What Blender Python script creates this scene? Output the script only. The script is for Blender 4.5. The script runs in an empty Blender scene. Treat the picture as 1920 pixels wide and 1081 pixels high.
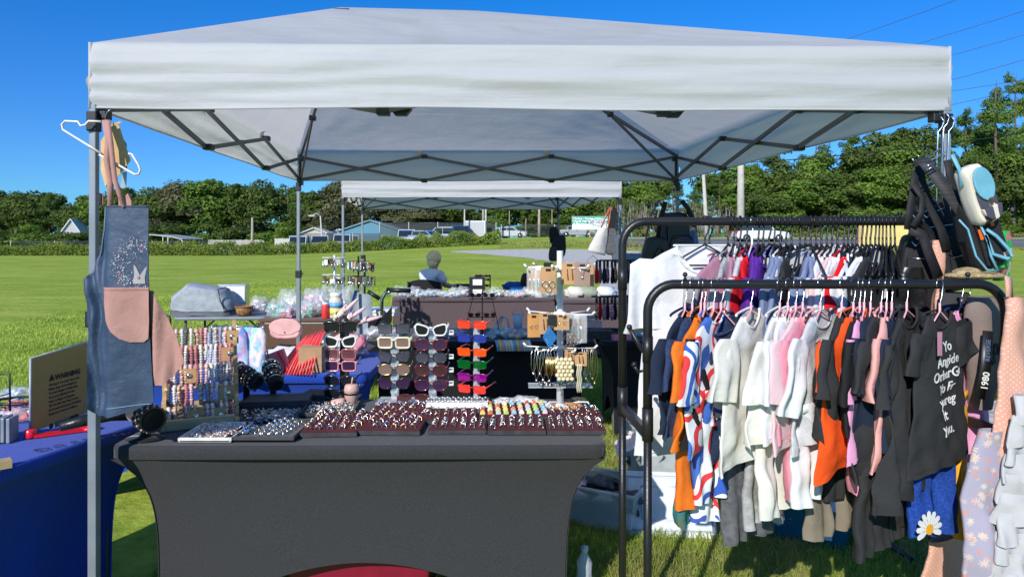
import bpy, bmesh, math, random
import numpy as np
from mathutils import Vector, Matrix, noise
rnd = random.Random(11)
C = bpy.data.collections.new('scene_objects'); bpy.context.scene.collection.children.link(C)
F = 1281.0; HY = 447.0; CZ = 1.5
R_ = math.radians
def W(px, py, Y): return Vector(((px-960)/F*Y, Y, CZ-(py-HY)/F*Y))
def Gp(px, py, z=0.0):
    Y = (CZ-z)*F/(py-HY); return Vector(((px-960)/F*Y, Y, z))
# ---------------------------------------------------------------- materials
def newmat(name):
    m = bpy.data.materials.new(name); m.use_nodes = True
    nt = m.node_tree; nt.nodes.clear()
    out = nt.nodes.new('ShaderNodeOutputMaterial'); return m, nt, out
def lk(nt, a, b): nt.links.new(a, b)
MC = {}
def mat(name, col, rough=.6, metal=0, var=.12, nsc=18., bump=.0, bsc=60., alpha=1., coat=0., trans=0., col2=None, spec=.5, stretch=None, transl=0., sheen=0., dist=0.):
    key = name
    if key in MC: return MC[key]
    m, nt, out = newmat(name); N = nt.nodes
    p = N.new('ShaderNodeBsdfPrincipled')
    tc = N.new('ShaderNodeTexCoord'); src = tc.outputs['Object']
    if stretch:
        mp = N.new('ShaderNodeMapping'); mp.inputs['Scale'].default_value = stretch; lk(nt, src, mp.inputs[0]); src = mp.outputs[0]
    nz = N.new('ShaderNodeTexNoise'); nz.inputs['Scale'].default_value = nsc; nz.inputs['Detail'].default_value = 5
    lk(nt, src, nz.inputs['Vector'])
    rp = N.new('ShaderNodeValToRGB'); e = rp.color_ramp.elements
    c2 = col2 or tuple(max(0, c*(1-var)) for c in col); c1 = col if col2 else tuple(min(1, c*(1+var*.6)) for c in col)
    e[0].position = .35; e[1].position = .65
    e[0].color = (*c2, 1); e[1].color = (*c1, 1)
    lk(nt, nz.outputs[0], rp.inputs[0]); lk(nt, rp.outputs[0], p.inputs['Base Color'])
    p.inputs['Roughness'].default_value = rough; p.inputs['Metallic'].default_value = metal
    p.inputs['Specular IOR Level'].default_value = spec
    p.inputs['Coat Weight'].default_value = coat; p.inputs['Transmission Weight'].default_value = trans
    p.inputs['Alpha'].default_value = alpha
    if sheen: p.inputs['Sheen Weight'].default_value = sheen
    if bump:
        n2 = N.new('ShaderNodeTexNoise'); n2.inputs['Scale'].default_value = bsc; n2.inputs['Detail'].default_value = 4; n2.inputs['Distortion'].default_value = dist
        lk(nt, src, n2.inputs['Vector'])
        b = N.new('ShaderNodeBump'); b.inputs['Strength'].default_value = bump; b.inputs['Distance'].default_value = .01
        lk(nt, n2.outputs[0], b.inputs['Height']); lk(nt, b.outputs[0], p.inputs['Normal'])
    last = p.outputs[0]
    if transl:
        t = N.new('ShaderNodeBsdfTranslucent'); lk(nt, rp.outputs[0], t.inputs[0])
        mx = N.new('ShaderNodeMixShader'); mx.inputs[0].default_value = transl
        lk(nt, last, mx.inputs[1]); lk(nt, t.outputs[0], mx.inputs[2]); last = mx.outputs[0]
    lk(nt, last, out.inputs[0]); MC[key] = m; return m
def cloth(name, col, **k):
    k.setdefault('rough', .9); k.setdefault('bump', .45); k.setdefault('bsc', 17.); k.setdefault('dist', .8); k.setdefault('var', .08); k.setdefault('nsc', 9.); k.setdefault('spec', .2); k.setdefault('transl', .12)
    return mat(name, col, **k)
def ramp_mat(name, cols, kind='voronoi', scale=40., rough=.5, coat=0., alpha=1., const=True, stretch=None, metal=0., bump=0., feature='F1', detail=2):
    """patterned surface: cells or noise bands mapped to a set of colours"""
    if name in MC: return MC[name]
    m, nt, out = newmat(name); N = nt.nodes
    p = N.new('ShaderNodeBsdfPrincipled'); tc = N.new('ShaderNodeTexCoord'); src = tc.outputs['Object']
    if stretch:
        mp = N.new('ShaderNodeMapping'); mp.inputs['Scale'].default_value = stretch; lk(nt, src, mp.inputs[0]); src = mp.outputs[0]
    if kind == 'voronoi':
        t = N.new('ShaderNodeTexVoronoi'); t.inputs['Scale'].default_value = scale; lk(nt, src, t.inputs['Vector'])
        s = N.new('ShaderNodeSeparateColor'); lk(nt, t.outputs['Color'], s.inputs[0]); fac = s.outputs[0]
    else:
        t = N.new('ShaderNodeTexNoise'); t.inputs['Scale'].default_value = scale; t.inputs['Detail'].default_value = detail; lk(nt, src, t.inputs['Vector'])
        mr = N.new('ShaderNodeMapRange'); mr.inputs[1].default_value = .3; mr.inputs[2].default_value = .7; lk(nt, t.outputs[0], mr.inputs[0]); fac = mr.outputs[0]
    rp = N.new('ShaderNodeValToRGB'); cr = rp.color_ramp
    if const: cr.interpolation = 'CONSTANT'
    n = len(cols)
    cr.elements[0].color = (*cols[0], 1); cr.elements[0].position = 0
    cr.elements[1].color = (*cols[-1], 1); cr.elements[1].position = (n-1)/n
    for i in range(1, n-1):
        e = cr.elements.new(i/n); e.color = (*cols[i], 1)
    lk(nt, fac, rp.inputs[0]); lk(nt, rp.outputs[0], p.inputs['Base Color'])
    p.inputs['Roughness'].default_value = rough; p.inputs['Coat Weight'].default_value = coat; p.inputs['Alpha'].default_value = alpha; p.inputs['Metallic'].default_value = metal
    if bump:
        b = N.new('ShaderNodeBump'); b.inputs['Strength'].default_value = bump; b.inputs['Distance'].default_value = .01
        lk(nt, fac, b.inputs['Height']); lk(nt, b.outputs[0], p.inputs['Normal'])
    lk(nt, p.outputs[0], out.inputs[0]); MC[name] = m; return m
def film(name, col=(.9, .92, .95), a=.35, rough=.12):
    """thin clear plastic: mostly see-through with gloss"""
    if name in MC: return MC[name]
    m, nt, out = newmat(name); N = nt.nodes
    p = N.new('ShaderNodeBsdfPrincipled'); p.inputs['Base Color'].default_value = (*col, 1); p.inputs['Roughness'].default_value = rough
    tc = N.new('ShaderNodeTexCoord'); nz = N.new('ShaderNodeTexNoise'); nz.inputs['Scale'].default_value = 45.; lk(nt, tc.outputs['Object'], nz.inputs['Vector'])
    b = N.new('ShaderNodeBump'); b.inputs['Strength'].default_value = .5; b.inputs['Distance'].default_value = .01; lk(nt, nz.outputs[0], b.inputs['Height']); lk(nt, b.outputs[0], p.inputs['Normal'])
    t = N.new('ShaderNodeBsdfTransparent'); mx = N.new('ShaderNodeMixShader'); mx.inputs[0].default_value = a
    lk(nt, t.outputs[0], mx.inputs[1]); lk(nt, p.outputs[0], mx.inputs[2]); lk(nt, mx.outputs[0], out.inputs[0]); MC[name] = m; return m
# ---------------------------------------------------------------- mesh builder
class MB:
    def __init__(s): s.V = []; s.Fc = []; s.mi = []; s.sm = []; s.M = Matrix.Identity(4)
    def v(s, co): s.V.append(tuple(s.M @ Vector(co))); return len(s.V)-1
    def f(s, ids, m=0, sm=False): s.Fc.append(tuple(ids)); s.mi.append(m); s.sm.append(sm)
    def box(s, c, sz, rz=0., m=0, R=None, taper=1.):
        c = Vector(c); hx, hy, hz = sz[0]/2, sz[1]/2, sz[2]/2
        Rm = R or Matrix.Rotation(rz, 3, 'Z'); i = []
        for z in (-hz, hz):
            k = taper if z > 0 else 1.
            for x, y in ((-hx, -hy), (hx, -hy), (hx, hy), (-hx, hy)): i.append(s.v(c + Rm @ Vector((x*k, y*k, z))))
        for q in ((3, 2, 1, 0), (4, 5, 6, 7), (0, 1, 5, 4), (1, 2, 6, 5), (2, 3, 7, 6), (3, 0, 4, 7)): s.f([i[j] for j in q], m)
        return s
    def beam(s, a, b, w, h, m=0):
        a = Vector(a); b = Vector(b); d = b-a; L = d.length
        q = d.to_track_quat('X', 'Z').to_matrix(); return s.box((a+b)/2, (L, w, h), m=m, R=q)
    def tube(s, pts, r, seg=8, m=0, cap=True, closed=False, flat=1.):
        pts = [Vector(p) for p in pts]; n = len(pts); rs = r if isinstance(r, (list, tuple)) else [r]*n
        rings = []; up = None
        for i, p in enumerate(pts):
            a = pts[i-1] if (i > 0 or closed) else p; b = pts[(i+1) % n] if (i < n-1 or closed) else p
            d = (b-a); d = d.normalized() if d.length > 1e-9 else Vector((0, 0, 1))
            if up is None: up = Vector((0, 0, 1)) if abs(d.z) < .9 else Vector((0, 1, 0))
            x = up.cross(d); x = x.normalized() if x.length > 1e-6 else Vector((1, 0, 0)); y = d.cross(x); up = y
            rings.append([s.v(p + (x*math.cos(t)*flat + y*math.sin(t))*rs[i]) for t in [2*math.pi*k/seg for k in range(seg)]])
        for i in range(n if closed else n-1):
            A = rings[i]; B = rings[(i+1) % n]
            for k in range(seg): s.f((A[k], A[(k+1) % seg], B[(k+1) % seg], B[k]), m, True)
        if cap and not closed: s.f(rings[0][::-1], m); s.f(rings[-1], m)
        return s
    def lathe(s, prof, c=(0, 0, 0), seg=16, m=0, R=None, sx=1., sy=1., wob=0.):
        c = Vector(c); rings = []
        for r, z in prof:
            ring = []
            for k in range(seg):
                t = 2*math.pi*k/seg; q = Vector((r*math.cos(t)*sx, r*math.sin(t)*sy, z))
                if wob: q *= 1+wob*noise.noise(q*9+c*3)
                if R: q = R @ q
                ring.append(s.v(c+q))
            rings.append(ring)
        for A, B in zip(rings, rings[1:]):
            for k in range(seg): s.f((A[k], A[(k+1) % seg], B[(k+1) % seg], B[k]), m, True)
        if prof[0][0] > 1e-5: s.f(rings[0][::-1], m)
        if prof[-1][0] > 1e-5: s.f(rings[-1], m)
        return s
    def ell(s, c, r, seg=12, rings=7, m=0, wob=0., R=None, fr=6.):
        prof = []; c = Vector(c); G = []
        for j in range(rings+1):
            ph = -math.pi/2+math.pi*j/rings; row = []
            for k in range(seg):
                t = 2*math.pi*k/seg; q = Vector((math.cos(ph)*math.cos(t), math.cos(ph)*math.sin(t), math.sin(ph)))
                w = 1+wob*noise.noise(q*fr*.3+c*7)+wob*.6*noise.noise(q*fr+c*7); q = Vector((q.x*r[0], q.y*r[1], q.z*r[2]))*w
                if R: q = R @ q
                row.append(s.v(c+q))
            G.append(row)
        for A, B in zip(G, G[1:]):
            for k in range(seg): s.f((A[k], A[(k+1) % seg], B[(k+1) % seg], B[k]), m, True)
        return s
    def prism(s, pts, th, m=0, R=None, c=(0, 0, 0)):
        """outline in local XZ, thickness along Y"""
        c = Vector(c); n = len(pts)
        g = lambda x, y, z: s.v(c + (R @ Vector((x, y, z)) if R else Vector((x, y, z))))
        A = [g(x, -th/2, z) for x, z in pts]; B = [g(x, th/2, z) for x, z in pts]
        s.f(A, m); s.f(B[::-1], m)
        for k in range(n): s.f((A[(k+1) % n], A[k], B[k], B[(k+1) % n]), m)
        return s
    def ribbon(s, pts, w, th=.003, wdir=(1, 0, 0), m=0):
        pts = [Vector(p) for p in pts]; wd = Vector(wdir).normalized(); G = []; n = len(pts)
        for i, p in enumerate(pts):
            d = (pts[min(i+1, n-1)]-pts[max(i-1, 0)]).normalized(); x = wd-d*wd.dot(d); x = x.normalized() if x.length > 1e-4 else wd
            nn = d.cross(x)
            G.append([s.v(p+x*w/2+nn*th/2), s.v(p-x*w/2+nn*th/2), s.v(p-x*w/2-nn*th/2), s.v(p+x*w/2-nn*th/2)])
        for A, B in zip(G, G[1:]):
            for k in range(4): s.f((A[k], A[(k+1) % 4], B[(k+1) % 4], B[k]), m, k in (0, 2))
        s.f(G[0][::-1], m); s.f(G[-1], m); return s
    def sheet(s, fn, nu, nv, m=0, th=0.):
        G = [[s.v(fn(i/nu, j/nv)) for i in range(nu+1)] for j in range(nv+1)]
        for j in range(nv):
            for i in range(nu): s.f((G[j][i], G[j][i+1], G[j+1][i+1], G[j+1][i]), m, True)
        return G
    def drape(s, rows, thick=.02, amp=.008, k=60., ph=0., nx=18, nz=14, m=0, neck=None, grow=1., wob=.0085, hemw=.0, open_bottom=True, seed=0, mb_=None):
        """cloth hanging in the local XZ plane; rows = [(z, xl, xr)] top to bottom; front is -Y"""
        zs = [r[0] for r in rows]; tot = []; acc = 0
        for i in range(len(rows)-1): acc += math.hypot(rows[i+1][0]-rows[i][0], .3*(rows[i+1][1]-rows[i][1])); tot.append(acc)
        tot = [0]+tot; L = tot[-1]
        def at(v):
            d = v*L
            for i in range(len(rows)-1):
                if d <= tot[i+1]+1e-9:
                    t = (d-tot[i])/max(1e-9, tot[i+1]-tot[i]); a, b = rows[i], rows[i+1]
                    return [a[q]+(b[q]-a[q])*t for q in range(3)]
            return rows[-1]
        z0 = zs[0]; H = max(1e-6, z0-zs[-1])
        def fold(x, z):
            g = min(1, max(0, (z0-z)/H))**.7*grow+(1-grow)
            return amp*g*(math.sin(k*x+ph+3*noise.noise(Vector((z*5, seed, 1))))+.6*math.sin(k*1.9*x+ph*2+z*7)) + wob*2*noise.noise(Vector((x*7+seed, z*7, 3.1+seed))) + wob*1.6*g*noise.noise(Vector((x*22+z*6, z*3.5, seed))) + wob*.9*noise.noise(Vector((x*16-z*14, z*16+x*9, seed+8)))
        FR = []; BK = []
        for j in range(nz+1):
            v = j/nz; z, xl, xr = at(v); rf = []; rb = []
            for i in range(nx+1):
                q = i/nx*2-1; q = math.sin(q*math.pi/2*.92)/math.sin(math.pi/2*.92)
                x = (xl+xr)/2+(xr-xl)/2*q; t = thick*math.sqrt(max(0, 1-q*q))+.0015
                zz = z
                if neck:
                    nw, dip = neck; fd = max(0, 1-(z0-z)/(dip*3)); zz = z-dip*max(0, 1-(x/nw)**2)*fd
                if j == nz and hemw: zz += hemw*noise.noise(Vector((x*9, seed, 0)))
                fo = fold(x, z)
                rf.append(s.v((x, -t+fo, zz))); rb.append(s.v((x, t+fo, z)))
            FR.append(rf); BK.append(rb)
        for j in range(nz):
            for i in range(nx):
                s.f((FR[j][i], FR[j+1][i], FR[j+1][i+1], FR[j][i+1]), m, True); s.f((BK[j][i+1], BK[j+1][i+1], BK[j+1][i], BK[j][i]), m, True)
            s.f((BK[j][0], BK[j+1][0], FR[j+1][0], FR[j][0]), m, True); s.f((FR[j][nx], FR[j+1][nx], BK[j+1][nx], BK[j][nx]), m, True)
        if not open_bottom:
            for i in range(nx): s.f((FR[-1][i], BK[-1][i], BK[-1][i+1], FR[-1][i+1]), m, True)
        def front(x, z):
            v = min(1, max(0, (z0-z)/H)); best = at(v)
            lo, hi = 0, 1
            for _ in range(12):
                mid = (lo+hi)/2
                if at(mid)[0] > z: lo = mid
                else: hi = mid
            _, xl, xr = at(lo); q = (x-(xl+xr)/2)/max(1e-6, (xr-xl)/2); q = max(-1, min(1, q))
            return -(thick*math.sqrt(1-q*q)+.0015)+fold(x, z)
        return front
    def build(s, name, mats, parent=None, bev=0., loc=None, rz=0., subs=0):
        me = bpy.data.meshes.new(name); me.from_pydata(s.V, [], s.Fc)
        if not isinstance(mats, (list, tuple)): mats = [mats]
        for mm in mats: me.materials.append(mm)
        me.polygons.foreach_set('material_index', s.mi); me.polygons.foreach_set('use_smooth', s.sm); me.validate(); me.update()
        o = bpy.data.objects.new(name, me); C.objects.link(o)
        if parent is not None: o.parent = parent
        if loc is not None: o.location = loc; o.rotation_euler[2] = rz
        if bev:
            b = o.modifiers.new('bevel', 'BEVEL'); b.width = bev; b.segments = 2; b.limit_method = 'ANGLE'; b.angle_limit = R_(50)
        if subs:
            b = o.modifiers.new('sub', 'SUBSURF'); b.levels = subs; b.render_levels = subs
        return o
def thing(name, label, cat, loc=(0, 0, 0), rz=0., group=None, rot=None):
    o = bpy.data.objects.new(name, None); C.objects.link(o); o.location = loc; o.rotation_euler = rot or (0, 0, rz); o.empty_display_size = .05
    o['label'] = label; o['category'] = cat
    if group: o['group'] = group
    return o
def tag(o, label, cat, group=None):
    o['label'] = label; o['category'] = cat
    if group: o['group'] = group
    return o
def struct(o, kind='structure'): o['kind'] = kind; return o
def dup(o, loc=None, rz=None, label=None, group=None, scale=None, rot=None):
    c = o.copy(); C.objects.link(c)
    if loc is not None: c.location = loc
    if rz is not None: c.rotation_euler = (0, 0, rz)
    if rot is not None: c.rotation_euler = rot
    if label: c['label'] = label
    if group: c['group'] = group
    if scale: c.scale = scale if isinstance(scale, (tuple, list)) else (scale,)*3
    for ch in [x for x in C.objects if x.parent == o]:
        d = ch.copy(); C.objects.link(d); d.parent = c
        for g in [x for x in C.objects if x.parent == ch]:
            e = g.copy(); C.objects.link(e); e.parent = d
    return c
def text_mb(body, size, ext=.0006, warp=None, align='CENTER', bold=0., shear=0.):
    """letters as a flat mesh in the local XZ plane facing -Y"""
    cu = bpy.data.curves.new('letters', 'FONT'); cu.body = body; cu.size = size; cu.extrude = ext; cu.align_x = align; cu.offset = bold; cu.shear = shear; cu.resolution_u = 3
    o = bpy.data.objects.new('letters', cu); C.objects.link(o); bpy.context.view_layer.update()
    me = bpy.data.meshes.new_from_object(o.evaluated_get(bpy.context.evaluated_depsgraph_get())); bpy.data.objects.remove(o)
    b = MB()
    for v in me.vertices:
        x, z, y = v.co.x, v.co.y, -v.co.z
        if warp: x, y, z = warp(x, y, z)
        b.v((x, y, z))
    for p in me.polygons: b.f(list(p.vertices))
    bpy.data.meshes.remove(me); return b
def circle(r, n=16, c=(0, 0), sx=1., sz=1.): return [(c[0]+r*sx*math.cos(2*math.pi*i/n), c[1]+r*sz*math.sin(2*math.pi*i/n)) for i in range(n)]
def arc(c, r, a0, a1, n=8, pl='xz'):
    o = []
    for i in range(n+1):
        t = R_(a0+(a1-a0)*i/n); x, z = r*math.cos(t), r*math.sin(t)
        o.append(Vector(c)+(Vector((x, 0, z)) if pl == 'xz' else Vector((x, z, 0)) if pl == 'xy' else Vector((0, x, z))))
    return o
# shared materials
M_black = mat('black_powder_coat', (.012, .012, .014), rough=.35, bump=.1, bsc=300, spec=.5)
M_gun = mat('grey_painted_steel', (.11, .12, .135), rough=.4, metal=.3, var=.1)
M_leg = mat('grey_leg_paint', (.25, .28, .32), rough=.38, metal=.2, var=.12, nsc=9)
M_steel = mat('bright_steel', (.6, .6, .62), rough=.25, metal=1.)
M_white = mat('white_plastic', (.78, .78, .77), rough=.4, var=.04)
M_blackp = mat('black_plastic', (.015, .015, .016), rough=.4)
M_velvet = cloth('black_velvet', (.012, .011, .013), sheen=.3, transl=0.)
M_card = mat('kraft_card', (.5, .29, .14), rough=.85, var=.1)
M_box = mat('brown_cardboard', (.42, .27, .15), rough=.9, var=.12)
M_wood = mat('pale_pine_wood', (.55, .37, .19), rough=.65, var=.25, nsc=6, stretch=(1, 1, 9))
M_pinkp = mat('pink_plastic', (.85, .45, .5), rough=.35)
M_clear = film('clear_acrylic', (.85, .92, .96), .28, .06)
M_bag = film('clear_poly_bag', (.92, .94, .96), .24, .12)
# ================================================================ world, sun, camera
sc = bpy.context.scene
SUN_AZ = Vector((-.42, -.91, 0)).normalized(); EL = R_(30)
SUND = Vector((SUN_AZ.x*math.cos(EL), SUN_AZ.y*math.cos(EL), math.sin(EL)))
w = bpy.data.worlds.new('World'); sc.world = w; w.use_nodes = True
nt = w.node_tree; bg = nt.nodes['Background']
sky = nt.nodes.new('ShaderNodeTexSky'); sky.sky_type = 'NISHITA'; sky.sun_disc = False; sky.sun_elevation = EL
sky.sun_rotation = math.atan2(SUN_AZ.x, SUN_AZ.y) % (2*math.pi); sky.air_density = 1.0; sky.dust_density = .0; sky.ozone_density = 3.5
hs = nt.nodes.new('ShaderNodeHueSaturation'); hs.inputs['Saturation'].default_value = 1.42; hs.inputs['Hue'].default_value = .506
nt.links.new(sky.outputs[0], hs.inputs['Color']); 
tcw = nt.nodes.new('ShaderNodeTexCoord'); sxyz = nt.nodes.new('ShaderNodeSeparateXYZ'); nt.links.new(tcw.outputs['Generated'], sxyz.inputs[0]); mrw = nt.nodes.new('ShaderNodeMapRange'); mrw.inputs[1].default_value = .0; mrw.inputs[2].default_value = .55; mrw.inputs[3].default_value = 1; mrw.inputs[4].default_value = 0; nt.links.new(sxyz.outputs[2], mrw.inputs[0])
mxw = nt.nodes.new('ShaderNodeMix'); mxw.data_type = 'RGBA'; mxw.blend_type = 'MULTIPLY'; nt.links.new(mrw.outputs[0], mxw.inputs[0]); nt.links.new(hs.outputs[0], mxw.inputs[6]); mxw.inputs[7].default_value = (.13, .42, .80, 1); nt.links.new(mxw.outputs[2], bg.inputs[0])
sc.world = w; bg.inputs[1].default_value = .15
sl = bpy.data.lights.new('sun', 'SUN'); sl.energy = 4.3; sl.angle = R_(.5); sl.color = (1, .955, .88)
so = bpy.data.objects.new('sun', sl); C.objects.link(so); so.rotation_euler = (-SUND).to_track_quat('-Z', 'Y').to_euler(); so.location = (-8, -12, 12)
cam = bpy.data.cameras.new('camera'); cam.lens = 36*F/1920; cam.sensor_width = 36; cam.shift_y = -(540.5-HY)/1920; cam.clip_end = 3000; cam.clip_start = .05
co = bpy.data.objects.new('camera', cam); C.objects.link(co); co.location = (0, 0, CZ); co.rotation_euler = (R_(90), 0, 0); sc.camera = co
sc.view_settings.view_transform = 'Standard'; sc.view_settings.look = 'None'; sc.view_settings.exposure = .2; sc.view_settings.gamma = 1
sc.render.engine = 'CYCLES'; sc.cycles.max_bounces = 8; sc.cycles.transparent_max_bounces = 16; sc.cycles.caustics_refractive = False; sc.cycles.caustics_reflective = False
sc.cycles.sample_clamp_indirect = 6
# ================================================================ ground
def S(t): t = min(1, max(0, t)); return t*t*(3-2*t)
def terr(x, y): return 1.7*S((y-28)/52)*S((x+25)/30)
def grid_sheet(name, xs, ys, zoff, m, mask=None):
    b = MB(); G = {}
    for j, y in enumerate(ys):
        for i, x in enumerate(xs): G[i, j] = b.v((x, y, terr(x, y)+zoff))
    for j in range(len(ys)-1):
        for i in range(len(xs)-1): b.f((G[i, j], G[i+1, j], G[i+1, j+1], G[i, j+1]), 0, True)
    return struct(b.build(name, m))
def grass_mat():
    m, nt, out = newmat('lawn_ground'); N = nt.nodes; p = N.new('ShaderNodeBsdfPrincipled'); p.inputs['Roughness'].default_value = .95; p.inputs['Specular IOR Level'].default_value = .1
    g = N.new('ShaderNodeNewGeometry')
    def noi(sc_, det, vec=(1, 1, 1)):
        mp = N.new('ShaderNodeMapping'); mp.inputs['Scale'].default_value = vec; lk(nt, g.outputs['Position'], mp.inputs[0])
        n = N.new('ShaderNodeTexNoise'); n.inputs['Scale'].default_value = sc_; n.inputs['Detail'].default_value = det; n.inputs['Roughness'].default_value = .7; lk(nt, mp.outputs[0], n.inputs['Vector']); return n.outputs[0]
    a = noi(.22, 4, (.5, 1, 1)); b = noi(9, 8); c = noi(1.3, 6, (.35, 1, 1))
    def ramp(src, p0, c0, p1, c1):
        r = N.new('ShaderNodeValToRGB'); e = r.color_ramp.elements; e[0].position = p0; e[0].color = (*c0, 1); e[1].position = p1; e[1].color = (*c1, 1); lk(nt, src, r.inputs[0]); return r.outputs[0]
    r1 = ramp(a, .35, (.36, .46, .055), .7, (.48, .57, .10)); r2 = ramp(b, .3, (.55, .55, .5), .68, (1.15, 1.15, 1.1)); r3 = ramp(c, .36, (.66, .76, .62), .62, (1.12, 1.05, 1.15))
    def mul(x, y):
        q = N.new('ShaderNodeMix'); q.data_type = 'RGBA'; q.blend_type = 'MULTIPLY'; q.inputs[0].default_value = 1; lk(nt, x, q.inputs[6]); lk(nt, y, q.inputs[7]); return q.outputs[2]
    lk(nt, mul(mul(r1, r2), r3), p.inputs['Base Color'])
    bp = N.new('ShaderNodeBump'); bp.inputs['Strength'].default_value = .5; bp.inputs['Distance'].default_value = .06; lk(nt, b, bp.inputs['Height']); lk(nt, bp.outputs[0], p.inputs['Normal'])
    lk(nt, p.outputs[0], out.inputs[0]); return m
M_lawn = grass_mat()
xs = [-900, -400, -200]+[x for x in range(-120, 121, 5)]+[200, 400, 900]
ys = [-40, -10, 0, 10, 20]+list(range(25, 100, 3))+[110, 150, 250, 500, 1500]
grid_sheet('ground', xs, ys, 0, M_lawn)
M_asph = mat('asphalt', (.16, .16, .165), rough=.9, var=.15, nsc=3, bump=.3, bsc=40)
grid_sheet('road', [x for x in range(8, 260, 6)], [54, 57, 60, 63, 66], .03, M_asph)
grid_sheet('road_shoulder', [x for x in range(8, 260, 6)], [68, 70, 72], .02, mat('concrete_verge', (.42, .41, .37), rough=.9))
grid_sheet('lane_marking', [x for x in range(8, 260, 6)], [59.8, 60.1], .04, mat('road_paint', (.7, .68, .5)))
grid_sheet('far_road', [-4, 0, 4, 8, 12, 16, 20, 24], [80, 83, 86], .03, M_asph)
# gravel drive: lies 8 mm above the lawn, uneven edge
b = MB(); M_grav = ramp_mat('gravel', [(.50, .46, .40), (.62, .58, .50), (.38, .35, .30), (.70, .66, .60)], scale=22., rough=.95, bump=.6)
path = [(5.2, 2.5, 2.4), (5.0, 5, 2.2), (4.6, 9, 2.3), (4.5, 14, 2.1), (5.0, 20, 2.3), (6.4, 28, 3.0), (7.6, 36, 4.2), (7.0, 42, 6.0), (4.5, 47, 6.8), (1.5, 50, 6.0), (-1.5, 51.5, 3.0)]
PP = []
for i in range(len(path)-1):
    for k in range(8):
        t = k/8; PP.append([path[i][q]+(path[i+1][q]-path[i][q])*t for q in range(3)])
rows = []
for x, y, hw in PP:
    row = []
    for k in range(9):
        xx = x+hw*(k/4-1)+(.35*noise.noise(Vector((y*.9, k, 0))) if k in (0, 8) else 0); row.append(b.v((xx, y, terr(xx, y)+.012)))
    rows.append(row)
for A, B_ in zip(rows, rows[1:]):
    for k in range(8): b.f((A[k], A[k+1], B_[k+1], B_[k]), 0, True)
struct(b.build('gravel_path', M_grav))
# grass blades (numpy, one object)
def blades(name, n, region, h, wd, mt, dens=None, seed=1, lean=.5):
    r = np.random.default_rng(seed); X0, X1, Y0, Y1 = region
    x = r.uniform(X0, X1, n); y = Y0+(Y1-Y0)*r.random(n)**1.4
    keep = np.ones(n, bool)
    if dens: keep = np.array([r_ < dens(a, c) for a, c, r_ in zip(x, y, r.random(n))])
    x = x[keep]; y = y[keep]; n = len(x)
    z = np.array([terr(a, c) for a, c in zip(x, y)])
    a = r.uniform(0, 6.283, n); hh = h*r.uniform(.45, 1.25, n); ww = wd*r.uniform(.6, 1.3, n); la = r.uniform(0, 6.283, n); ll = hh*r.uniform(.1, lean*1.6, n)
    dx, dy = np.cos(a)*ww, np.sin(a)*ww; lx, ly = np.cos(la)*ll, np.sin(la)*ll
    V = np.zeros((n, 5, 3)); V[:, 0] = np.stack([x-dx, y-dy, z], 1); V[:, 1] = np.stack([x+dx, y+dy, z], 1)
    V[:, 2] = np.stack([x+dx*.8+lx*.35, y+dy*.8+ly*.35, z+hh*.55], 1); V[:, 3] = np.stack([x-dx*.8+lx*.35, y-dy*.8+ly*.35, z+hh*.55], 1)
    V[:, 4] = np.stack([x+lx, y+ly, z+hh*.95], 1)
    base = np.arange(n)[:, None]*5; q = (base+np.array([[0, 1, 2, 3]])); t = (base+np.array([[3, 2, 4]]))
    me = bpy.data.meshes.new(name); me.vertices.add(n*5); me.vertices.foreach_set('co', V.ravel())
    loops = np.concatenate([q.ravel(), t.ravel()]); me.loops.add(len(loops)); me.loops.foreach_set('vertex_index', loops)
    me.polygons.add(2*n); st = np.concatenate([np.arange(n)*4, n*4+np.arange(n)*3]); me.polygons.foreach_set('loop_start', st)
    me.update(calc_edges=True); me.validate(); me.materials.append(mt)
    o = bpy.data.objects.new(name, me); C.objects.link(o); return o
M_blade = mat('grass_blade', (.38, .47, .08), rough=.6, col2=(.20, .29, .04), nsc=1.2, transl=.35, spec=.3)
M_dry = mat('dry_grass_blade', (.46, .38, .16), rough=.8, col2=(.20, .24, .05), nsc=3, transl=.25)
def nogravel(x, y):
    for gx, gy, hw in PP:
        if abs(gy-y) < .6 and abs(x-gx) < hw: return 0
    return 1
g = blades('lawn_grass', 150000, (-1.6, 4.2, 2.6, 7.5), .048, .0024, M_blade, nogravel, 2); tag(g, 'short green grass under and around the tables and racks', 'grass'); g['kind'] = 'stuff'
g = blades('dry_grass', 80000, (-.2, 3.4, 2.6, 5.5), .05, .0022, M_dry, lambda x, y: .15+.85*S(noise.noise(Vector((x*2.2, y*2.2, 4)))*2+.5), 3, lean=1.2); tag(g, 'straw coloured thatch lying in the grass below the rack', 'dry grass'); g['kind'] = 'stuff'
g = blades('field_grass', 120000, (-9, 1.5, 5.2, 24), .045, .006, mat('field_blade', (.56, .66, .12), rough=.7, col2=(.34, .46, .07), nsc=.6, transl=.4, spec=.2), nogravel, 4); tag(g, 'mown green field grass behind the stalls', 'grass'); g['kind'] = 'stuff'
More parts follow.
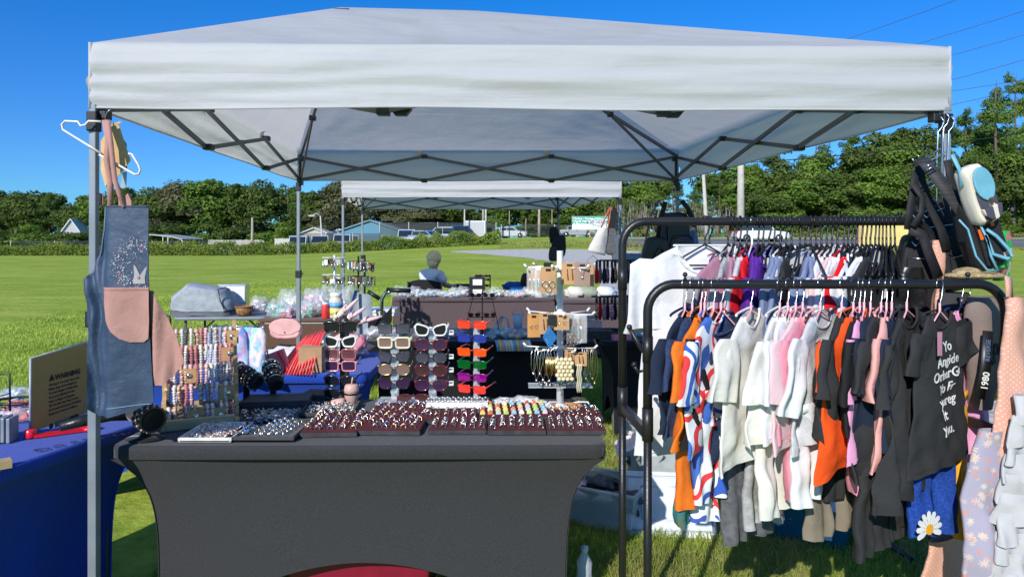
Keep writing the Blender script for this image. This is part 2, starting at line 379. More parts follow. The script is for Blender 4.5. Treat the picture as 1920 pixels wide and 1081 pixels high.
# ================================================================ trees
def leaf_mesh(name, pts, nrm, size, mt, seed=0, asp=.62):
    r = np.random.default_rng(seed); n = len(pts); P = np.array(pts); Nn = np.array(nrm)+r.normal(0, .55, (n, 3)); Nn /= np.linalg.norm(Nn, axis=1)[:, None]
    t = r.normal(0, 1, (n, 3)); t -= Nn*(t*Nn).sum(1)[:, None]; t /= np.linalg.norm(t, axis=1)[:, None]; u = np.cross(Nn, t)
    s = size*r.uniform(.5, 1.35, n)[:, None]; V = np.stack([P-t*s, P-u*s*asp, P+t*s, P+u*s*asp], 1)
    me = bpy.data.meshes.new(name); me.vertices.add(n*4); me.vertices.foreach_set('co', V.ravel())
    me.loops.add(n*4); me.loops.foreach_set('vertex_index', np.arange(n*4)); me.polygons.add(n); me.polygons.foreach_set('loop_start', np.arange(n)*4)
    me.update(calc_edges=True); me.validate(); me.materials.append(mt); return me
def lobe_pts(lobes, n, seed=0, inner=.55, zsq=1.):
    r = np.random.default_rng(seed); P = []; Q = []; vol = np.array([l[1]**2 for l in lobes]); vol /= vol.sum()
    for (c, rad), k in zip(lobes, (vol*n).astype(int)):
        d = r.normal(0, 1, (k, 3)); d /= np.linalg.norm(d, axis=1)[:, None]
        f = np.array([.82+.45*noise.noise(Vector(q*2.6)+Vector(c)) for q in d]); rr = rad*f*(inner+(1.08-inner)*r.random(k)**.45)
        p = np.array(c)+d*rr[:, None]*np.array([1, 1, .72*zsq]); P.append(p); Q.append(d+np.array([0, 0, .35]))
    return np.concatenate(P), np.concatenate(Q)
def leafm(n, c1, c2, tr=.3): return mat(n, c1, col2=c2, rough=.7, nsc=.45, transl=tr, spec=.25)
ML = [leafm('oak_leaves', (.15, .21, .04), (.06, .10, .02)), leafm('bright_leaves', (.21, .32, .05), (.10, .18, .025)), leafm('moss_leaves', (.24, .23, .12), (.09, .11, .04)),
      leafm('pine_needles', (.17, .27, .045), (.08, .15, .03)), leafm('brush_leaves', (.20, .24, .06), (.09, .13, .03))]
M_bark = mat('tree_bark', (.13, .10, .075), rough=.95, var=.4, nsc=4, bump=.5, bsc=12, stretch=(1, 1, .3))
M_bare = mat('bare_grey_stems', (.36, .32, .26), rough=.95, var=.3)
TREES = {}
def tree_proto(kind, seed):
    r = random.Random(seed); root = bpy.data.objects.new('tree', None); C.objects.link(root); tb = MB(); H = 10.
    lobes = []
    if kind in ('oak', 'bright', 'moss'):
        for i in range(15):
            a = r.uniform(0, 6.283); d = r.uniform(.3, 2.9); z = r.uniform(2.2, 8.9); d *= 1.1 if z < 6.5 else .65
            lobes.append(((math.cos(a)*d, math.sin(a)*d, z), r.uniform(1.0, 1.9)))
        lobes += [((0, 0, 8.6), 1.3), ((.4, .3, 6), 2.3)]
        mi = {'oak': 0, 'bright': 1, 'moss': 2}[kind]; P, Q = lobe_pts(lobes, 9500, seed); me = leaf_mesh('crown', P, Q, .17, ML[mi], seed)
        if kind == 'moss':
            pp = []
            for i in range(2400):
                c, rad = r.choice(lobes); a = r.uniform(0, 6.283); x0, y0 = c[0]+math.cos(a)*rad*.9, c[1]+math.sin(a)*rad*.9; z0 = c[2]-rad*.2
                for k in range(3): pp.append((x0+r.uniform(-.07, .07), y0, z0-.3*k+r.uniform(-.1, .1)))
            P = np.concatenate([P, np.array(pp)]); Q = np.concatenate([Q, np.tile([.1, -1, 0], (len(pp), 1))]); me = leaf_mesh('crown', P, Q, .16, ML[2], seed)
        tb.tube([(0, 0, -.5), (.1, 0, 2), (0, .1, 5), (.1, 0, 8)], [.3, .24, .15, .05], 7)
        for (c, rad) in lobes[:9]: tb.tube([(0.05, 0, min(c[2]-1.2, 4.5)), Vector(c)*.6+Vector((0, 0, c[2]*.4-.6)), c], [.12, .07, .03], 5)
    elif kind == 'pine':
        tb.tube([(0, 0, -.5), (.12, 0, 4), (-.05, .1, 8), (.05, 0, 10)], [.17, .14, .08, .02], 7)
        for i in range(24):
            z = r.uniform(4.3, 9.7); a = r.uniform(0, 6.283); L = r.uniform(.5, 2.1)*(1.15-(z-4)/9); e = Vector((math.cos(a)*L, math.sin(a)*L, z+L*.25))
            tb.tube([(0, 0, z), e*.55+Vector((0, 0, z*.45)), e], [.04, .025, .01], 4); lobes.append((tuple(e), r.uniform(.4, .8)))
            lobes.append((tuple(Vector((e.x*.5, e.y*.5, z+.1))), .35))
        P, Q = lobe_pts(lobes, 7000, seed, .2); me = leaf_mesh('crown', P, Q, .12, ML[3], seed, .35)
    elif kind == 'brush':
        P = []
        for i in range(95):
            x = r.uniform(-3.2, 3.2); y = r.uniform(-1.5, 1.5); h = r.uniform(4, 9.5); x2 = x+r.uniform(-.7, .7)
            tb.tube([(x, y, -.3), ((x+x2)/2+r.uniform(-.15, .15), y, h*.5), (x2, y+r.uniform(-.3, .3), h)], [.055, .035, .012], 4)
            for k in range(3):
                zz = r.uniform(.4, .9)*h; xx = x+(x2-x)*zz/h; tb.tube([(xx, y, zz), (xx+r.uniform(-.7, .7), y+r.uniform(-.3, .3), zz+r.uniform(.3, 1.3))], [.02, .006], 3)
            if r.random() < .35: lobes.append(((x2, y, h), r.uniform(.3, .7)))
        for i in range(12): lobes.append(((r.uniform(-3, 3), r.uniform(-1.6, 0), r.uniform(.3, 3)), r.uniform(.5, 1.1)))
        P, Q = lobe_pts(lobes, 3800, seed, .2); me = leaf_mesh('crown', P, Q, .13, ML[4], seed)
    else:  # bush
        for i in range(9): lobes.append(((r.uniform(-2.6, 2.6), r.uniform(-1, 1), r.uniform(1, 6.5)), r.uniform(1.5, 2.6)))
        P, Q = lobe_pts(lobes, 6500, seed); me = leaf_mesh('crown', P, Q, .2, ML[0 if seed % 2 else 1], seed)
        tb.tube([(0, 0, -.5), (0, 0, 4)], [.2, .08], 6); tb.tube([(0, 0, .5), (1.6, 0, 4)], [.12, .04], 5); tb.tube([(0, 0, .5), (-1.5, 0, 4)], [.12, .04], 5)
    cr = bpy.data.objects.new('crown', me); C.objects.link(cr); cr.parent = root
    tb.build('trunk' if kind != 'brush' else 'stems', M_bare if kind == 'brush' else M_bark, root); root['used'] = 0
    TREES[kind, seed] = root; return root
KN = {'oak': 'oak_tree', 'bright': 'broadleaf_tree', 'moss': 'mossy_oak_tree', 'pine': 'pine_tree', 'brush': 'bare_thicket', 'bush': 'leafy_shrub'}
KC = {'oak': 'tree', 'bright': 'tree', 'moss': 'tree', 'pine': 'pine tree', 'brush': 'thicket', 'bush': 'shrub'}
def tree(kind, seed, px, top, Y, wide, label, group=None, base=None):
    z0 = terr((px-960)/F*Y, Y) if base is None else base; H = CZ+(HY-top)/F*Y-z0; sc_ = H/10.
    sx = (wide/F*Y)/6.4; x = (px-960)/F*Y
    p = TREES.get((kind, seed)) or tree_proto(kind, seed)
    if not p['used']: o = p; p['used'] = 1; o.location = (x, Y, z0); o.rotation_euler[2] = rnd.uniform(0, 6) if kind != 'brush' else 0; o.scale = (sx, sx, sc_)
    else: o = dup(p, (x, Y, z0), rnd.uniform(0, 6) if kind != 'brush' else rnd.choice([0, 3.14]), scale=(sx, sx, sc_))
    o.name = KN[kind]; o['label'] = label; o['category'] = KC[kind]
    if group: o['group'] = group
    elif 'group' in o: del o['group']
    return o
GL = 'trees of the wood behind the field'
# far left wood
for px, top, wd, k, s, lb in [(-30, 372, 95, 'oak', 1, 'dark tree cut by the left edge of the view'), (32, 352, 92, 'oak', 2, 'tallest dark tree at the far left of the wood'), (92, 360, 70, 'pine', 3, 'slim pine just right of the far left tree'),
        (70, 385, 80, 'oak', 1, 'lower round tree between the two left peaks'), (132, 377, 85, 'oak', 2, 'round dark tree left of the apron post'), (180, 368, 85, 'bright', 4, 'tree directly behind the apron post'), (225, 345, 90, 'oak', 1, 'tree hidden mostly by the hanging apron')]:
    tree(k, s, px, top, 100, wd, lb, GL)
for px, top, wd, k, s, lb in [(285, 344, 120, 'oak', 2, 'broad oak just right of the apron'), (335, 337, 110, 'moss', 5, 'greyish oak between apron and wood centre'), (392, 330, 120, 'bright', 4, 'lighter green tree at the high middle of the left wood'),
        (440, 338, 100, 'oak', 1, 'dark oak behind the lone grey pole'), (490, 328, 110, 'oak', 2, 'tallest oak left of the rear tent leg'), (540, 345, 80, 'pine', 3, 'pine beside the rear left tent leg'), (585, 352, 80, 'oak', 1, 'oak right of the rear left tent leg'),
        (633, 335, 100, 'moss', 5, 'mossy oak left of the second tent'), (600, 385, 90, 'moss', 6, 'drooping moss tree over the beige shed')]:
    tree(k, s, px, top, 92, wd, lb, GL)
for i, (px, top, wd, k, s) in enumerate([(310, 400, 90, 'bush', 7), (375, 405, 90, 'bush', 8), (430, 392, 80, 'bush', 7), (500, 398, 90, 'bush', 8), (555, 410, 80, 'bush', 8), (255, 402, 90, 'bush', 7), (20, 412, 90, 'bush', 7), (95, 405, 90, 'bush', 8), (150, 410, 80, 'bush', 7)]):
    tree(k, s, px, top, 86, wd, ['low shrub behind the carport roof', 'shrub above the grey board fence', 'shrub left of the lone grey pole', 'tall shrub right of the lone grey pole', 'shrub behind the rear left tent leg', 'shrub behind the apron edge', 'shrub at the far left edge', 'shrub under the slim left pine', 'shrub left of the apron post'][i], 'shrubs along the left wood')
for px, top, wd, k, s, lb in [(690, 372, 95, 'moss', 5, 'mossy oak behind the blue house'), (745, 362, 110, 'moss', 6, 'wide mossy oak over the parked white car'), (800, 358, 90, 'moss', 5, 'mossy oak above the seated person'),
        (850, 352, 85, 'oak', 2, 'dark oak right of the seated person'), (905, 360, 60, 'pine', 3, 'pine behind the twin poles'), (945, 362, 70, 'bright', 4, 'pale tree right of the twin poles'), (985, 366, 60, 'pine', 9, 'thin pine left of the wooden utility pole'),
        (1030, 360, 80, 'oak', 1, 'tree behind the wooden utility pole'), (1075, 358, 80, 'bright', 4, 'green tree above the green billboard'), (1120, 355, 80, 'oak', 2, 'tree right of the green billboard')]:
    tree(k, s, px, top, 105, wd, lb, 'trees behind the second tent')
for i, (px, top, wd, k, s) in enumerate([(835, 408, 80, 'bush', 7), (950, 410, 80, 'bush', 8), (1000, 405, 70, 'bush', 7), (1060, 398, 80, 'bush', 8), (900, 405, 60, 'bush', 8), (1110, 385, 70, 'bush', 8)]):
    tree(k, s, px, top, 98, wd, ['shrub above the parked dark cars', 'shrub right of the twin poles', 'shrub left of the wooden utility pole', 'shrub left of the green billboard', 'shrub around the twin poles', 'shrub behind the green billboard'][i], 'shrubs behind the second tent')
GR = 'trees of the wood beyond the road'
for px, top, wd, k, s, lb in [(1170, 348, 90, 'bright', 4, 'green tree beside the second tent'), (1215, 338, 90, 'bright', 10, 'green tree left of the rear right tent leg'), (1262, 342, 75, 'pine', 3, 'pine behind the rear right tent leg'), (1300, 345, 70, 'pine', 9, 'pine left of the leaning pale pole'),
        (1350, 328, 90, 'pine', 3, 'pine between the two pale poles'), (1408, 300, 100, 'pine', 9, 'pine right of the thick pale pole'), (1462, 268, 130, 'pine', 3, 'tall thin pine under the tent edge'), (1530, 262, 140, 'pine', 9, 'second tall pine under the tent edge'),
        (1590, 250, 120, 'pine', 3, 'tall pine above the rear rack'), (1640, 236, 120, 'oak', 2, 'big oak above the rack end'), (1700, 225, 130, 'oak', 1, 'big oak left of the front right tent post'), (1765, 215, 120, 'pine', 9, 'pine behind the hanging bags')]:
    tree(k, s, px, top, 88, wd, lb, GR)
for px, top, wd, k, s, lb in [(1430, 345, 100, 'oak', 2, 'round oak right of the thick pale pole'), (1500, 330, 120, 'bright', 10, 'bright oak behind the black hangers'), (1572, 318, 120, 'oak', 1, 'dark oak behind the black hangers'),
        (1640, 310, 120, 'bright', 4, 'bright tree left of the bags'), (1705, 300, 110, 'oak', 2, 'dark tree left of the bags'), (1790, 300, 120, 'oak', 1, 'dark tree behind the checked backpack')]:
    tree(k, s, px, top, 80, wd, lb, GR)
for px, top, wd, k, s, lb in [(1400, 300, 110, 'bright', 10, 'tall green crown just right of the thick pale pole'), (1465, 290, 120, 'oak', 2, 'tall green crown under the tent corner edge'), (1535, 282, 120, 'bright', 4, 'tall green crown above the middle of the rail'), (1605, 272, 120, 'oak', 1, 'tall dense crown above the yellow board'), (1670, 262, 120, 'bright', 10, 'tall dense crown left of the hanging bags'), (1735, 250, 120, 'oak', 2, 'tall dense crown behind the hanger chains')]:
    tree(k, s, px, top, 86, wd, lb, GR)
for px, top, wd, Y, k, s, lb in [(1812, 205, 120, 76, 'pine', 3, 'pine with open crown right of the tent corner'), (1868, 148, 150, 74, 'pine', 9, 'tallest pine at the right edge'), (1905, 138, 120, 80, 'pine', 3, 'tall pine cut by the right edge'),
        (1850, 225, 130, 78, 'bright', 10, 'green crown under the tallest pine'), (1900, 250, 130, 76, 'oak', 2, 'dark crown at the right edge'), (1840, 330, 110, 74, 'oak', 1, 'low dark oak beside the road on the right'), (1925, 300, 110, 78, 'bright', 4, 'leafy tree past the right edge')]:
    tree(k, s, px, top, Y, wd, lb, 'trees at the right edge')
for i, (px, top, wd, k, s) in enumerate([(1175, 372, 75, 'brush', 11), (1230, 368, 80, 'brush', 11), (1285, 370, 75, 'brush', 11), (1345, 380, 80, 'brush', 11)]):
    tree(k, s, px, top, 82, wd, ['bare grey thicket beside the second tent', 'bare grey thicket behind the black handbags', 'bare grey thicket left of the leaning pale pole', 'bare grey thicket between the two pale poles'][i], 'bare thickets beyond the road')
for i, (px, top, wd, k, s) in enumerate([(1400, 390, 80, 'bush', 7), (1455, 385, 90, 'bush', 8), (1520, 378, 90, 'bush', 7), (1590, 380, 90, 'bush', 8), (1655, 372, 90, 'bush', 7), (1720, 375, 90, 'bush', 8), (1790, 385, 90, 'bush', 7), (1850, 395, 80, 'bush', 8), (1905, 398, 80, 'bush', 7)]):
    tree(k, s, px, top, 76, wd, ['roadside shrub at the thick pale pole', 'roadside shrub above the passing car', 'roadside shrub right of the passing car', 'roadside shrub behind the middle of the rail', 'roadside shrub left of the yellow board', 'roadside shrub above the yellow board', 'roadside shrub behind the checked backpack', 'roadside shrub right of the bags', 'roadside shrub at the right edge'][i], 'shrubs along the road')
def wood_mass(name, x0, x1, Y, h, n, seed, label):
    r = np.random.default_rng(seed); L = []
    x = x0
    while x < x1: L.append(((x, Y+r.uniform(-1.5, 1.5), terr(x, Y)+h*r.uniform(.15, .95)), h*r.uniform(.22, .36))); x += h*.13
    P, Q = lobe_pts(L, n, seed); o = bpy.data.objects.new(name, leaf_mesh(name, P, Q, .34, ML[0], seed)); C.objects.link(o); o['kind'] = 'stuff'; return tag(o, label, 'distant wood')
wood_mass('distant_wood', -110, -4, 112, 8.6, 52000, 31, 'dense dark far wood filling in behind the left trees'); wood_mass('distant_wood', -4, 96, 108, 9.6, 56000, 32, 'dense dark far wood filling in behind the right trees')
# tall weeds at the field edge (ground cover)
def weeds(name, segs, n, mt, label, size=.1, seed=5):
    r = np.random.default_rng(seed); P = []
    for x0, x1, y, h in segs:
        k = int(n*(x1-x0)/sum(s[1]-s[0] for s in segs)); x = r.uniform(x0, x1, k); yy = y+r.uniform(-1.3, 1.3, k)
        hh = np.array([h*(.55+.75*abs(noise.noise(Vector((a*.33, seed, 0))))+.35*noise.noise(Vector((a*1.3, seed, 5)))) for a in x]); z = hh*r.random(k)**.8+np.array([terr(a, c) for a, c in zip(x, yy)]); P.append(np.stack([x, yy, z], 1))
    P = np.concatenate(P); me = leaf_mesh(name, P, np.tile([0, -.6, .5], (len(P), 1)), size, mt, seed, .35)
    o = bpy.data.objects.new(name, me); C.objects.link(o); o['kind'] = 'stuff'; return tag(o, label, 'weeds')
M_weed = leafm('weed_leaves', (.26, .31, .05), (.11, .18, .025), .35)
weeds('tall_weeds', [(-52, -22, 61, 1.35), (-22, -1, 60, 1.5)], 26000, M_weed, 'yellow green weeds growing along the far field edge', .13)
weeds('roadside_weeds', [(-1, 12, 53.5, .8), (8, 60, 50.5, .22), (8, 90, 73, .8)], 16000, leafm('dry_weed_leaves', (.34, .31, .09), (.17, .2, .04), .3), 'dry roadside weeds beside the road', .1, 6)
# ================================================================ background things
def pole(name, label, px, top, Y, r, m, cat='pole', lean=0., arm=None, cross=False, group=None, bot=None):
    x = (px-960)/F*Y; z0 = terr(x, Y)-.3; zt = CZ+(HY-top)/F*Y
    t = thing(name, label, cat, (x, Y, z0), 0, group); b = MB(); b.tube([(0, 0, 0), (lean*.5, 0, (zt-z0)*.5), (lean, 0, zt-z0)], [r*1.2, r, r*.75], 10); b.build('post', m, t)
    if arm: b = MB(); h = zt-z0; b.tube([(lean, 0, h), (lean+arm*.5, 0, h+.3), (lean+arm, 0, h+.1)], .05, 6); b.ell((lean+arm*1.1, 0, h+.02), (.4, .15, .1)); b.build('lamp_arm', m, t)
    if cross:
        b = MB(); h = zt-z0; b.box((lean, -.12, h-.4), (2.2, .12, .14))
        b.build('cross_arm', M_bark, t)
        for q in (-.95, -.5, .5, .95): bb = MB(); bb.lathe([(.04, 0), (.07, .05), (.03, .1), (.06, .16), (0, .2)], (lean+q, -.12, h-.33), 8); bb.build('insulator', M_steel, t)
    return t
M_conc = mat('weathered_concrete', (.52, .49, .43), rough=.9, var=.15, nsc=2)
M_wpole = mat('weathered_wood_pole', (.40, .34, .26), rough=.9, var=.25, nsc=3, stretch=(3, 3, .3))
pole('utility_pole', 'thick pale concrete pole rising above the black clothes rail', 1389, 240, 68, .34, M_conc, 'utility pole')
pole('utility_pole', 'leaning thin pale pole left of the thick concrete pole', 1326, 322, 70, .2, M_conc, 'utility pole', lean=-.4)
pole('utility_pole', 'wooden pole with cross arm left of the green billboard', 1011, 380, 82, .16, M_wpole, 'utility pole', cross=True)
pole('utility_pole', 'left one of the twin poles with cross arm behind the second tent', 906, 360, 84, .14, M_wpole, 'utility pole', cross=True)
pole('utility_pole', 'right one of the twin poles behind the second tent', 911, 358, 80, .12, M_conc, 'utility pole')
pole('street_lamp', 'pale street lamp with short arm right of the seated person', 871, 391, 72, .09, M_conc, 'street lamp', arm=-1.0)
pole('street_lamp', 'leaning pale lamp post left of the second tent', 606, 405, 72, .09, M_conc, 'street lamp', lean=-.3, arm=-.8)
pole('wooden_post', 'lone grey post standing before the left wood', 473, 408, 66, .13, M_wpole, 'post')
for i, (px, top) in enumerate([(955, 395), (1035, 388), (986, 410)]): pole('thin_pole', ['thin grey pole right of the twin poles', 'thin pole just right of the wooden utility pole', 'short thin pole left of the wooden utility pole'][i], px, top, 86, .06, M_wpole, 'pole', group='thin distant poles')
# overhead wires
def wire(a, b, sag, r, label):
    mb = MB(); a = Vector(a); b = Vector(b); mb.tube([a+(b-a)*t+Vector((0, 0, -sag*4*t*(1-t))) for t in [i/16 for i in range(17)]], r, 5)
    o = mb.build('overhead_wire', M_blackp); tag(o, label, 'power line', 'overhead wires')
wire(W(1380, 306, 68), W(2250, 190, 60), .8, .05, 'thick black cable crossing the right trees')
for i, (a, b_, lb) in enumerate([((1500, 104), (2100, -115), 'highest thin wire above the tent roof'), ((1620, 112), (2150, -55), 'second thin wire from the top above the tent roof'), ((1720, 121), (2200, -20), 'third thin wire leaving the tent corner'), ((1720, 167), (2200, 28), 'fourth thin wire below the tent corner'), ((1720, 180), (2200, 100), 'fifth thin wire low beside the tent post'), ((1700, 215), (2200, 95), 'lowest thin wire beside the tent post')]):
    wire(W(*a, 60), W(*b_, 52), .15, .022, lb)
# billboard
t = thing('billboard', 'green and white health centre billboard beside the road', 'billboard', W(1106, 432, 72)); t.location.z = terr(t.location.x, 72)
k = 72/F; zc = CZ+(HY-418)*k-t.location.z
b = MB(); b.box((0, 0, zc), (67*k, .15, 25*k)); b.build('board', mat('sign_white', (.72, .78, .80), var=.04), t)
b = MB(); b.prism([(-33*k, 12*k), (33*k, 12*k), (33*k, 8*k), (8*k, 6*k), (-2*k, 2*k), (-4*k, -1*k), (-33*k, -1*k)], .02, c=(0, -.09, zc)); b.build('green_band', mat('sign_green', (.02, .36, .24)), t)
b = MB(); b.prism(circle(1, 24, (0, 0), 16.5*k, 8.5*k), .02, c=(15*k, -.11, zc+1*k)); b.build('oval_panel', mat('sign_white', (.8, .8, .8)), t)
b = MB(); b.tube([Vector((15*k+13*k*math.cos(q*.2618), -.13, zc+k+5.6*k*math.sin(q*.2618))) for q in range(24)], .035, 5, closed=True); b.build('oval_ring', mat('sign_green_dark', (.08, .28, .2)), t)
for i, s_ in enumerate(['Medical \u2022 Dental', 'Mental Health', '& Pharmacy']):
    b = text_mb(s_, .30, .005, align='LEFT', bold=.01); o = b.build('lettering', mat('sign_lettering', (.85, .9, .85)), t); o.location = (-31*k, -.12, zc+6.6*k-i*.27)
o = text_mb('A.ZA HEALTH', .40, .005, bold=.004).build('lettering', mat('sign_dark_lettering', (.12, .10, .18)), t); o.location = (15*k, -.14, zc-.05)
for q in (-24, 0, 24): b = MB(); b.box((q*k, .15, zc/2-.6), (.12, .12, zc)); b.build('post', M_wpole, t)
# carport, fences, sheds, house
x0, Yc = W(283, 0, 80).x, 80; x1 = W(362, 0, 80).x
t = thing('carport', 'low grey metal carport at the field edge', 'carport', ((x0+x1)/2, Yc, 0)); hw = (x1-x0)/2
b = MB(); b.prism([(-hw, 1.9), (-hw+1.5, 1.98), (hw*.5, 1.75), (hw, 1.45), (hw, 1.38), (hw*.5, 1.66), (-hw+1.5, 1.9), (-hw, 1.82)], 5.5); b.build('roof', mat('galvanised_roof', (.55, .57, .6), rough=.4, metal=.3), t)
for sx in (-1, .35, 1):
    for sy in (-2.6, 2.6): b = MB(); b.tube([(hw*sx*.97, sy, 0), (hw*sx*.97, sy, 1.5 if sx > .5 else 1.7)], .05, 6); b.build('post', M_white, t)
def board_fence(px0, px1, Y, h, label, m, name='board_fence'):
    a = W(px0, 0, Y).x; c = W(px1, 0, Y).x; t = thing(name, label, 'fence', ((a+c)/2, Y, terr((a+c)/2, Y))); n = int((c-a)/.16); b = MB()
    for i in range(n): b.box((a-(a+c)/2+(i+.5)*(c-a)/n, 0, h/2+rnd.uniform(-.03, .03)), ((c-a)/n*.93, .03, h))
    b.build('boards', m, t); b = MB(); b.box((0, .05, h*.75), (c-a, .05, .09)); b.box((0, .05, h*.25), (c-a, .05, .09)); b.build('rails', m, t); return t
M_old = mat('weathered_boards', (.42, .39, .36), rough=.9, var=.2, nsc=2)
board_fence(390, 495, 74, 1.35, 'grey weathered board fence behind the left weeds', M_old)
board_fence(515, 570, 76, 1.5, 'pale fence panel left of the parked white cars', mat('pale_boards', (.55, .53, .5)))
def chain(px0, px1, Y, h, label, post=3., screen=True):
    a = W(px0, 0, Y).x; c = W(px1, 0, Y).x; z = terr((a+c)/2, Y); t = thing('chain_link_fence', label, 'fence', ((a+c)/2, Y, z)); n = max(2, int((c-a)/post))
    for i in range(n+1): b = MB(); b.tube([(a-(a+c)/2+(c-a)*i/n, 0, 0), (a-(a+c)/2+(c-a)*i/n, 0, h+.1)], .045, 6); b.build('post', M_conc, t)
    b = MB(); b.tube([(-(c-a)/2, 0, h), ((c-a)/2, 0, h)], .03, 5)
    st = .22; L = c-a; k = int(L/st)
    for i in range(k):
        x = -L/2+i*st
        for d in (1, -1): b.beam((x if d > 0 else x+h, 0, 0), (min(x+h, L/2) if d > 0 else x, 0, h if x+h < L/2 or d < 0 else L/2-x), .012, .012)
    b.build('wire_mesh', M_gun, t)
    if screen: b = MB(); b.sheet(lambda u, v: (-L/2+u*L, .05, .1+v*(h-.2)), 20, 2); b.build('screen', film('fence_screen', (.06, .07, .065), .62, .8), t)
    return t
chain(560, 712, 78, 1.9, 'chain link fence in front of the blue house'); chain(712, 930, 78, 2.3, 'dark screened chain link fence behind the parked cars', 3.2); chain(940, 1140, 76, 1.3, 'open chain link fence right of the twin poles', 4., False)
chain(20, 185, 70, 1.2, 'low wire fence along the far left weeds', 4., False); chain(285, 400, 72, 1.2, 'wire fence in front of the carport', 4., False)
M_blueh = mat('blue_painted_siding', (.10, .25, .36), rough=.7, var=.06, stretch=(1, 1, 20)); M_tinr = mat('pale_tin_roof', (.6, .62, .64), rough=.5)
def house(px0, px1, Y, hw_, hr, m, mr, label, name='house', dep=6, wins=2):
    a = W(px0, 0, Y).x; c = W(px1, 0, Y).x; w_ = (c-a)/2; t = thing(name, label, 'building', ((a+c)/2, Y, 0))
    b = MB(); b.box((0, dep/2, hw_/2), (2*w_, dep, hw_)); b.prism([(-w_, hw_), (w_, hw_), (0, hr)], .1, c=(0, .06, 0)); b.build('wall', m, t)
    b = MB()
    for s_ in (-1, 1): b.beam((s_*w_*1.1, dep/2, hw_-.12), (0, dep/2, hr+.06), dep+.6, .12)
    b.build('roof', mr, t)
    for i in range(wins):
        x = -w_+(i+.5)*2*w_/wins; f = MB(); f.box((x, -.05, hw_*.55), (1.1, .1, 1.1)); fo = f.build('window', M_white, t); g_ = MB(); g_.box((x, -.11, hw_*.55), (.9, .03, .9)); g_.build('pane', mat('dark_window_glass', (.03, .04, .05), rough=.1), fo)
    return t
house(636, 752, 88, 2.5, 3.8, M_blueh, mat('blue_tin_roof', (.22, .34, .42)), 'bright blue house behind the fence', 'blue_house')
house(566, 612, 86, 2.3, 2.8, mat('beige_siding', (.5, .46, .38)), M_tinr, 'small beige shed left of the blue house', 'garden_shed', 4, 0)
house(612, 660, 90, 2.2, 2.7, mat('grey_siding', (.4, .42, .43)), M_tinr, 'grey roofed shed beside the blue house', 'garden_shed', 4, 1)
house(118, 150, 96, 2.6, 4.2, mat('white_siding', (.42, .43, .45)), M_tinr, 'white gabled house among the far left trees', 'white_house', 5, 1)
# vehicles
M_tyre = mat('tyre_rubber', (.02, .02, .02), rough=.85); M_glassd = mat('car_glass', (.02, .03, .035), rough=.06, spec=.8)
def car(label, loc, rz, col, kind='suv', cat='car', name='parked_car'):
    t = thing(name, label, cat, loc, rz, None); L, Wd, H = (4.6, 1.85, 1.72) if kind == 'suv' else (4.6, 1.8, 1.45)
    zb = .35; zs = .98; pr = [(-L/2, zb+.1), (-L/2+.05, .85), (-L/2+.35, zs), (L/2-1.3, zs+.02), (L/2-.15, .85), (L/2, .6), (L/2, zb+.05), (L/2-.2, zb-.1), (-L/2+.15, zb-.1)]
    m = mat('car_paint_'+'_'.join('%d' % (c*99) for c in col), col, rough=.25, coat=.6, var=.02)
    b = MB(); b.prism(pr, Wd); b.build('body', m, t, bev=.07)
    rr = -L/2+.25 if kind == 'suv' else -L/2+.9
    cab = [(rr, zs-.03), (rr+.2, H-.06), (rr+.5, H), (L/2-2.3, H), (L/2-1.75, H-.1), (L/2-1.2, zs-.03)]
    b = MB(); b.prism([(x*.98, z-.015) for x, z in cab], Wd*.88); b.build('window', M_glassd, t, bev=.05)
    b = MB(); b.prism([(rr+.15, H-.1), (rr+.5, H+.02), (L/2-2.3, H+.02), (L/2-1.8, H-.1)], Wd*.9)
    for x in (rr+.12, -.3, L/2-1.55):
        for s_ in (-1, 1): b.beam((x+(.3 if x > 0 else -.02), s_*Wd*.445, zs), (x-(.3 if x > .5 else 0)+(.1 if x < -1 else 0), s_*Wd*.43, H-.05), .06, .1)
    b.build('roof', m, t, bev=.02)
    for x in (-L/2+.85, L/2-.9):
        for s_ in (-1, 1):
            b = MB(); b.lathe([(.2, -.1), (.33, -.1), (.34, 0), (.33, .1), (.2, .1)], (x, s_*(Wd/2-.08), .34), 18, R=Matrix.Rotation(R_(90), 3, 'X')); wo = b.build('wheel', M_tyre, t)
            b = MB(); b.lathe([(0, -.11), (.19, -.105), (.21, 0), (.19, .105), (0, .11)], (x, s_*(Wd/2-.07), .34), 10, R=Matrix.Rotation(R_(90), 3, 'X')); b.build('rim', M_steel, wo)
    for s_ in (-1, 1):
        b = MB(); b.box((L/2-.06, s_*Wd*.36, .72), (.12, .36, .14)); b.build('headlight', M_white, t, bev=.02); b = MB(); b.box((-L/2+.06, s_*Wd*.4, .82), (.14, .2, .24)); b.build('tail_light', mat('red_lens', (.5, .02, .02), rough=.2), t)
    b = MB(); b.box((L/2+.01, 0, .5), (.03, 1.1, .2)); b.build('grille', M_blackp, t); return t
cx = W(1424, 0, 61); car('white sport utility car passing on the road behind the rail', (cx.x, 61, terr(cx.x, 61)+.04), 0, (.75, .75, .76), 'suv', 'car', 'passing_car')
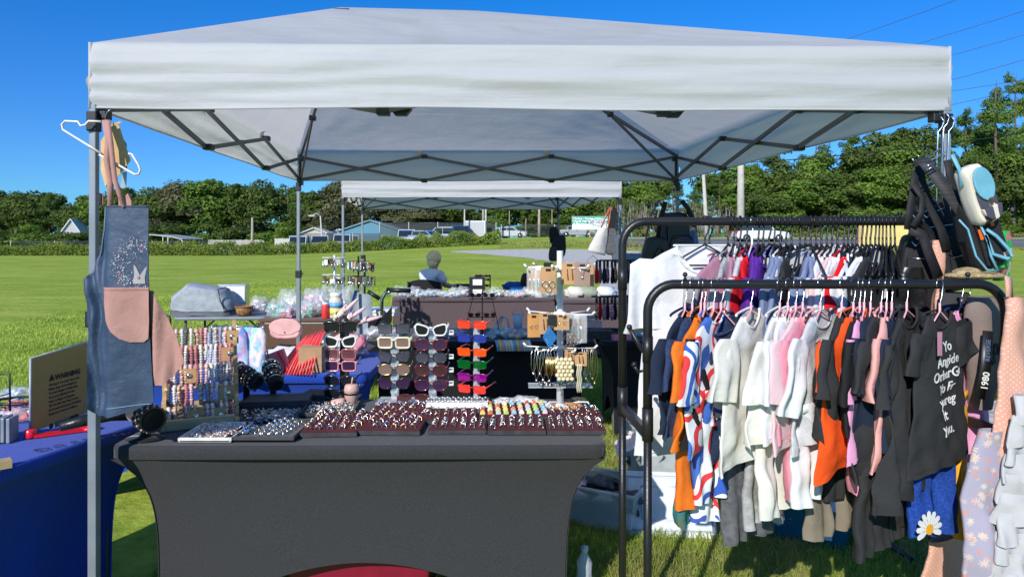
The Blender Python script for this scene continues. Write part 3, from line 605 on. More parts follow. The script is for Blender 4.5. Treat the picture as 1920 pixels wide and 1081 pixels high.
for px, Y, rz, col, kd, lb in [(560, 70, -1.4, (.75, .76, .78), 'suv', 'white parked car left of the leaning lamp post'), (600, 72, -1.3, (.6, .61, .62), 'suv', 'silver parked car under the leaning lamp post'), (642, 72, -1.4, (.7, .7, .72), 'suv', 'pale parked car behind the second tent left post'),
        (763, 71, -1.5, (.72, .74, .78), 'suv', 'white parked car left of the seated person'), (800, 70, -.5, (.25, .3, .36), 'sedan', 'grey blue sedan just left of the seated person'), (828, 74, 3.0, (.42, .45, .5), 'suv', 'silver grey car behind the seated person'), (864, 72, -1.4, (.04, .06, .12), 'suv', 'dark blue parked car under the street lamp'),
        (1082, 88, 0, (.4, .4, .42), 'sedan', 'grey car on the far road left of the billboard'), (955, 90, 0, (.6, .6, .62), 'sedan', 'pale sedan on the far road right of the twin poles')]:
    x = W(px, 0, Y).x; car(lb, (x, Y, terr(x, Y)), rz, col, kd)
# box truck trailer
t = thing('box_trailer', 'white box trailer by the twin poles', 'trailer', (W(892, 0, 75).x, 75, terr(-4, 75)))
b = MB(); b.box((0, 0, 1.25), (2.3, 4, 1.7)); b.build('box', M_white, t, bev=.04); b = MB(); b.box((0, -2.02, 1.25), (2, .04, 1.5)); b.build('door', mat('grey_panel', (.5, .5, .52)), t)
for s_ in (-1, 1): b = MB(); b.lathe([(.1, -.1), (.32, -.1), (.32, .1), (.1, .1)], (s_*1.05, 0, .33), 14, R=Matrix.Rotation(R_(90), 3, 'Y')); b.build('wheel', M_tyre, t)
# yellow board behind the rack end
t = thing('notice_board', 'yellow board between two wooden posts behind the rail end', 'sign', W(1660, 0, 8).xy.to_3d())
b = MB(); b.box((0, 0, 1.55), (.56, .03, .27)); b.build('board', mat('yellow_paint', (.75, .6, .2), var=.08), t)
for s_ in (-.27, .27): b = MB(); b.box((s_, .04, .83), (.07, .05, 1.66)); b.build('post', M_wood, t)
# ================================================================ tents
def canopy_mat():
    m, nt, out = newmat('white_canopy_fabric'); N = nt.nodes; tc = N.new('ShaderNodeTexCoord')
    def noi(s, vec, det=4):
        mp = N.new('ShaderNodeMapping'); mp.inputs['Scale'].default_value = vec; lk(nt, tc.outputs['Object'], mp.inputs[0]); n = N.new('ShaderNodeTexNoise'); n.inputs['Scale'].default_value = s; n.inputs['Detail'].default_value = det; n.inputs['Distortion'].default_value = .6; lk(nt, mp.outputs[0], n.inputs['Vector']); return n.outputs[0]
    r = N.new('ShaderNodeValToRGB'); e = r.color_ramp.elements; e[0].position = .25; e[0].color = (.56, .55, .54, 1); e[1].position = .42; e[1].color = (.64, .655, .69, 1); lk(nt, noi(2.2, (1, 1, .6), 6), r.inputs[0])
    add = N.new('ShaderNodeMath'); add.operation = 'MULTIPLY_ADD'; lk(nt, noi(3, (.35, 1, 6), 5), add.inputs[0]); add.inputs[1].default_value = 1.6; lk(nt, noi(9, (1, 1, 2), 4), add.inputs[2])
    b = N.new('ShaderNodeBump'); b.inputs['Strength'].default_value = .30; b.inputs['Distance'].default_value = .012; lk(nt, add.outputs[0], b.inputs['Height'])
    p = N.new('ShaderNodeBsdfPrincipled'); p.inputs['Roughness'].default_value = .55; p.inputs['Specular IOR Level'].default_value = .35; lk(nt, r.outputs[0], p.inputs['Base Color']); lk(nt, b.outputs[0], p.inputs['Normal'])
    t = N.new('ShaderNodeBsdfTranslucent'); t.inputs[0].default_value = (.95, .89, .82, 1); lk(nt, b.outputs[0], t.inputs['Normal']); mx = N.new('ShaderNodeMixShader'); mx.inputs[0].default_value = .42
    lk(nt, p.outputs[0], mx.inputs[1]); lk(nt, t.outputs[0], mx.inputs[2]); lk(nt, mx.outputs[0], out.inputs[0]); return m
M_can = canopy_mat()
def tent(label, A, B, Cc, D, hem, eave, P1, P2, name='pop_up_canopy', seed=0, slack=1.):
    A, B, Cc, D = [Vector((*q, 0)) for q in (A, B, Cc, D)]; o = (A+B+Cc+D)/4; t = thing(name, label, 'canopy tent', o)
    A, B, Cc, D = A-o, B-o, Cc-o, D-o; P1 = Vector(P1)-o; P2 = Vector(P2)-o
    ov = .006
    def off(q): d = q.normalized()*ov*1.4; return q+d
    a, b_, c, d = off(A), off(B), off(Cc), off(D); e = Vector((0, 0, eave)); h = Vector((0, 0, hem))
    m = MB()
    def wr(p, k=1.): return k*(.012*noise.noise(Vector((p.x*2.2+seed, p.y*2.2, p.z*2)))+.006*noise.noise(Vector((p.x*7, p.y*7+seed, 1))))
    def facet(p0, p1, q1, q0, n1=40, n2=18):
        nn = (p1-p0).cross(q0-p0).normalized()
        def fn(u, v):
            lo = p0.lerp(p1, u); hi = q0.lerp(q1, u); p = lo.lerp(hi, v); edge = min(u, 1-u)*2
            s_ = -.10*slack*math.sin(math.pi*u)*(1-v)**2*v*3
            rad = 0
            for (cx, sg) in ((0., 1), (1., -1)):
                ang = math.atan2(v+.02, abs(u-cx)+.02); dist = math.hypot(u-cx, v); rad += .010*math.sin(ang*26+seed)*max(0, 1-dist*2.2)*min(1, dist*8)
            kk = min(1, v*6)*min(1, (1-v)*8)*min(1, edge*7)
            return p+nn*((wr(p)+rad)*kk)+Vector((0, 0, s_))
        m.sheet(fn, n1, n2)
    facet(a+e, b_+e, P2, P1, 60, 26); facet(d+e, c+e, P1, P2, 60, 26); facet(c+e, a+e, P1, P1); facet(b_+e, d+e, P2, P2)
    for (p, q) in ((a, b_), (b_, d), (d, c), (c, a)):
        nu_ = 60 if (p == a or p == d) else 40; nn = Vector(((q-p).y, -(q-p).x, 0)).normalized(); L = (q-p).length
        def val(u, v, p=p, q=q, nn=nn, L=L):
            pt = (p+e).lerp(q+e, u); z = eave+(hem-eave)*v; x = u*L; k = min(1, v*5)
            f_ = .006*math.sin(v*11+4.5*noise.noise(Vector((x*.6, seed, 0)))+x*.9)*(.4+abs(noise.noise(Vector((x*.8,2,seed))))*2)+.014*noise.noise(Vector((x*.75, v*4.5, seed)))+.006*noise.noise(Vector((x*3, v*9, seed+5)))
            dz = .006*noise.noise(Vector((x*1.3, 0, seed+9)))*v
            return Vector((pt.x, pt.y, z+dz))+nn*((max(-.006, f_)*1.1+.008)*k)
        m.sheet(val, nu_, 18)
        # hem
        hb = [val(u/30, 1.)+Vector((0, 0, .004)) for u in range(31)]; m.tube(hb, .004, 5)
        for cr in (p,): m.tube([cr+e+cr.normalized()*.004, cr+h+cr.normalized()*.004], .006, 6)
    co_ = m.build('canopy', M_can, t); bm_ = bmesh.new(); bm_.from_mesh(co_.data); bmesh.ops.remove_doubles(bm_, verts=bm_.verts, dist=.0008); bmesh.ops.recalc_face_normals(bm_, faces=bm_.faces); bm_.to_mesh(co_.data); bm_.free()
    legs = {}
    for (q) in (A, B, Cc, D):
        g = MB(); g.box((q.x, q.y, .62), (.030, .030, 1.24)); g.box((q.x, q.y, 1.24+.36), (.0245, .0245, .74)); g.build('leg', M_leg, t, bev=.003)
        g = MB(); inn = -q.normalized(); g.box((q.x, q.y, hem-.045), (.036, .036, .07)); g.box((q.x+inn.x*.022, q.y+inn.y*.022, (eave+hem)/2-.03), (.020, .020, eave-hem+.02)); inn = -q.normalized(); g.box((q.x+inn.x*.03, q.y+inn.y*.03, hem-.01), (.04, .04, .05)); g.box((q.x+inn.x*.05, q.y+inn.y*.05, eave-.06), (.035, .035, .035)); g.build('leg_bracket', M_blackp, t, bev=.004)
        g = MB(); g.box((q.x, q.y, 1.22), (.042, .042, .06)); g.tube([(q.x+.02, q.y-.02, 1.22), (q.x+.045, q.y-.03, 1.225)], .007, 6); g.build('height_latch', M_blackp, t, bev=.003)
        g = MB(); g.box((q.x, q.y, .006), (.09, .09, .012)); g.build('foot_plate', M_gun, t)
    zt, zb = eave-.04, hem+.0
    for (p, q) in ((A, B), (B, D), (D, Cc), (Cc, A)):
        nn = Vector((-(q-p).y, (q-p).x, 0)).normalized()*.03; P_ = [p+nn+(q-p)*(i/3) for i in range(4)]
        g = MB()
        for i in range(3):
            of = nn.normalized()*.012
            g.beam(P_[i]+Vector((0, 0, zt))+of, P_[i+1]+Vector((0, 0, zb))+of, .012, .022); g.beam(P_[i]+Vector((0, 0, zb))-of, P_[i+1]+Vector((0, 0, zt))-of, .012, .022)
            mid = (P_[i]+P_[i+1])/2+Vector((0, 0, (zt+zb)/2)); j = MB(); j.box(mid, (.035, .035, .024)); j.build('truss_joint', M_blackp, t, bev=.004)
            for zz in ((zt, zb) if i else ()): j = MB(); j.box(P_[i]+Vector((0, 0, zz)), (.045, .045, .03)); j.build('truss_joint', M_blackp, t, bev=.004)
        g.build('scissor_truss', M_gun, t)
        if name and p in (Cc, D):
            for i in (1, 2): g = MB(); g.box(P_[i]+Vector((-.04, -.0, zt+.035)), (.045, .01, .05)); g.build('velcro_tab', mat('tab_fabric', (.5, .47, .42)), t)
    for q, P_ in ((A, P1), (Cc, P1), (B, P2), (D, P2)):
        s0 = q*.985+Vector((0, 0, zt+.01)); en = P_-Vector((0, 0, .06)); el = s0.lerp(en, .40)-Vector((0, 0, .02)); g = MB(); g.beam(s0, el, .016, .022); g.beam(el, en, .016, .022); g.beam(q*.985+Vector((0, 0, zb+.01)), el, .012, .018); g.build('roof_strut', M_gun, t)
        g = MB(); g.box(el, (.04, .04, .035)); g.build('strut_elbow', M_blackp, t, bev=.004)
    for P_ in (P1, P2): g = MB(); g.box(P_-Vector((0, 0, .05)), (.1, .1, .06)); g.build('peak_hub', M_blackp, t, bev=.006)
    return t
tA, tB, tC, tD = (-1.468, 2.40), (1.555, 2.45), (-1.69, 5.41), (1.31, 5.41)
T1 = tent('white peaked pop up canopy over the front stall', tA, tB, tC, tD, 1.955, 2.185, (-.85, 3.4, 2.65), (-.21, 3.9, 2.80))
T2 = tent('second white canopy further back over the seated person', (-1.83, 7.4), (1.172, 7.4), (-2.28, 10.4), (.71, 10.4), 1.945, 2.15, (-.9, 8.7, 2.6), (-.1, 9.0, 2.7), seed=7)
# small black clips on the front truss seen under the hem
for px, y, lb in [(752, 211, 'small black bracket left of centre under the front hem'), (1262, 214, 'black bracket right of centre under the front hem')]:
    p = W(px, y, 2.47); b = MB(); b.prism([(-.04, .012), (.04, .012), (.02, -.012), (-.02, -.012)], .03); o = b.build('corner_gusset', M_blackp, T1); o.location = p-T1.location
# ================================================================ covered tables
def cover(name, label, cx, cy, rz, L, Wd, m, H=.74, inset=.14, arch=.31, cat='covered table', tau=.10, lip=.05, folds=0., part=True, rc=.05):
    t = thing(name, label, cat, (cx, cy, 0), rz); hx, hy = L/2, Wd/2
    b = MB(); top = []
    ns = 5
    ring0 = []
    for sx, sy, a0 in ((1, -1, -90), (1, 1, 0), (-1, 1, 90), (-1, -1, 180)):
        for k in range(ns+1):
            a = R_(a0+90*k/ns); ring0.append((sx*(hx-rc)+rc*math.cos(a), sy*(hy-rc)+rc*math.sin(a)))
    G = []
    for (off, z) in ((-.012, H), (-.003, H-.003), (0, H-.012), (0, H-lip+.004), (-.004, H-lip)):
        G.append([b.v((x*(1+off/hx), y*(1+off/hy), z)) for x, y in ring0])
    n = len(ring0)
    for A, B_ in zip(G, G[1:]):
        for k in range(n): b.f((B_[k], B_[(k+1) % n], A[(k+1) % n], A[k]), 0, True)
    b.f(G[0])
    ins = lambda z: inset*(1-math.exp(-max(0, (H-lip)-z)/tau))+.004
    cs = [(-hx, -hy), (hx, -hy), (hx, hy), (-hx, hy)]
    for i in range(4):
        p, q = cs[i], cs[(i+1) % 4]; Ls = math.hypot(q[0]-p[0], q[1]-p[1]); ar = arch if Ls > 1. else arch*.8
        def fn(u, v, p=p, q=q, ar=ar, Ls=Ls):
            edge = min(u, 1-u)*Ls; zl = max(0, ar*(1-(abs(u-.5)*Ls/(.86 if Ls > 1 else .30))**2))
            z = (H-lip)+(zl-(H-lip))*v; I = ins(z); sg = lambda c: (1 if c > 0 else -1)
            x0, y0 = p[0]-sg(p[0])*I, p[1]-sg(p[1])*I*.55; x1, y1 = q[0]-sg(q[0])*I, q[1]-sg(q[1])*I*.55
            x, y = x0+(x1-x0)*u, y0+(y1-y0)*u
            c_ = math.sin(math.pi*u); bow = .02*c_*(1-v)+.004
            nx, ny = (q[1]-p[1])/Ls, -(q[0]-p[0])/Ls
            fo = folds*math.sin(u*Ls*22+v*3)*v+(.006*noise.noise(Vector((x*2.2, y*2.2, z*2.2))))+.004*math.sin(edge*55)*math.exp(-edge*9)*(1-v)
            return (x+nx*(fo-bow), y+ny*(fo-bow), z)
        b.sheet(fn, 40, 18)
    b.build('stretch_cover', m, t)
    # table under the cover: top slab and folding legs
    g = MB(); g.box((0, 0, H-.027), (L-.03, Wd-.03, .03)); g.build('tabletop', M_white, t)
    for sx in (-1, 1):
        for sy in (-1, 1): g = MB(); g.tube([(sx*(hx-.2), sy*(hy-.12), H-.05), (sx*(hx-.19), sy*(hy-.12), 0.01)], .014, 8); g.build('leg', M_gun, t)
    return t
def spandex(name, col): return mat(name, col, rough=.85, var=.2, nsc=190, bump=.25, bsc=260, spec=.25, sheen=.15)
M_char = spandex('charcoal_spandex', (.036, .036, .039)); M_roy = spandex('royal_blue_spandex', (.010, .055, .40)); M_blk = spandex('black_spandex', (.010, .010, .012)); M_mau = spandex('mauve_spandex', (.105, .075, .085)); M_brn = spandex('brown_cloth', (.13, .07, .045))
cover('stall_table', 'front table under a charcoal grey stretch cover with rings and sunglasses on it', -.566, 2.875, R_(.4), 1.83, .74, M_char, arch=.272)
cover('stall_table', 'royal blue covered table at the left edge of the photo', -2.10, 2.17, R_(75), 1.83, .76, M_roy, arch=.05, folds=.008, inset=.18)
cover('stall_table', 'royal blue covered table behind the sunglasses, beside the black one', -1.725, 4.20, 0, 1.83, .76, M_roy)
cover('stall_table', 'black covered table behind the sunglasses in the middle', -.24, 5.44, 0, 1.72, .76, M_blk, inset=.10)
cover('stall_table', 'black covered table standing behind the rack poles', 1.47, 5.44, 0, 1.62, .76, M_blk, inset=.10)
cover('stall_table', 'mauve covered table in front of the seated person', -.50, 9.15, R_(1), 2.10, .76, M_mau, tau=.6, inset=.04, arch=.05)
cover('stall_table', 'mauve covered table right of the display post', 1.12, 8.9, 0, 1.1, .76, M_mau, tau=.6, inset=.04, arch=.05)
cover('stall_table', 'small table under a crumpled brown cloth behind the left rear tent leg', -1.92, 6.75, R_(2), .98, .62, M_brn, tau=.5, inset=.16, arch=.3, lip=.03)
# grey folding table at the back left
t = thing('folding_table', 'small grey folding table carrying the grey covered bundle', 'folding table', (-2.87, 7.0, 0), R_(4)); b = MB(); b.box((0, 0, .715), (.90, .62, .035)); b.build('tabletop', mat('grey_table_plastic', (.17, .20, .23), rough=.5), t, bev=.012)
for sx in (-.36, .36):
    for sy in (-.25, .25): b = MB(); b.tube([(sx, sy, .7), (sx, sy, .02)], .013, 8); b.build('leg', M_gun, t)
    b = MB(); b.tube([(sx, -.25, .12), (sx, .25, .12)], .01, 6); b.tube([(sx, 0, .5), (sx*.4, 0, .69)], .009, 6); b.build('leg_brace', M_gun, t)
# red tub under the front table
b = MB(); b.box((0, 0, .16), (.52, .34, .30), taper=1.1); b.box((0, 0, .315), (.60, .42, .02)); o = b.build('storage_tub', mat('crimson_plastic', (.22, .005, .03), rough=.35), bev=.02, loc=(-.60, 2.85, 0)); tag(o, 'crimson plastic tub under the charcoal covered front table', 'storage tub')
# ================================================================ goods on the front table
TZ = .743
def onT(px, py, z=TZ): return Gp(px, py, z)
M_maroon = mat('maroon_foam', (.075, .012, .018), rough=.95, bump=.4, bsc=400); M_foam = mat('grey_foam', (.06, .06, .062), rough=.95, bump=.6, bsc=350, var=.3)
M_silver = mat('silver_metal', (.82, .74, .64), rough=.22, metal=1., nsc=80, var=.4); M_gold = mat('gold_metal', (.80, .55, .22), rough=.25, metal=1.); M_bronze = mat('bronze_wire', (.16, .08, .04), rough=.4, metal=.7)
STONE = [mat('gem_'+n, c, rough=.15, coat=.5) for n, c in [('white', (.85, .85, .85)), ('rose', (.75, .35, .4)), ('blue', (.1, .25, .6)), ('black', (.02, .02, .02)), ('amber', (.6, .3, .08)), ('pearl', (.75, .68, .6)), ('green', (.2, .4, .2))]]
def ring_mesh(R, r, m, sm, big=1.):
    b = MB(); b.tube([(R*math.cos(2*math.pi*k/14), 0, R*math.sin(2*math.pi*k/14)) for k in range(14)], r, 6, closed=True); b.ell((0, 0, R+r*.6), (r*2*big, r*1.8*big, r*1.5*big), 7, 5, m=1); o = b.build('ring', [m, sm]); return o
RP = []
for i, (R, r, m, sm, bg_) in enumerate([(.0100, .0016, M_silver, STONE[0], 1.2), (.0098, .0013, M_silver, STONE[3], 1.5), (.0102, .0015, M_gold, STONE[0], 1.4), (.0100, .0018, M_silver, STONE[1], 1.6), (.0100, .0012, M_silver, STONE[5], 1.9), (.0100, .0014, M_silver, STONE[2], 1.7)]):
    RP.append(ring_mesh(R, r, m, sm, bg_))
RES = []
for i, c in enumerate([(.75, .22, .08), (.8, .75, .6), (.55, .62, .6), (.8, .6, .15), (.25, .5, .6), (.55, .7, .2), (.5, .12, .08), (.75, .5, .55)]):
    b = MB(); b.lathe([(.0085, -.003), (.0112, -.0025), (.0118, 0), (.0112, .0025), (.0085, .003)], (0, 0, 0), 14, R=Matrix.Rotation(R_(90), 3, 'X')); b.ell((0, 0, .0115), (.006, .0035, .003), 8, 4); RES.append(b.build('ring', mat('resin_%d' % i, c, rough=.2, coat=.5)))
used = set()
def put(p, loc, rot, label, cat, group, name=None, sc_=1.):
    if p.name in used: o = p.copy(); C.objects.link(o)
    else: o = p; used.add(p.name)
    o.location = loc; o.rotation_euler = rot; o['label'] = label; o['category'] = cat; o['group'] = group
    if sc_ != 1.: o.scale = (sc_,)*3
    if name: o.name = name
    return o
def quad(pl, pr, pt):  # front-left px, front-right px, back-y
    a = onT(*pl); c = onT(*pr); yb = onT(pl[0], pt).y; return a, c, yb
def pad(fl, fr, back, nx, ny, where, protos, kind='maroon', jit=.0015, skip=0., skew=0.):
    a, c, yb = quad(fl, fr, back); w_ = (c-a).length; d = max(.06, yb-(a.y+c.y)/2); rz = math.atan2(c.y-a.y, c.x-a.x); cen = (a+c)/2; cen.y += d/2; cen.z = TZ
    b = MB(); b.box((0, 0, .008), (w_, d, .016), m=1); b.box((0, 0, .0175), (w_-.004, d-.004, .003), m=0)
    for i in range(int(d/.011)): b.box((0, -d/2+.008+i*.011, .0195), (w_-.012, .005, .003), m=0)
    o = b.build('ring_pad', [M_maroon, M_foam], bev=.001, loc=cen, rz=rz); tag(o, where[0], 'ring display pad', 'foam ring pads on the charcoal table')
    if nx*ny == 0: return
    for i in range(nx):
        for j in range(ny):
            if rnd.random() < skip: continue
            x = -w_/2+w_*(i+.5)/nx+rnd.uniform(-jit, jit)+skew*(j/ny-.5); y = -d/2+.012+(d-.022)*(j+.5)/ny; q = Vector((x, y, 0)); q.rotate(Matrix.Rotation(rz, 3, 'Z').to_euler())
            put(rnd.choice(protos), cen+q+Vector((0, 0, .0245)), (rnd.uniform(-.35, .1), rnd.uniform(-.3, .3), rz+rnd.uniform(-.25, .25)), where[1], 'ring', where[2])
S_ = RP[:2]+[RP[0], RP[4]]
pad((665, 815), (790, 816), 762, 7, 11, ['large maroon ring pad with seven close rows left of the table centre', 'ring standing in the seven close rows of the large maroon pad', 'rings in the seven row pad'], RP+[RP[2], RP[3]], skew=.03, skip=.12)
pad((556, 820), (664, 818), 779, 5, 8, ['ring pad heaped with mixed rings at the left centre of the table', 'ring in the mixed heap on the left centre pad', 'rings in the mixed heap pad'], RP+[RP[2], RP[2]], jit=.006)
pad((802, 814), (912, 814), 795, 6, 4, ['front maroon ring pad right of the shadow gap', 'ring in the front maroon pad just right of the seven row pad', 'rings in the front middle pad'], S_)
pad((790, 795), (893, 793), 773, 6, 3, ['maroon ring pad behind the front middle pad', 'ring in the pad behind the front middle pad, below the white ring block', 'rings in the pad below the white block'], S_+[RP[2]])
pad((914, 815), (1024, 815), 791, 6, 5, ['maroon ring pad in front of the bright resin rings', 'silver ring in the pad in front of the bright resin rings', 'rings before the resin rings'], S_)
pad((895, 790), (1028, 788), 763, 9, 4, ['ring pad filled with chunky bright resin rings', 'chunky bright resin ring in the colourful pad', 'resin rings'], RES+RP[:1], jit=.001)
pad((1026, 815), (1137, 815), 792, 6, 5, ['maroon ring pad at the front right table corner', 'silver ring in the pad at the front right table corner', 'rings at the right table corner'], RP[:2])
pad((1029, 790), (1130, 789), 771, 6, 4, ['maroon ring pad behind the front right corner pad', 'silver ring in the pad below the wooden dish', 'rings below the wooden dish'], RP[:2])
# trays
def tray(fl, fr, back, h, m, label, wall=.006, inner=None, dz=0., tilt=0.):
    a, c, yb = quad(fl, fr, back); w_ = (c-a).length; d = yb-(a.y+c.y)/2; rz = math.atan2(c.y-a.y, c.x-a.x); cen = (a+c)/2; cen.y += d/2; cen.z = TZ+dz
    b = MB(); b.box((0, 0, .004), (w_, d, .008), m=1 if inner else 0)
    for s_ in (-1, 1): b.box((s_*(w_/2-wall/2), 0, h/2), (wall, d, h)); b.box((0, s_*(d/2-wall/2), h/2), (w_-2*wall, wall, h-.0007))
    o = b.build('tray', [m, inner or m], bev=.0015, loc=cen, rz=rz); o.rotation_euler[0] = tilt; tag(o, label, 'jewellery tray'); return o, cen, w_, d
M_wcard = mat('white_card', (.72, .70, .66), rough=.8); M_greyb = mat('charcoal_card', (.05, .05, .052), rough=.8, var=.2)
o, cen, w_, d = tray((333, 829), (434, 829), 798, .018, M_wcard, 'white tray filled with pale pink jewellery at the front left')
def heap(n, cen, w_, d, mats_, name, label, sz=(.004, .012), h=.012, kind='chain'):
    b = MB()
    for i in range(n):
        x = rnd.uniform(-.46, .46)*w_; y = rnd.uniform(-.44, .44)*d; z = rnd.uniform(0, h); k = rnd.random(); m = rnd.randrange(len(mats_)); s_ = rnd.uniform(*sz)
        if k < .45:
            a0 = rnd.uniform(0, 6.28); tl = rnd.uniform(-1.0, 1.0); Rm = Matrix.Rotation(tl, 3, 'X') @ Matrix.Rotation(a0, 3, 'Y')
            b.tube([Vector((x, y, z+s_*.3))+Rm @ Vector((s_*math.cos(2*math.pi*q/9), s_*math.sin(2*math.pi*q/9)*.7, 0)) for q in range(9)], s_*.14, 4, m=m, closed=True)
        elif k < .8: b.ell((x, y, z), (s_*.7, s_*.5, s_*.5), 6, 4, m=m)
        else: b.box((x, y, z), (s_*1.6, s_*.8, s_*.4), m=m, R=Matrix.Rotation(rnd.uniform(0, 3), 3, 'Z') @ Matrix.Rotation(rnd.uniform(-.6, .6), 3, 'X'))
    o = b.build(name, mats_, loc=cen); o['kind'] = 'stuff'; tag(o, label, 'jewellery'); return o
heap(240, cen+Vector((0, 0, .010)), w_*.9, d*.85, [STONE[0], STONE[5], mat('rose_gold', (.75, .42, .33), rough=.3, metal=.8), M_silver], 'jewellery_heap', 'heap of pale pink and silver jewellery in the white tray')
o, cen, w_, d = tray((421, 828), (551, 828), 793, .02, M_greyb, 'black open box with silver rings at the front left', inner=M_velvet)
for i in range(4):
    for j in range(6):
        put(RP[rnd.choice([0, 1, 5])], cen+Vector((-.02+i*.028+rnd.uniform(-.002, .002)+j*.004, -d*.36+j*d*.13, .021)), (-.4, rnd.uniform(-.3, .3), .4), 'ring in the black open box at the front left', 'ring', 'rings in the black box', sc_=1.15)
heap(40, cen+Vector((-w_*.33, 0, .012)), w_*.22, d*.7, [M_silver, STONE[3], STONE[2]], 'jewellery_heap', 'loose dark stones at the left of the black open box')
o, cen, w_, d = tray((368, 801), (545, 796), 771, .006, M_velvet, 'low black velvet panel of statement rings behind the white tray')
heap(150, cen+Vector((-w_*.16, 0, .010)), w_*.62, d*.9, [M_silver, STONE[3], STONE[0], M_blackp], 'jewellery_heap', 'dark stone rings on the left of the low black panel', sz=(.005, .011), h=.008)
heap(190, cen+Vector((w_*.22, 0, .010)), w_*.5, d*.9, [M_silver, STONE[0], STONE[1], STONE[6], STONE[5]], 'jewellery_heap', 'pale stone rings on the right of the low black panel', sz=(.005, .010), h=.008)
o, cen, w_, d = tray((556, 783), (660, 781), 760, .022, M_greyb, 'black tray of silver rings left of the pink tumbler', inner=M_velvet)
heap(170, cen+Vector((0, 0, .012)), w_*.88, d*.75, [M_silver, STONE[0], STONE[3], STONE[5]], 'jewellery_heap', 'crowded silver rings in the tray left of the pink tumbler', sz=(.005, .010))
b = MB(); b.box((0, 0, .02), (.285, .15, .04)); b.box((0, 0, .022), (.288, .153, .003)); o = b.build('gift_box', M_greyb, bev=.002, loc=onT(512, 768)+Vector((0, .07, 0)), rz=.13); tag(o, 'closed flat charcoal gift box behind the low black panel', 'box')
b = MB(); b.box((0, 0, .016), (.2, .12, .032)); o = b.build('gift_box', M_greyb, bev=.002, loc=onT(605, 752)+Vector((0, .05, 0)), rz=-.1); tag(o, 'charcoal gift box half hidden behind the ring tray', 'box')
# white ring block
t = thing('ring_block', 'white slotted block of plain silver rings behind the maroon pads', 'ring display', onT(857, 771)+Vector((0, .03, 0)), 0); b = MB(); b.box((0, 0, .012), (.275, .07, .024)); b.box((0, -.005, .030), (.27, .045, .016)); b.build('block', M_white, t, bev=.002)
for i in range(22):
    o = RP[0].copy(); C.objects.link(o); o.location = t.location+Vector((-.125+i*.0119, -.018+.02*(i % 2), .042)); o.rotation_euler = (-.35, 0, .5); o['label'] = 'plain silver ring in the white slotted block'; o['category'] = 'ring'; o['group'] = 'rings in the white block'; o.scale = (1.15,)*3
b = MB(); b.box((0, 0, .006), (.09, .025, .012)); tag(b.build('price_strip', M_card, loc=onT(880, 776)), 'tan price strip before the white ring block', 'price tag')
# velvet bracelet rolls
M_leather = mat('brown_leather', (.09, .045, .03), rough=.6, var=.3); M_bead = mat('pale_bead', (.62, .48, .42), rough=.35)
def roll(label, base, cz, ax, L, r, bands, name='bracelet_stand'):
    t = thing(name, label, 'bracelet stand', base); ax = Vector(ax).normalized(); c = Vector((0, 0, cz)); Rm = ax.to_track_quat('Z', 'Y').to_matrix()
    b = MB(); b.lathe([(.055, 0), (.058, .004), (.02, .009), (.012, .02), (.012, cz-r*.6)], (0, 0, 0), 24, sx=1.25); b.build('foot', M_velvet, t)
    b = MB(); b.lathe([(0, -L/2), (r*.8, -L/2), (r, -L/2+.006), (r, L/2-.006), (r*.85, L/2), (r*.8, L/2-.012), (0, L/2-.014)], c, 24, R=Rm); b.build('roll', M_velvet, t)
    for (pos, kind, m) in bands:
        p = c+ax*pos*L/2; b = MB(); n = 26; x = Rm @ Vector((1, 0, 0)); y = Rm @ Vector((0, 1, 0))
        if kind == 'bead':
            for k in range(n): a = 2*math.pi*k/n; b.ell(p+(x*math.cos(a)+y*math.sin(a))*(r+.0055), (.0055,)*3, 6, 4, m=k % 2)
        elif kind == 'flat': b.lathe([(r+.001, -.007), (r+.004, -.006), (r+.004, .006), (r+.001, .007)], p, 26, R=Rm)
        else: b.tube([p+(x*math.cos(2*math.pi*k/20)+y*math.sin(2*math.pi*k/20))*(r+.003) for k in range(20)], .0032, 6, closed=True)
        o = b.build('bracelet', m); o.location = t.location
        tag(o, {'bead': 'beaded bracelet on ', 'flat': 'flat leather bracelet on ', 'cord': 'thin cord bracelet on '}[kind]+label.split(',')[0], 'bracelet', 'bracelets on '+label.split(',')[0])
    return t
BM = [M_bead, M_leather]
roll('black velvet roll at the left table corner', onT(272, 822), .088, (.72, -.62, -.06), .16, .042, [(-.1, 'cord', M_leather), (.1, 'bead', BM), (.3, 'flat', M_leather), (.48, 'bead', [M_leather, M_bead]), (.64, 'flat', M_leather), (.8, 'bead', BM), (.93, 'cord', M_leather)])
for q in (0, 1): b = MB(); b.tube([(q*.05, 0, .06), (q*.055+.01, -.01, .02), (q*.06+.0, -.012, -.012)], .0012, 4); o = b.build('pale_string', mat('pale_cord', (.5, .42, .34))); o.location = onT(290-q*50, 812)+Vector((0, 0, .01)); tag(o, ['pale cord dangling under the right of the corner roll', 'pale cord dangling left of the corner roll'][q], 'cord')
sb = [STONE[3], M_silver]; sr = [STONE[3], STONE[1]]
roll('left black velvet roll behind the gift box', onT(462, 757), .130, (.80, -.5, -.28), .17, .034, [(-.8, 'bead', sb), (-.5, 'cord', M_silver), (-.25, 'bead', sr), (0, 'bead', [mat('dark_red_bead', (.3, .03, .04)), STONE[3]]), (.22, 'bead', sb), (.5, 'flat', M_blackp), (.75, 'bead', sb)])
roll('right black velvet roll behind the gift box', onT(512, 752), .125, (.42, -.72, -.42), .17, .034, [(-.8, 'cord', M_silver), (-.6, 'bead', sb), (-.35, 'cord', M_silver), (-.1, 'bead', sb), (.15, 'flat', M_blackp), (.4, 'bead', [M_silver, STONE[3]]), (.6, 'cord', M_silver)])
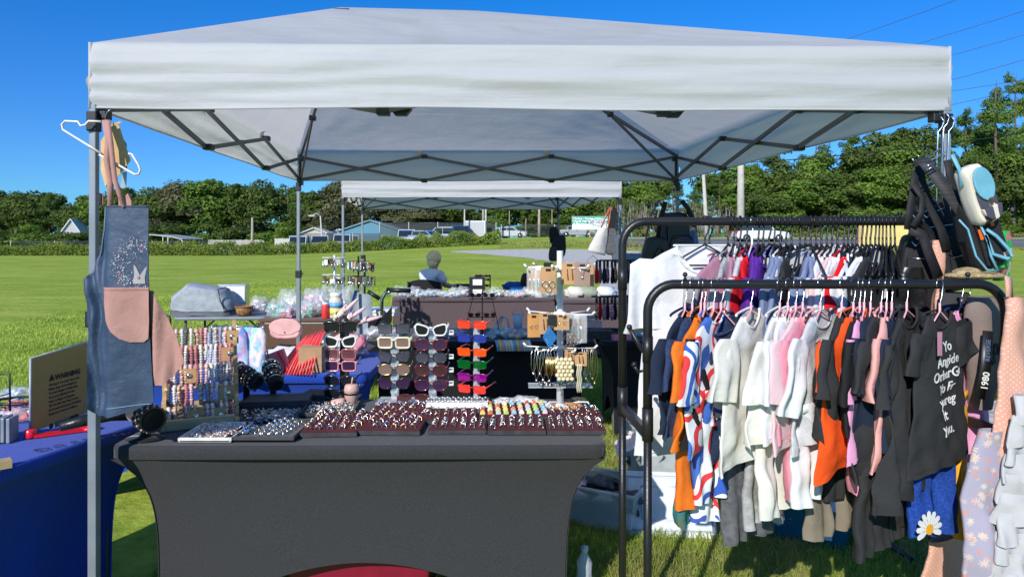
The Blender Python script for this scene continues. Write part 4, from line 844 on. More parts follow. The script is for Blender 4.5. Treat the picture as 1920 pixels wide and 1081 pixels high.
# stepped wooden bracelet rack
rk = thing('bracelet_rack', 'stepped pale wooden rack hung with beaded bracelets', 'bracelet rack', onT(352, 797)+Vector((0, .12, 0)), .42)
ST = [(-.13, .07), (-.075, .145), (-.01, .215), (.06, .285), (.12, .35)]; hw = .135
for s_ in (-1, 1):
    b = MB(); b.box((s_*hw, -.01, .012), (.018, .34, .024))
    for y, z in ST: b.box((s_*hw, y+.012, z/2+.02), (.016, .020, z+.025)); b.box((s_*hw, y+.035, z+.03), (.016, .06, .014))
    b.build('side_frame', M_wood, rk, bev=.001)
for y_ in (-.165, .15): b = MB(); b.box((0, y_, .02), (2*hw-.02, .02, .04)); b.build('base_rail', M_wood, rk, bev=.001)
BC = [(.75, .7, .66), (.72, .35, .42), (.3, .32, .45), (.08, .07, .08), (.55, .2, .2), (.45, .3, .2), (.62, .62, .7), (.8, .55, .5), (.25, .28, .3), (.7, .64, .5)]
BMt = [mat('bead_%d' % i, c, rough=.3, coat=.3) for i, c in enumerate(BC)]; brac = []
for i in range(10):
    b = MB(); n = 22
    for k in range(n):
        a = 2*math.pi*k/n; b.ell((0, .012*math.sin(a), -.032+.038*math.cos(a)), (.0066+.0016*(k % 3 == 0), .006, .006), 6, 4, m=k % 2)
    brac.append(b.build('beaded_bracelet', [BMt[i], BMt[(i*3+4) % 10] if i % 2 else BMt[i]]))
lv = ['lowest', 'second lowest', 'middle', 'second highest', 'highest']
for l, (y, z) in enumerate(ST):
    b = MB(); b.tube([(-hw, y, z), (hw, y, z)], .0065, 8); b.build('dowel', M_wood, rk)
    for k in range(13):
        if l < 2 and rnd.random() < .35: continue
        p = Vector((-hw+.018+k*.0195+rnd.uniform(-.003, .003), y, z+.004)); pr = brac[(k*7+l*3) % 10 if l not in (2, 3) else (rnd.choice([0, 6, 9, 4]) if l == 3 else rnd.randrange(10))]
        q = Matrix.Rotation(.42, 3, 'Z') @ p
        put(pr, rk.location+q, (rnd.uniform(-.15, .15), rnd.uniform(-.08, .08), .42+rnd.uniform(-.4, .4)), 'beaded bracelet on the %s dowel of the stepped wooden rack' % lv[l], 'bracelet', 'bracelets on the %s dowel' % lv[l], sc_=1.05)
for l, xx, lb in [(0, -.02, 'lower left'), (0, .07, 'lower right'), (1, .1, 'middle right'), (2, -.05, 'upper left'), (3, .11, 'top right'), (4, .12, 'topmost')]:
    y, z = ST[l]; b = MB(); b.box((0, 0, -.03), (.062, .002, .06)); b.ell((.005, -.004, -.03), (.012, .003, .012), 8, 4, m=1); o = b.build('bracelet_card', [M_card, M_silver], loc=rk.location+Matrix.Rotation(.42, 3, 'Z') @ Vector((xx, y-.016, z)), rz=.42+rnd.uniform(-.2, .2)); tag(o, 'brown jewellery card at the %s of the wooden rack' % lb, 'jewellery card')
# ---------------------------------------------------------------- sunglasses
def lens_outline(kind, w_, h):
    P = []; n = 20
    for k in range(n):
        a = 2*math.pi*k/n; c, s_ = math.cos(a), math.sin(a)
        if kind == 'square': e = .38
        elif kind == 'rect': e = .35
        elif kind == 'round': e = .85
        else: e = .6
        x = math.copysign(abs(c)**e, c)*w_/2; z = math.copysign(abs(s_)**e, s_)*h/2
        if kind == 'cat': z += (x/(w_/2))*h*.18 if z > 0 else 0; x *= 1-(.16 if z < 0 else 0)
        if kind == 'round': x *= 1.0
        P.append((x, z))
    return P
def glasses(label, loc, rz, kind, fm, lm, fr=.0028, w_=.062, h=.05, group=None, tilt=.10, sc_=1.):
    t = thing('sunglasses', label, 'sunglasses', loc, rz, group); t.rotation_euler = (tilt, 0, rz); t.scale = (sc_,)*3; gap = .018
    b = MB()
    for s_ in (-1, 1):
        o = lens_outline(kind, w_, h); b.tube([(s_*(w_/2+gap/2+x*1.0), 0+.004*abs(x/w_)*(1 if x > 0 else 0), z) for x, z in o], fr, 6, closed=True, flat=1.)
    b.tube([(-gap*.6, 0, h*.22), (0, -.004, h*.3), (gap*.6, 0, h*.22)], fr, 6)
    for s_ in (-1, 1): b.ell((s_*(w_+gap/2), .004, h*.3), (.004+fr, .005, .004+fr), 8, 5)
    b.build('frame', fm, t)
    for s_ in (-1, 1):
        b = MB(); b.prism([(s_*(w_/2+gap/2+x*.97), z*.97) for x, z in lens_outline(kind, w_, h)], .0016, c=(0, .001, 0)); b.build('lens', lm, t)
        b = MB(); b.tube([(s_*(w_+gap/2+.002), .005, h*.3), (s_*(w_+gap/2+.003), .07, h*.27), (s_*(w_+gap/2-.003), .115, h*.2), (s_*(w_+gap/2-.01), .14, -h*.2)], [fr*1.4, fr*1.1, fr, fr], 6); b.build('temple', fm, t)
    return t
def lens(n, c1, c2=None, a=.9):
    m = mat('lens_'+n, c1, col2=c2 or c1, rough=.05, spec=.5, coat=.0, alpha=a, nsc=6); return m
L_dark = lens('dark', (.012, .014, .02), a=.95); L_smoke = lens('smoke', (.10, .11, .14), (.05, .05, .07), .8); L_rose = lens('rose', (.22, .08, .08), (.1, .04, .05), .88); L_pur = lens('purple', (.07, .03, .09), (.03, .015, .04), .93); L_brown = lens('brown', (.10, .045, .04), (.04, .02, .02), .93); L_tan = lens('tan', (.30, .2, .17), (.2, .13, .11), .85)
F_bk = mat('frame_black', (.012, .012, .012), rough=.15, coat=.6); F_wh = mat('frame_white', (.82, .82, .8), rough=.15, coat=.6); F_cr = mat('frame_cream', (.78, .70, .50), rough=.15, coat=.6); F_pk = mat('frame_pink', (.78, .30, .33), rough=.15, coat=.6); F_mr = mat('frame_maroon', (.14, .01, .03), rough=.15, coat=.6); F_rs = mat('frame_rose_clear', (.5, .17, .17), rough=.1, coat=.6, alpha=.75); F_gold = M_gold
YS = 3.17
def zat(py, Y=YS): return CZ-(py-HY)/F*Y
def xat(px, Y=YS): return (px-960)/F*Y
# black stand
t = thing('sunglasses_stand', 'black upright sunglasses stand at the left of the display row', 'sunglasses stand', (xat(642), YS+.03, TZ)); H = zat(603)-TZ
b = MB(); b.box((0, .02, .006), (.14, .12, .012)); b.build('base', M_blackp, t, bev=.003)
b = MB(); b.box((0, .01, H/2), (.040, .022, H)); b.ell((0, .004, H-.01), (.026, .018, .03), 12, 8); b.build('upright', M_blackp, t, bev=.004)
for i, (py, kd, fm, lm, fr, lb) in enumerate([(612, 'square', F_bk, L_dark, .0045, 'black square sunglasses at the top of the black stand'), (640, 'cat', F_wh, L_dark, .005, 'white framed cat eye sunglasses on the black stand'), (663, 'square', F_rs, L_rose, .004, 'rose tinted square sunglasses under the white pair'), (685, 'square', F_pk, L_pur, .0035, 'pink framed square sunglasses with purple lenses'), (713, 'round', F_bk, L_dark, .004, 'round black sunglasses second from the bottom of the black stand'), (737, 'round', F_bk, L_dark, .004, 'round black sunglasses at the bottom of the black stand')]):
    glasses(lb, (xat(639), YS-.012, zat(py)), rnd.uniform(-.06, .06), kd, fm, lm, fr, .062, .046, 'sunglasses on the black stand')
# clear double stand
t = thing('sunglasses_stand', 'clear acrylic two column sunglasses stand in the middle', 'sunglasses stand', (xat(775), YS, TZ))
b = MB(); b.box((0, .0, .006), (.33, .13, .008)); b.build('base', M_clear, t, bev=.002)
for s_ in (-.088, .088): b = MB(); b.box((s_, .02, .17), (.035, .006, .33)); b.build('upright', M_clear, t); [MB().box((s_, .0, .05+k*.062), (.03, .035, .014)).build('nose_rest', M_clear, t) for k in range(5)]
for px, col in ((740, [(615, 'square', F_bk, L_smoke, .0018, 'thin black wire square pair with see through lenses'), (641, 'square', F_cr, L_tan, .005, 'cream framed square pair with tan lenses'), (667, 'cat', F_bk, L_smoke, .0018, 'thin black cat eye pair with blue grey lenses'), (691, 'round', F_gold, L_tan, .0022, 'rounded gold rim pair with brown fade lenses'), (717, 'cat', F_bk, L_pur, .002, 'thin rim pair with purple lenses at the left bottom')]),
                (809, [(618, 'cat', F_wh, L_dark, .0042, 'white cat eye pair with black lenses on the clear stand'), (645, 'round', F_mr, L_pur, .0035, 'maroon framed rounded pair under the white cat eye pair'), (669, 'round', F_bk, L_smoke, .0025, 'dark rounded pair in the middle of the right column'), (693, 'round', F_mr, L_brown, .0025, 'brown rounded pair fourth down the right column'), (720, 'round', F_mr, L_pur, .0025, 'purple brown rounded pair at the right bottom')])):
    for py, kd, fm, lm, fr, lb in col: glasses(lb, (xat(px), YS-.02, zat(py)), rnd.uniform(-.05, .05), kd, fm, lm, fr, .063, .048 if kd != 'round' else .05, 'sunglasses on the clear two column stand')
for i, py in enumerate((623, 668, 693, 718)): b = MB(); b.box((0, 0, 0), (.022, .001, .022)); b.box((0, -.001, .003), (.012, .0008, .006), m=1); o = b.build('price_tag', [M_white, M_blackp], loc=(xat(846), YS, zat(py)), rz=.2); tag(o, ['top', 'second', 'third', 'lowest'][i]+' white price tag right of the clear stand', 'price tag')
t_ = glasses('brown sunglasses lying upside down on the clear stand base', (xat(778), YS-.06, TZ+.035), .1, 'round', F_mr, L_brown, .0025, .06, .045, None, tilt=-1.1)
# clear single stand, tinted pairs
t = thing('sunglasses_stand', 'clear single column stand of brightly tinted sunglasses', 'sunglasses stand', (xat(893), YS, TZ)); b = MB(); b.box((0, 0, .005), (.12, .12, .01)); b.build('base', M_blackp, t, bev=.002); b = MB(); b.box((0, .02, .18), (.03, .005, .36)); b.build('upright', M_clear, t)
def tint(n, c): return mat('tinted_lens_'+n, c, rough=.08, coat=.3, alpha=.8), mat('tinted_frame_'+n, tuple(x*.8 for x in c), rough=.15, alpha=.9, coat=.7)
for py, n, c, lb in [(608, 'red', (.95, .05, .02), 'red tinted rectangular pair at the top of the bright column'), (633, 'blue', (.02, .04, .35), 'dark blue tinted rectangular pair under the top red pair'), (659, 'orange', (.95, .10, .01), 'orange red rectangular pair third from the top'), (682, 'green', (.0, .12, .015), 'dark green tinted rectangular pair'), (706, 'purple', (.28, .0, .22), 'purple tinted rectangular pair'), (728, 'scarlet', (.95, .06, .04), 'red tinted pair at the bottom of the bright column')]:
    lm, fm = tint(n, c); glasses(lb, (xat(885), YS-.015, zat(py)), -.28 if py < 720 else -.4, 'rect', fm, lm, .0022, .058, .034, 'sunglasses on the bright column', sc_=1.02)
# pink tumbler
M_tum = mat('pink_tumbler', (.66, .42, .36), rough=.45); p = onT(659, 758)
t = thing('tumbler', 'small dusty pink tumbler with a straw before the black stand', 'cup', p); b = MB(); b.lathe([(.024, 0), (.03, .002), (.031, .045), (.032, .048), (.032, .06)], (0, 0, 0), 20); b.build('body', M_tum, t)
b = MB(); b.lathe([(.033, .048), (.0335, .053), (.033, .057)], (0, 0, 0), 20); b.build('band', M_blackp, t); b = MB(); b.lathe([(.033, .06), (.034, .066), (.030, .086), (.026, .092), (0, .094)], (0, 0, 0), 20); b.build('lid', M_tum, t); b = MB(); b.tube([(.0, 0, .09), (.005, 0, .125)], .003, 6); b.build('straw', M_tum, t)
b = MB(); b.ell((0, 0, .018), (.035, .025, .02), 12, 6, wob=.4); tag(b.build('scrunchie', M_tum, loc=onT(635, 762)), 'dusty pink scrunchie left of the small tumbler', 'scrunchie')
# ---------------------------------------------------------------- white earring tower
YE = 3.02; ez = lambda py: zat(py, YE)-TZ
t = thing('earring_tower', 'white tiered earring stand at the right end of the front table', 'earring stand', (xat(1050, YE), YE, TZ)); H = ez(470)
b = MB(); b.box((0, 0, .008), (.17, .13, .014)); b.lathe([(.06, .014), (.022, .022), (.018, .03)], (0, 0, 0), 16); b.build('foot', M_white, t, bev=.002)
b = MB(); b.lathe([(.016, .02), (.014, .2), (.014, H-.002), (.0145, H)], (0, 0, 0), 16); b.build('post', M_white, t)
ZT = [ez(502), ez(588), ez(652)]
for k, z in enumerate(ZT):
    b = MB(); b.lathe([(.014, -.012), (.034, -.008), (.034, .004), (.016, .012)], (0, 0, z), 16); b.build('collar', M_white, t)
    for a in range(6):
        aa = a*math.pi/3+.25+k*.3; d = Vector((math.cos(aa), math.sin(aa), 0)); b = MB(); b.tube([d*.03+Vector((0, 0, z)), d*.155+Vector((0, 0, z+.004))], .0032, 6); b.tube([d*.15+Vector((0, 0, z+.003)), d*.165+Vector((0, 0, z+.018))], .005, 6); b.build('arm', M_white, t)
b = MB(); b.box((0, 0, ez(722)), (.28, .09, .003)); b.tube([(-.14, -.045, ez(722)), (.14, -.045, ez(722))], .0025, 5); b.tube([(-.14, .045, ez(722)), (.14, .045, ez(722))], .0025, 5); b.build('shelf', M_clear, t)
def card(label, px, py, Y, w_, h, m, deco=0, rz=0., grp='earring cards on the white tower', name='earring_card'):
    b = MB(); b.box((0, 0, -h/2), (w_, .0018, h)); b.box((0, -.0015, -h*.12), (w_*.35, .001, h*.1), m=1)
    if deco == 1: [b.tube([(x+.006*math.cos(q*.9), -.003, -h*.55+.008*math.sin(q*.9)) for q in range(7)], .0012, 4, m=2, closed=True) for x in (-w_*.2, w_*.2)]
    elif deco == 2: [b.tube([(x+.013*math.cos(q*.45), -.004, -h*.68+dz+.013*math.sin(q*.45)) for q in range(14)], .0022, 5, m=2, closed=True) for x, dz in ((-w_*.24, 0), (w_*.24, 0), (.0, -.018))]
    elif deco == 3: [b.tube([(x, -.003, -h*.3), (x+.004, -.004, -h*.8)], .002, 4, m=2) for x in (-w_*.15, w_*.15)]
    elif deco == 4: b.tube([(-w_*.3, -.003, -h*.1), (0, -.004, -h*.6), (w_*.3, -.003, -h*.1)], .0014, 4, m=2); b.ell((0, -.005, -h*.65), (.005, .002, .007), 6, 4, m=2)
    o = b.build(name, [m, M_blackp, M_silver if deco != 3 else M_bronze], loc=W(px, py, Y), rz=rz); return tag(o, label, 'earring card', grp)
for i, (px, py, dy, w_, h, m, dc, rz, lb) in enumerate([(1028, 500, -.14, .062, .11, M_card, 2, .05, 'brown card with three hoop earrings at the top tier front'), (1028, 492, -.12, .04, .045, M_blackp, 0, .05, 'small black card above the hoop earring card'), (1068, 492, -.05, .07, .095, M_card, 3, -.1, 'plain brown card right of the post on the top tier'), (1092, 492, -.08, .066, .10, mat('dull_card', (.30, .2, .16)), 4, -.15, 'darker brown card with a pendant at the top right'), (1105, 494, .02, .05, .1, M_card, 1, -.8, 'brown card turned edge on at the top right'), (1002, 495, -.02, .05, .11, M_card, 1, .9, 'brown card turned sideways at the top left'),
        (1001, 588, -.1, .055, .10, mat('orange_card', (.55, .27, .08)), 1, .1, 'orange brown card at the left of the middle tier'), (1022, 586, -.13, .05, .09, M_card, 3, .1, 'brown card with drop earrings on the middle tier'), (1035, 590, -.15, .035, .045, M_blackp, 0, 0, 'small black card above the blue diamond earring'), (1053, 589, -.14, .064, .066, M_card, 1, -.05, 'brown card with small studs on the middle tier'), (1068, 655, -.12, .045, .055, M_card, 3, .3, 'tilted brown card on the lower tier'), (1089, 660, -.13, .05, .058, M_card, 3, -.1, 'brown card with a black bow on the lower tier')]):
    card(lb, px, py, YE+dy, w_, h, m, dc, rz)
def packet(label, px, py, Y, w_, h, fill, rz=0., grp=None, name='jewellery_packet', cat='packet'):
    t = thing(name, label, cat, W(px, py, Y), rz, grp); b = MB(); b.drape([(0, -w_/2, w_/2), (-h*.5, -w_/2, w_/2), (-h, -w_/2*.95, w_/2*.95)], .006, .003, 90, rnd.random()*6, 8, 6, wob=.004); b.build('bag', M_bag, t)
    b = MB(); b.box((0, 0, -h*.5), (w_*.5, .003, h*.7)); b.ell((0, -.003, -h*.6), (w_*.25, .003, h*.2), 8, 5, m=1); b.build('contents', fill, t); return t
pk = [M_card, M_silver]
for i, (px, py, dy, w_, h, lb) in enumerate([(1003, 498, -.05, .04, .13, 'first clear packet at the top left of the tower'), (1010, 498, -.09, .035, .135, 'second clear packet at the top left of the tower'), (1017, 500, -.06, .035, .13, 'third clear packet beside the hoop card'), (994, 500, .02, .035, .12, 'outermost clear packet at the top left')]): packet(lb, px, py, YE+dy, w_, h, pk, rnd.uniform(-.4, .4), 'clear packets at the top left of the tower')
for i, (px, py, dy, lb) in enumerate([(1074, 590, -.1, 'large clear packet with dark card on the middle tier'), (1088, 590, -.06, 'clear packet at the right of the middle tier')]): packet(lb, px, py, YE+dy, .06, .12, [mat('dull_card', (.3, .2, .16)), M_silver], .2-i*.6, 'clear packets on the middle tier')
# blue diamond earring, tassels, beads, chains
M_bluel = mat('blue_leather', (.02, .16, .42), rough=.4); b = MB()
for k in range(5): w__ = .008; [b.beam((-.026+k*.013, 0, 0), (-.026+k*.013+.026, 0, .0) if False else (-.026+k*.0065+.026, 0, -.032+k*.0065), .004, .007)]; b.beam((-.026+k*.0065, 0, k*.0065), (k*.0065, 0, -.032+k*.0065), .003, .007); b.beam((-.026+k*.0065+.0, .004, -k*.0065), (k*.0065, .004, .032-k*.0065), .003, .007)
o = b.build('diamond_earring', M_bluel, loc=W(1031, 632, YE-.16)); o.scale = (1, 1, 1.35); tag(o, 'woven blue diamond earring on the middle tier', 'earring')
def strand(label, px, py, Y, L, m, kind, grp, name='necklace'):
    b = MB(); w_ = .012
    if kind == 'chain':
        pts = [(w_*math.sin(math.pi*k/12)*(1 if k < 12 else 1), 0, 0) for k in range(0)]; P = []
        for k in range(20): a = math.pi*2*k/20; P.append((w_*math.sin(a)+.002*rnd.uniform(-1, 1), .004*math.cos(a*2), -L/2+L/2*math.cos(a)))
        b.tube(P, .0015, 4, closed=True); b.ell((0, -.002, -L-.005), (.006, .003, .007), 6, 4)
    elif kind == 'tassel':
        for k in range(7): x = rnd.uniform(-.01, .01); b.tube([(x*.3, 0, -.01), (x, rnd.uniform(-.004, .004), -L)], [.0022, .003], 4)
    elif kind == 'balls':
        for r_ in range(6):
            for c_ in range(4): b.ell((-.027+c_*.018+(r_ % 2)*.008, -.004*rnd.random(), -.012-r_*.0165), (.0095,)*3, 8, 6)
    elif kind == 'braid':
        for x in (-.008, .0, .008): b.tube([(x+.002*math.sin(k), 0, -L*k/14) for k in range(15)], .0035, 5)
    o = b.build(name, m, loc=W(px, py, Y), rz=rnd.uniform(-.4, .4)); return tag(o, label, 'necklace' if kind in ('chain', 'braid') else 'earring', grp)
for i in range(7): strand('silver chain hanging at the left of the lower tier', 1000+i*6, 654, YE-.06-.09*(i % 3)/2, .10+.03*(i % 2), M_silver, 'chain', 'silver chains left on the lower tier')
for i in range(4): strand('gold tassel earring hanging in the middle of the lower tier', 1026+i*5, 664, YE-.13, .085, M_gold, 'tassel', 'gold tassels', 'tassel_earring')
strand('cream bead cluster earring on the lower tier', 1057, 668, YE-.14, .1, mat('cream_bead', (.78, .68, .42), rough=.35), 'balls', None, 'bead_cluster')
for i in range(3): strand('fine silver chain between the bead cluster and the braids', 1070+i*5, 668, YE-.1, .11, M_silver, 'chain', 'fine chains right of the bead cluster')
strand('pale gold braided necklace on the lower tier', 1086, 682, YE-.135, .12, mat('pale_gold', (.72, .66, .48), rough=.35, metal=.3), 'braid', None)
for i in range(6): strand('silver chain hanging at the right of the lower tier', 1095+i*4, 652, YE-.02, .11+.02*(i % 3), M_silver if i < 4 else M_gold, 'chain', 'silver chains right on the lower tier')
for i in range(3): strand('short bronze necklace on the middle tier right', 1062+i*7, 628, YE-.12, .04, M_bronze, 'chain', 'bronze pieces on the middle tier')
# wooden dish, clear packets, straps on the table
b = MB(); b.lathe([(.02, .0), (.035, .003), (.058, .020), (.062, .032), (.057, .031), (.04, .010), (0, .006)], (0, 0, 0), 28, sx=1.15, sy=.8); tag(b.build('wooden_dish', mat('orange_wood', (.50, .24, .10), rough=.35, coat=.3, stretch=(1, 8, 1), nsc=8, var=.35), loc=onT(1062, 772)), 'shiny orange wood dish at the right end of the front table', 'dish')
b = MB(); b.tube([(-.10, 0, .015), (-.08, .02, .03), (-.05, .065, .02), (0, .075, .006), (.05, .065, .02), (.09, .02, .03), (.105, -.005, .012)], .004, 6); tag(b.build('necklace_stand', M_white, loc=onT(1065, 768)), 'curved white wire either side of the wooden dish', 'necklace stand')
def clutter(label, px, py, sx, sy, h, mats_, name='jewellery_packets', n=60, cat='packets', sz=(.008, .02)):
    p = onT(px, py); b = MB(); b.ell((0, 0, h*.3), (sx, sy, h), 18, 8, wob=.5, fr=9); o0 = thing(name, label, cat, p); b.build('bag', M_bag, o0); b = MB()
    for i in range(n):
        x, y = rnd.uniform(-1, 1)*sx*.8, rnd.uniform(-1, 1)*sy*.8; z = h*.25+h*.5*rnd.random(); s_ = rnd.uniform(*sz)
        if i % 2: b.tube([(x+s_*math.cos(q), y+s_*math.sin(q)*.6, z+s_*.3*math.sin(q+x*90)) for q in range(6)], s_*.18, 4, m=i % len(mats_), closed=True)
        else: b.ell((x, y, z), (s_*.6, s_*.5, s_*.35), 6, 4, m=i % len(mats_))
    b.build('contents', mats_, o0); return o0
clutter('pearly necklaces heaped behind the resin rings', 948, 757, .055, .04, .022, [STONE[5], M_silver, STONE[0]], 'necklace_heap', 90, 'necklaces')
clutter('crumpled clear jewellery packets left of the tower foot', 985, 755, .07, .045, .024, [STONE[0], M_silver, STONE[5]])
clutter('clear packets of pearl strings in front of the tower shelf', 1010, 760, .04, .03, .02, [STONE[0], STONE[5], M_white])
clutter('orange stones in a small packet behind the wooden dish', 1085, 752, .025, .02, .015, [STONE[4], M_gold], n=26)
for x, lb in ((-.045, 'left'), (-.0, 'middle'), (.045, 'right')): b = MB(); b.box((x, 0, .012), (.024, .012, .024), m=0); b.box((x, -.0065, .012), (.015, .001, .012), m=1); tag(b.build('stud_card', [M_blackp, M_white], loc=onT(979, 771)), lb+' small black stud card standing behind the resin rings', 'earring card')
for k, (px, z_) in enumerate([(1040, 724), (1022, 724), (1065, 724)]):
    b = MB(); [b.ell((rnd.uniform(-.025, .025), rnd.uniform(-.03, .03), .006), (.006, .005, .005), 6, 4, m=rnd.randrange(2)) for _ in range(26)]; o = b.build('charm_pile', [M_silver, STONE[3]], loc=(xat(px, YE), YE, TZ+ez(722)+.002)); tag(o, ['middle', 'left', 'right'][k]+' pile of charms on the clear tower shelf', 'charms')
# ================================================================ double rail garment rack
RY, RZ, FY, FZ = 2.40, 1.56, 2.10, 1.36
rack = thing('garment_rack', 'black double rail garment rack crowded with shirts', 'garment rack', (0, 0, 0))
def rail(xl, xr, Y, Z, r=.0145, R=.085):
    b = MB(); P = [Vector((xl, Y, .9)), Vector((xl, Y, Z-R-.05))]+[Vector((xl+R-R*math.cos(R_(a)), Y, Z-R+R*math.sin(R_(a)))) for a in range(0, 91, 12)]+[Vector((xr-R+R*math.sin(R_(a)), Y, Z-R+R*math.cos(R_(a)))) for a in range(0, 91, 12)]+[Vector((xr, Y, Z-R-.05)), Vector((xr, Y, .9))]
    b.tube(P, r, 14); b.build('rail', M_black, rack)
    for x in (xl, xr):
        b = MB(); b.tube([(x, Y, .95), (x, Y, .04)], r*.9, 14); b.build('upright', M_black, rack); b = MB(); b.tube([(x, Y, Z-.16), (x, Y, Z-.24)], r*1.14, 14); b.build('collar', M_blackp, rack); b = MB(); b.tube([(x, Y, .98), (x, Y, .88)], r*1.2, 14); b.build('collar', M_blackp, rack)
    for x in (xl+R+.03, xr-R-.03):
        b = MB(); b.tube([(x, Y, Z+r-.002), (x, Y, Z+r+.012)], .004, 8); b.ell((x, Y, Z+r+.015), (.008,)*3, 10, 6); b.build('stop_knob', M_blackp, rack)
rail(.388, 1.478, RY, RZ); rail(.417, 1.516, FY, FZ)
for xa, xb in ((.388, .417), (1.478, 1.516)):
    for z in (.90, .10): b = MB(); b.beam((xa, RY, z+.01), (xb, FY, z), .022, .03); b.build('cross_tube', M_black, rack, bev=.003)
    b = MB(); b.tube([(xa, RY+.25, .05), (xb, FY-.25, .05)], .014, 10); b.build('foot', M_black, rack)
for x, Y, s_ in ((.417, FY, -1), (1.516, FY, 1)):
    b = MB(); b.tube([(x, Y, FZ-.22), (x+s_*.02, Y-.0, FZ-.2), (x+s_*.055, Y, FZ-.135)], .006, 8); b.ell((x+s_*.056, Y, FZ-.132), (.009,)*3); b.tube([(x, Y, FZ-.235), (x+s_*.012, Y, FZ-.265), (x+s_*.03, Y, FZ-.27), (x+s_*.042, Y, FZ-.25)], .005, 8); b.ell((x+s_*.042, Y, FZ-.247), (.008,)*3); b.build('side_hook', M_black, rack)
def hanger(kind, label, x, Y, Z, th, w_, grp, r=.0145, sh=.20):
    t = thing('clothes_hanger', label, 'clothes hanger', (x, Y, Z), th, grp); rr = r+.004
    hk = [Vector((rr*math.cos(R_(a)), 0, rr*math.sin(R_(a)))) for a in (200, 165, 130, 95, 60, 25, 0, -20)]+[Vector((.010, 0, -.038)), Vector((.0, 0, -.058)), Vector((0, 0, -.075))]
    b = MB(); b.tube([Matrix.Rotation(math.radians(0), 3, 'Z') @ p for p in hk], .0016 if kind != 'black' else .0032, 6); b.build('hook', M_steel if kind != 'black' else M_blackp, t)
    m = {'pink': M_pinkp, 'black': M_blackp, 'white': M_white, 'wire': M_steel}[kind]; b = MB(); q = .0030 if kind != 'black' else .0036; h = w_/2; d = .075 if kind != 'black' else .06
    b.tube([(0, 0, -.055), (0, 0, -.078), (0, 0, -.082)], [.0035, .0035, .004], 8) if kind != 'wire' else None
    b.tube([(0, 0, -.080), (-h*.94, 0, -.08-d), (-h, 0, -.08-d-.008), (-h*.94, 0, -.08-d-.014), (h*.94, 0, -.08-d-.014), (h, 0, -.08-d-.008), (h*.94, 0, -.08-d)], q, 6, closed=True)
    for i_, q_ in enumerate(b.V): b.V[i_] = (q_[0], q_[1], q_[2]+sh*q_[0])
    b.build('frame', m, t); return t
def tee(label, px, row, th, w_, L, m, name='t_shirt', cat='t-shirt', grp=None, sl=.11, nw=.05, hk='pink', dip=.045, sm=None, amp=.013, k=42., dy=0., texts=None, sw=.07, sa=15, hemw=.014, hng=True, drop=0., trim=None, sh=.20):
    SH = Matrix.Identity(4); SH[2][0] = sh
    Y, Z = ((RY, RZ) if row == 'r' else (FY, FZ)); Y += dy; x = (px-960)/F*Y; th = R_(th); sd = rnd.random()*50
    if hng: hanger(hk, hk+' hanger carrying the '+label.split(' on ')[0].split(' at ')[0].split(' facing')[0], x, Y, Z, th, w_*(.72 if hk != 'black' else .5), hk+' hangers on the '+('rear' if row == 'r' else 'front')+' rail', sh=sh)
    z0 = -.088-drop-(.018 if row == 'r' and th < 1.1 and sh else 0); q1, q2 = rnd.uniform(.55, 1.35), rnd.uniform(.6, 1.35); k *= 1 if texts else q1; amp *= .6 if texts else q2; b = MB(); b.M = SH; h = w_/2; th0 = .007+.018*w_
    fr = b.drape([(z0, -nw, nw), (z0-.012, -nw-.03, nw+.03), (z0-.055, -h+.022, h-.022), (z0-.095, -h, h), (z0-.18, -h*.95, h*.95), (z0-L*.6, -h*1.02, h*1.02), (z0-L, -h*1.14, h*1.14)], th0, amp, k, rnd.random()*6, 30, 26, neck=(nw, dip), seed=sd, hemw=hemw)
    for s_ in (-1, 1):
        b.M = SH @ Matrix.Translation((s_*(h-.028), 0, z0-.065)) @ Matrix.Rotation(-s_*R_(sa+rnd.uniform(-5, 5)), 4, 'Y')
        b.drape([(.022, -.035, .035), (0, -sw*.8, sw*.75), (-sl*.5, -sw*.78, sw*.72), (-sl, -sw*.80, sw*.80)], .013, amp*.8, 50, rnd.random()*6, 14, 10, seed=sd+3, m=1 if sm else 0, hemw=.006)
    o = b.build(name, [m]+([sm] if sm else []), loc=(x, Y, Z), rz=th); tag(o, label, cat, grp)
    cb = MB(); cb.M = SH; cb.tube([(nw*1.02*math.cos(R_(a)), fr(nw*math.cos(R_(a)), z0-.004)-.001, z0+.002-dip*abs(math.sin(R_(a)))) for a in range(0, 181, 15)], .0042, 6); cb.tube([(nw*1.02*math.cos(R_(a)), .02+.008*math.sin(R_(a)), z0+.004) for a in range(0, 181, 30)], .004, 6); cb.build('collar', trim or m, o)
    hb = MB(); hb.M = SH; hb.tube([(-h*.99+2*h*.99*q/24, fr(-h*.99+2*h*.99*q/24, z0-L)-.0008, z0-L+.014) for q in range(25)], .0011, 4); hb.build('hem_stitch', m, o)
    if texts:
        for (tx, zz, size, mm, xx) in texts:
            tb = text_mb(tx, size, .0004, warp=lambda X, Y_, Z_: (X+xx, fr(X+xx, Z_+zz)-.0022+Y_, Z_+zz+sh*(X+xx)), bold=size*.012); tb.build('print', mm, o)
    return o, fr
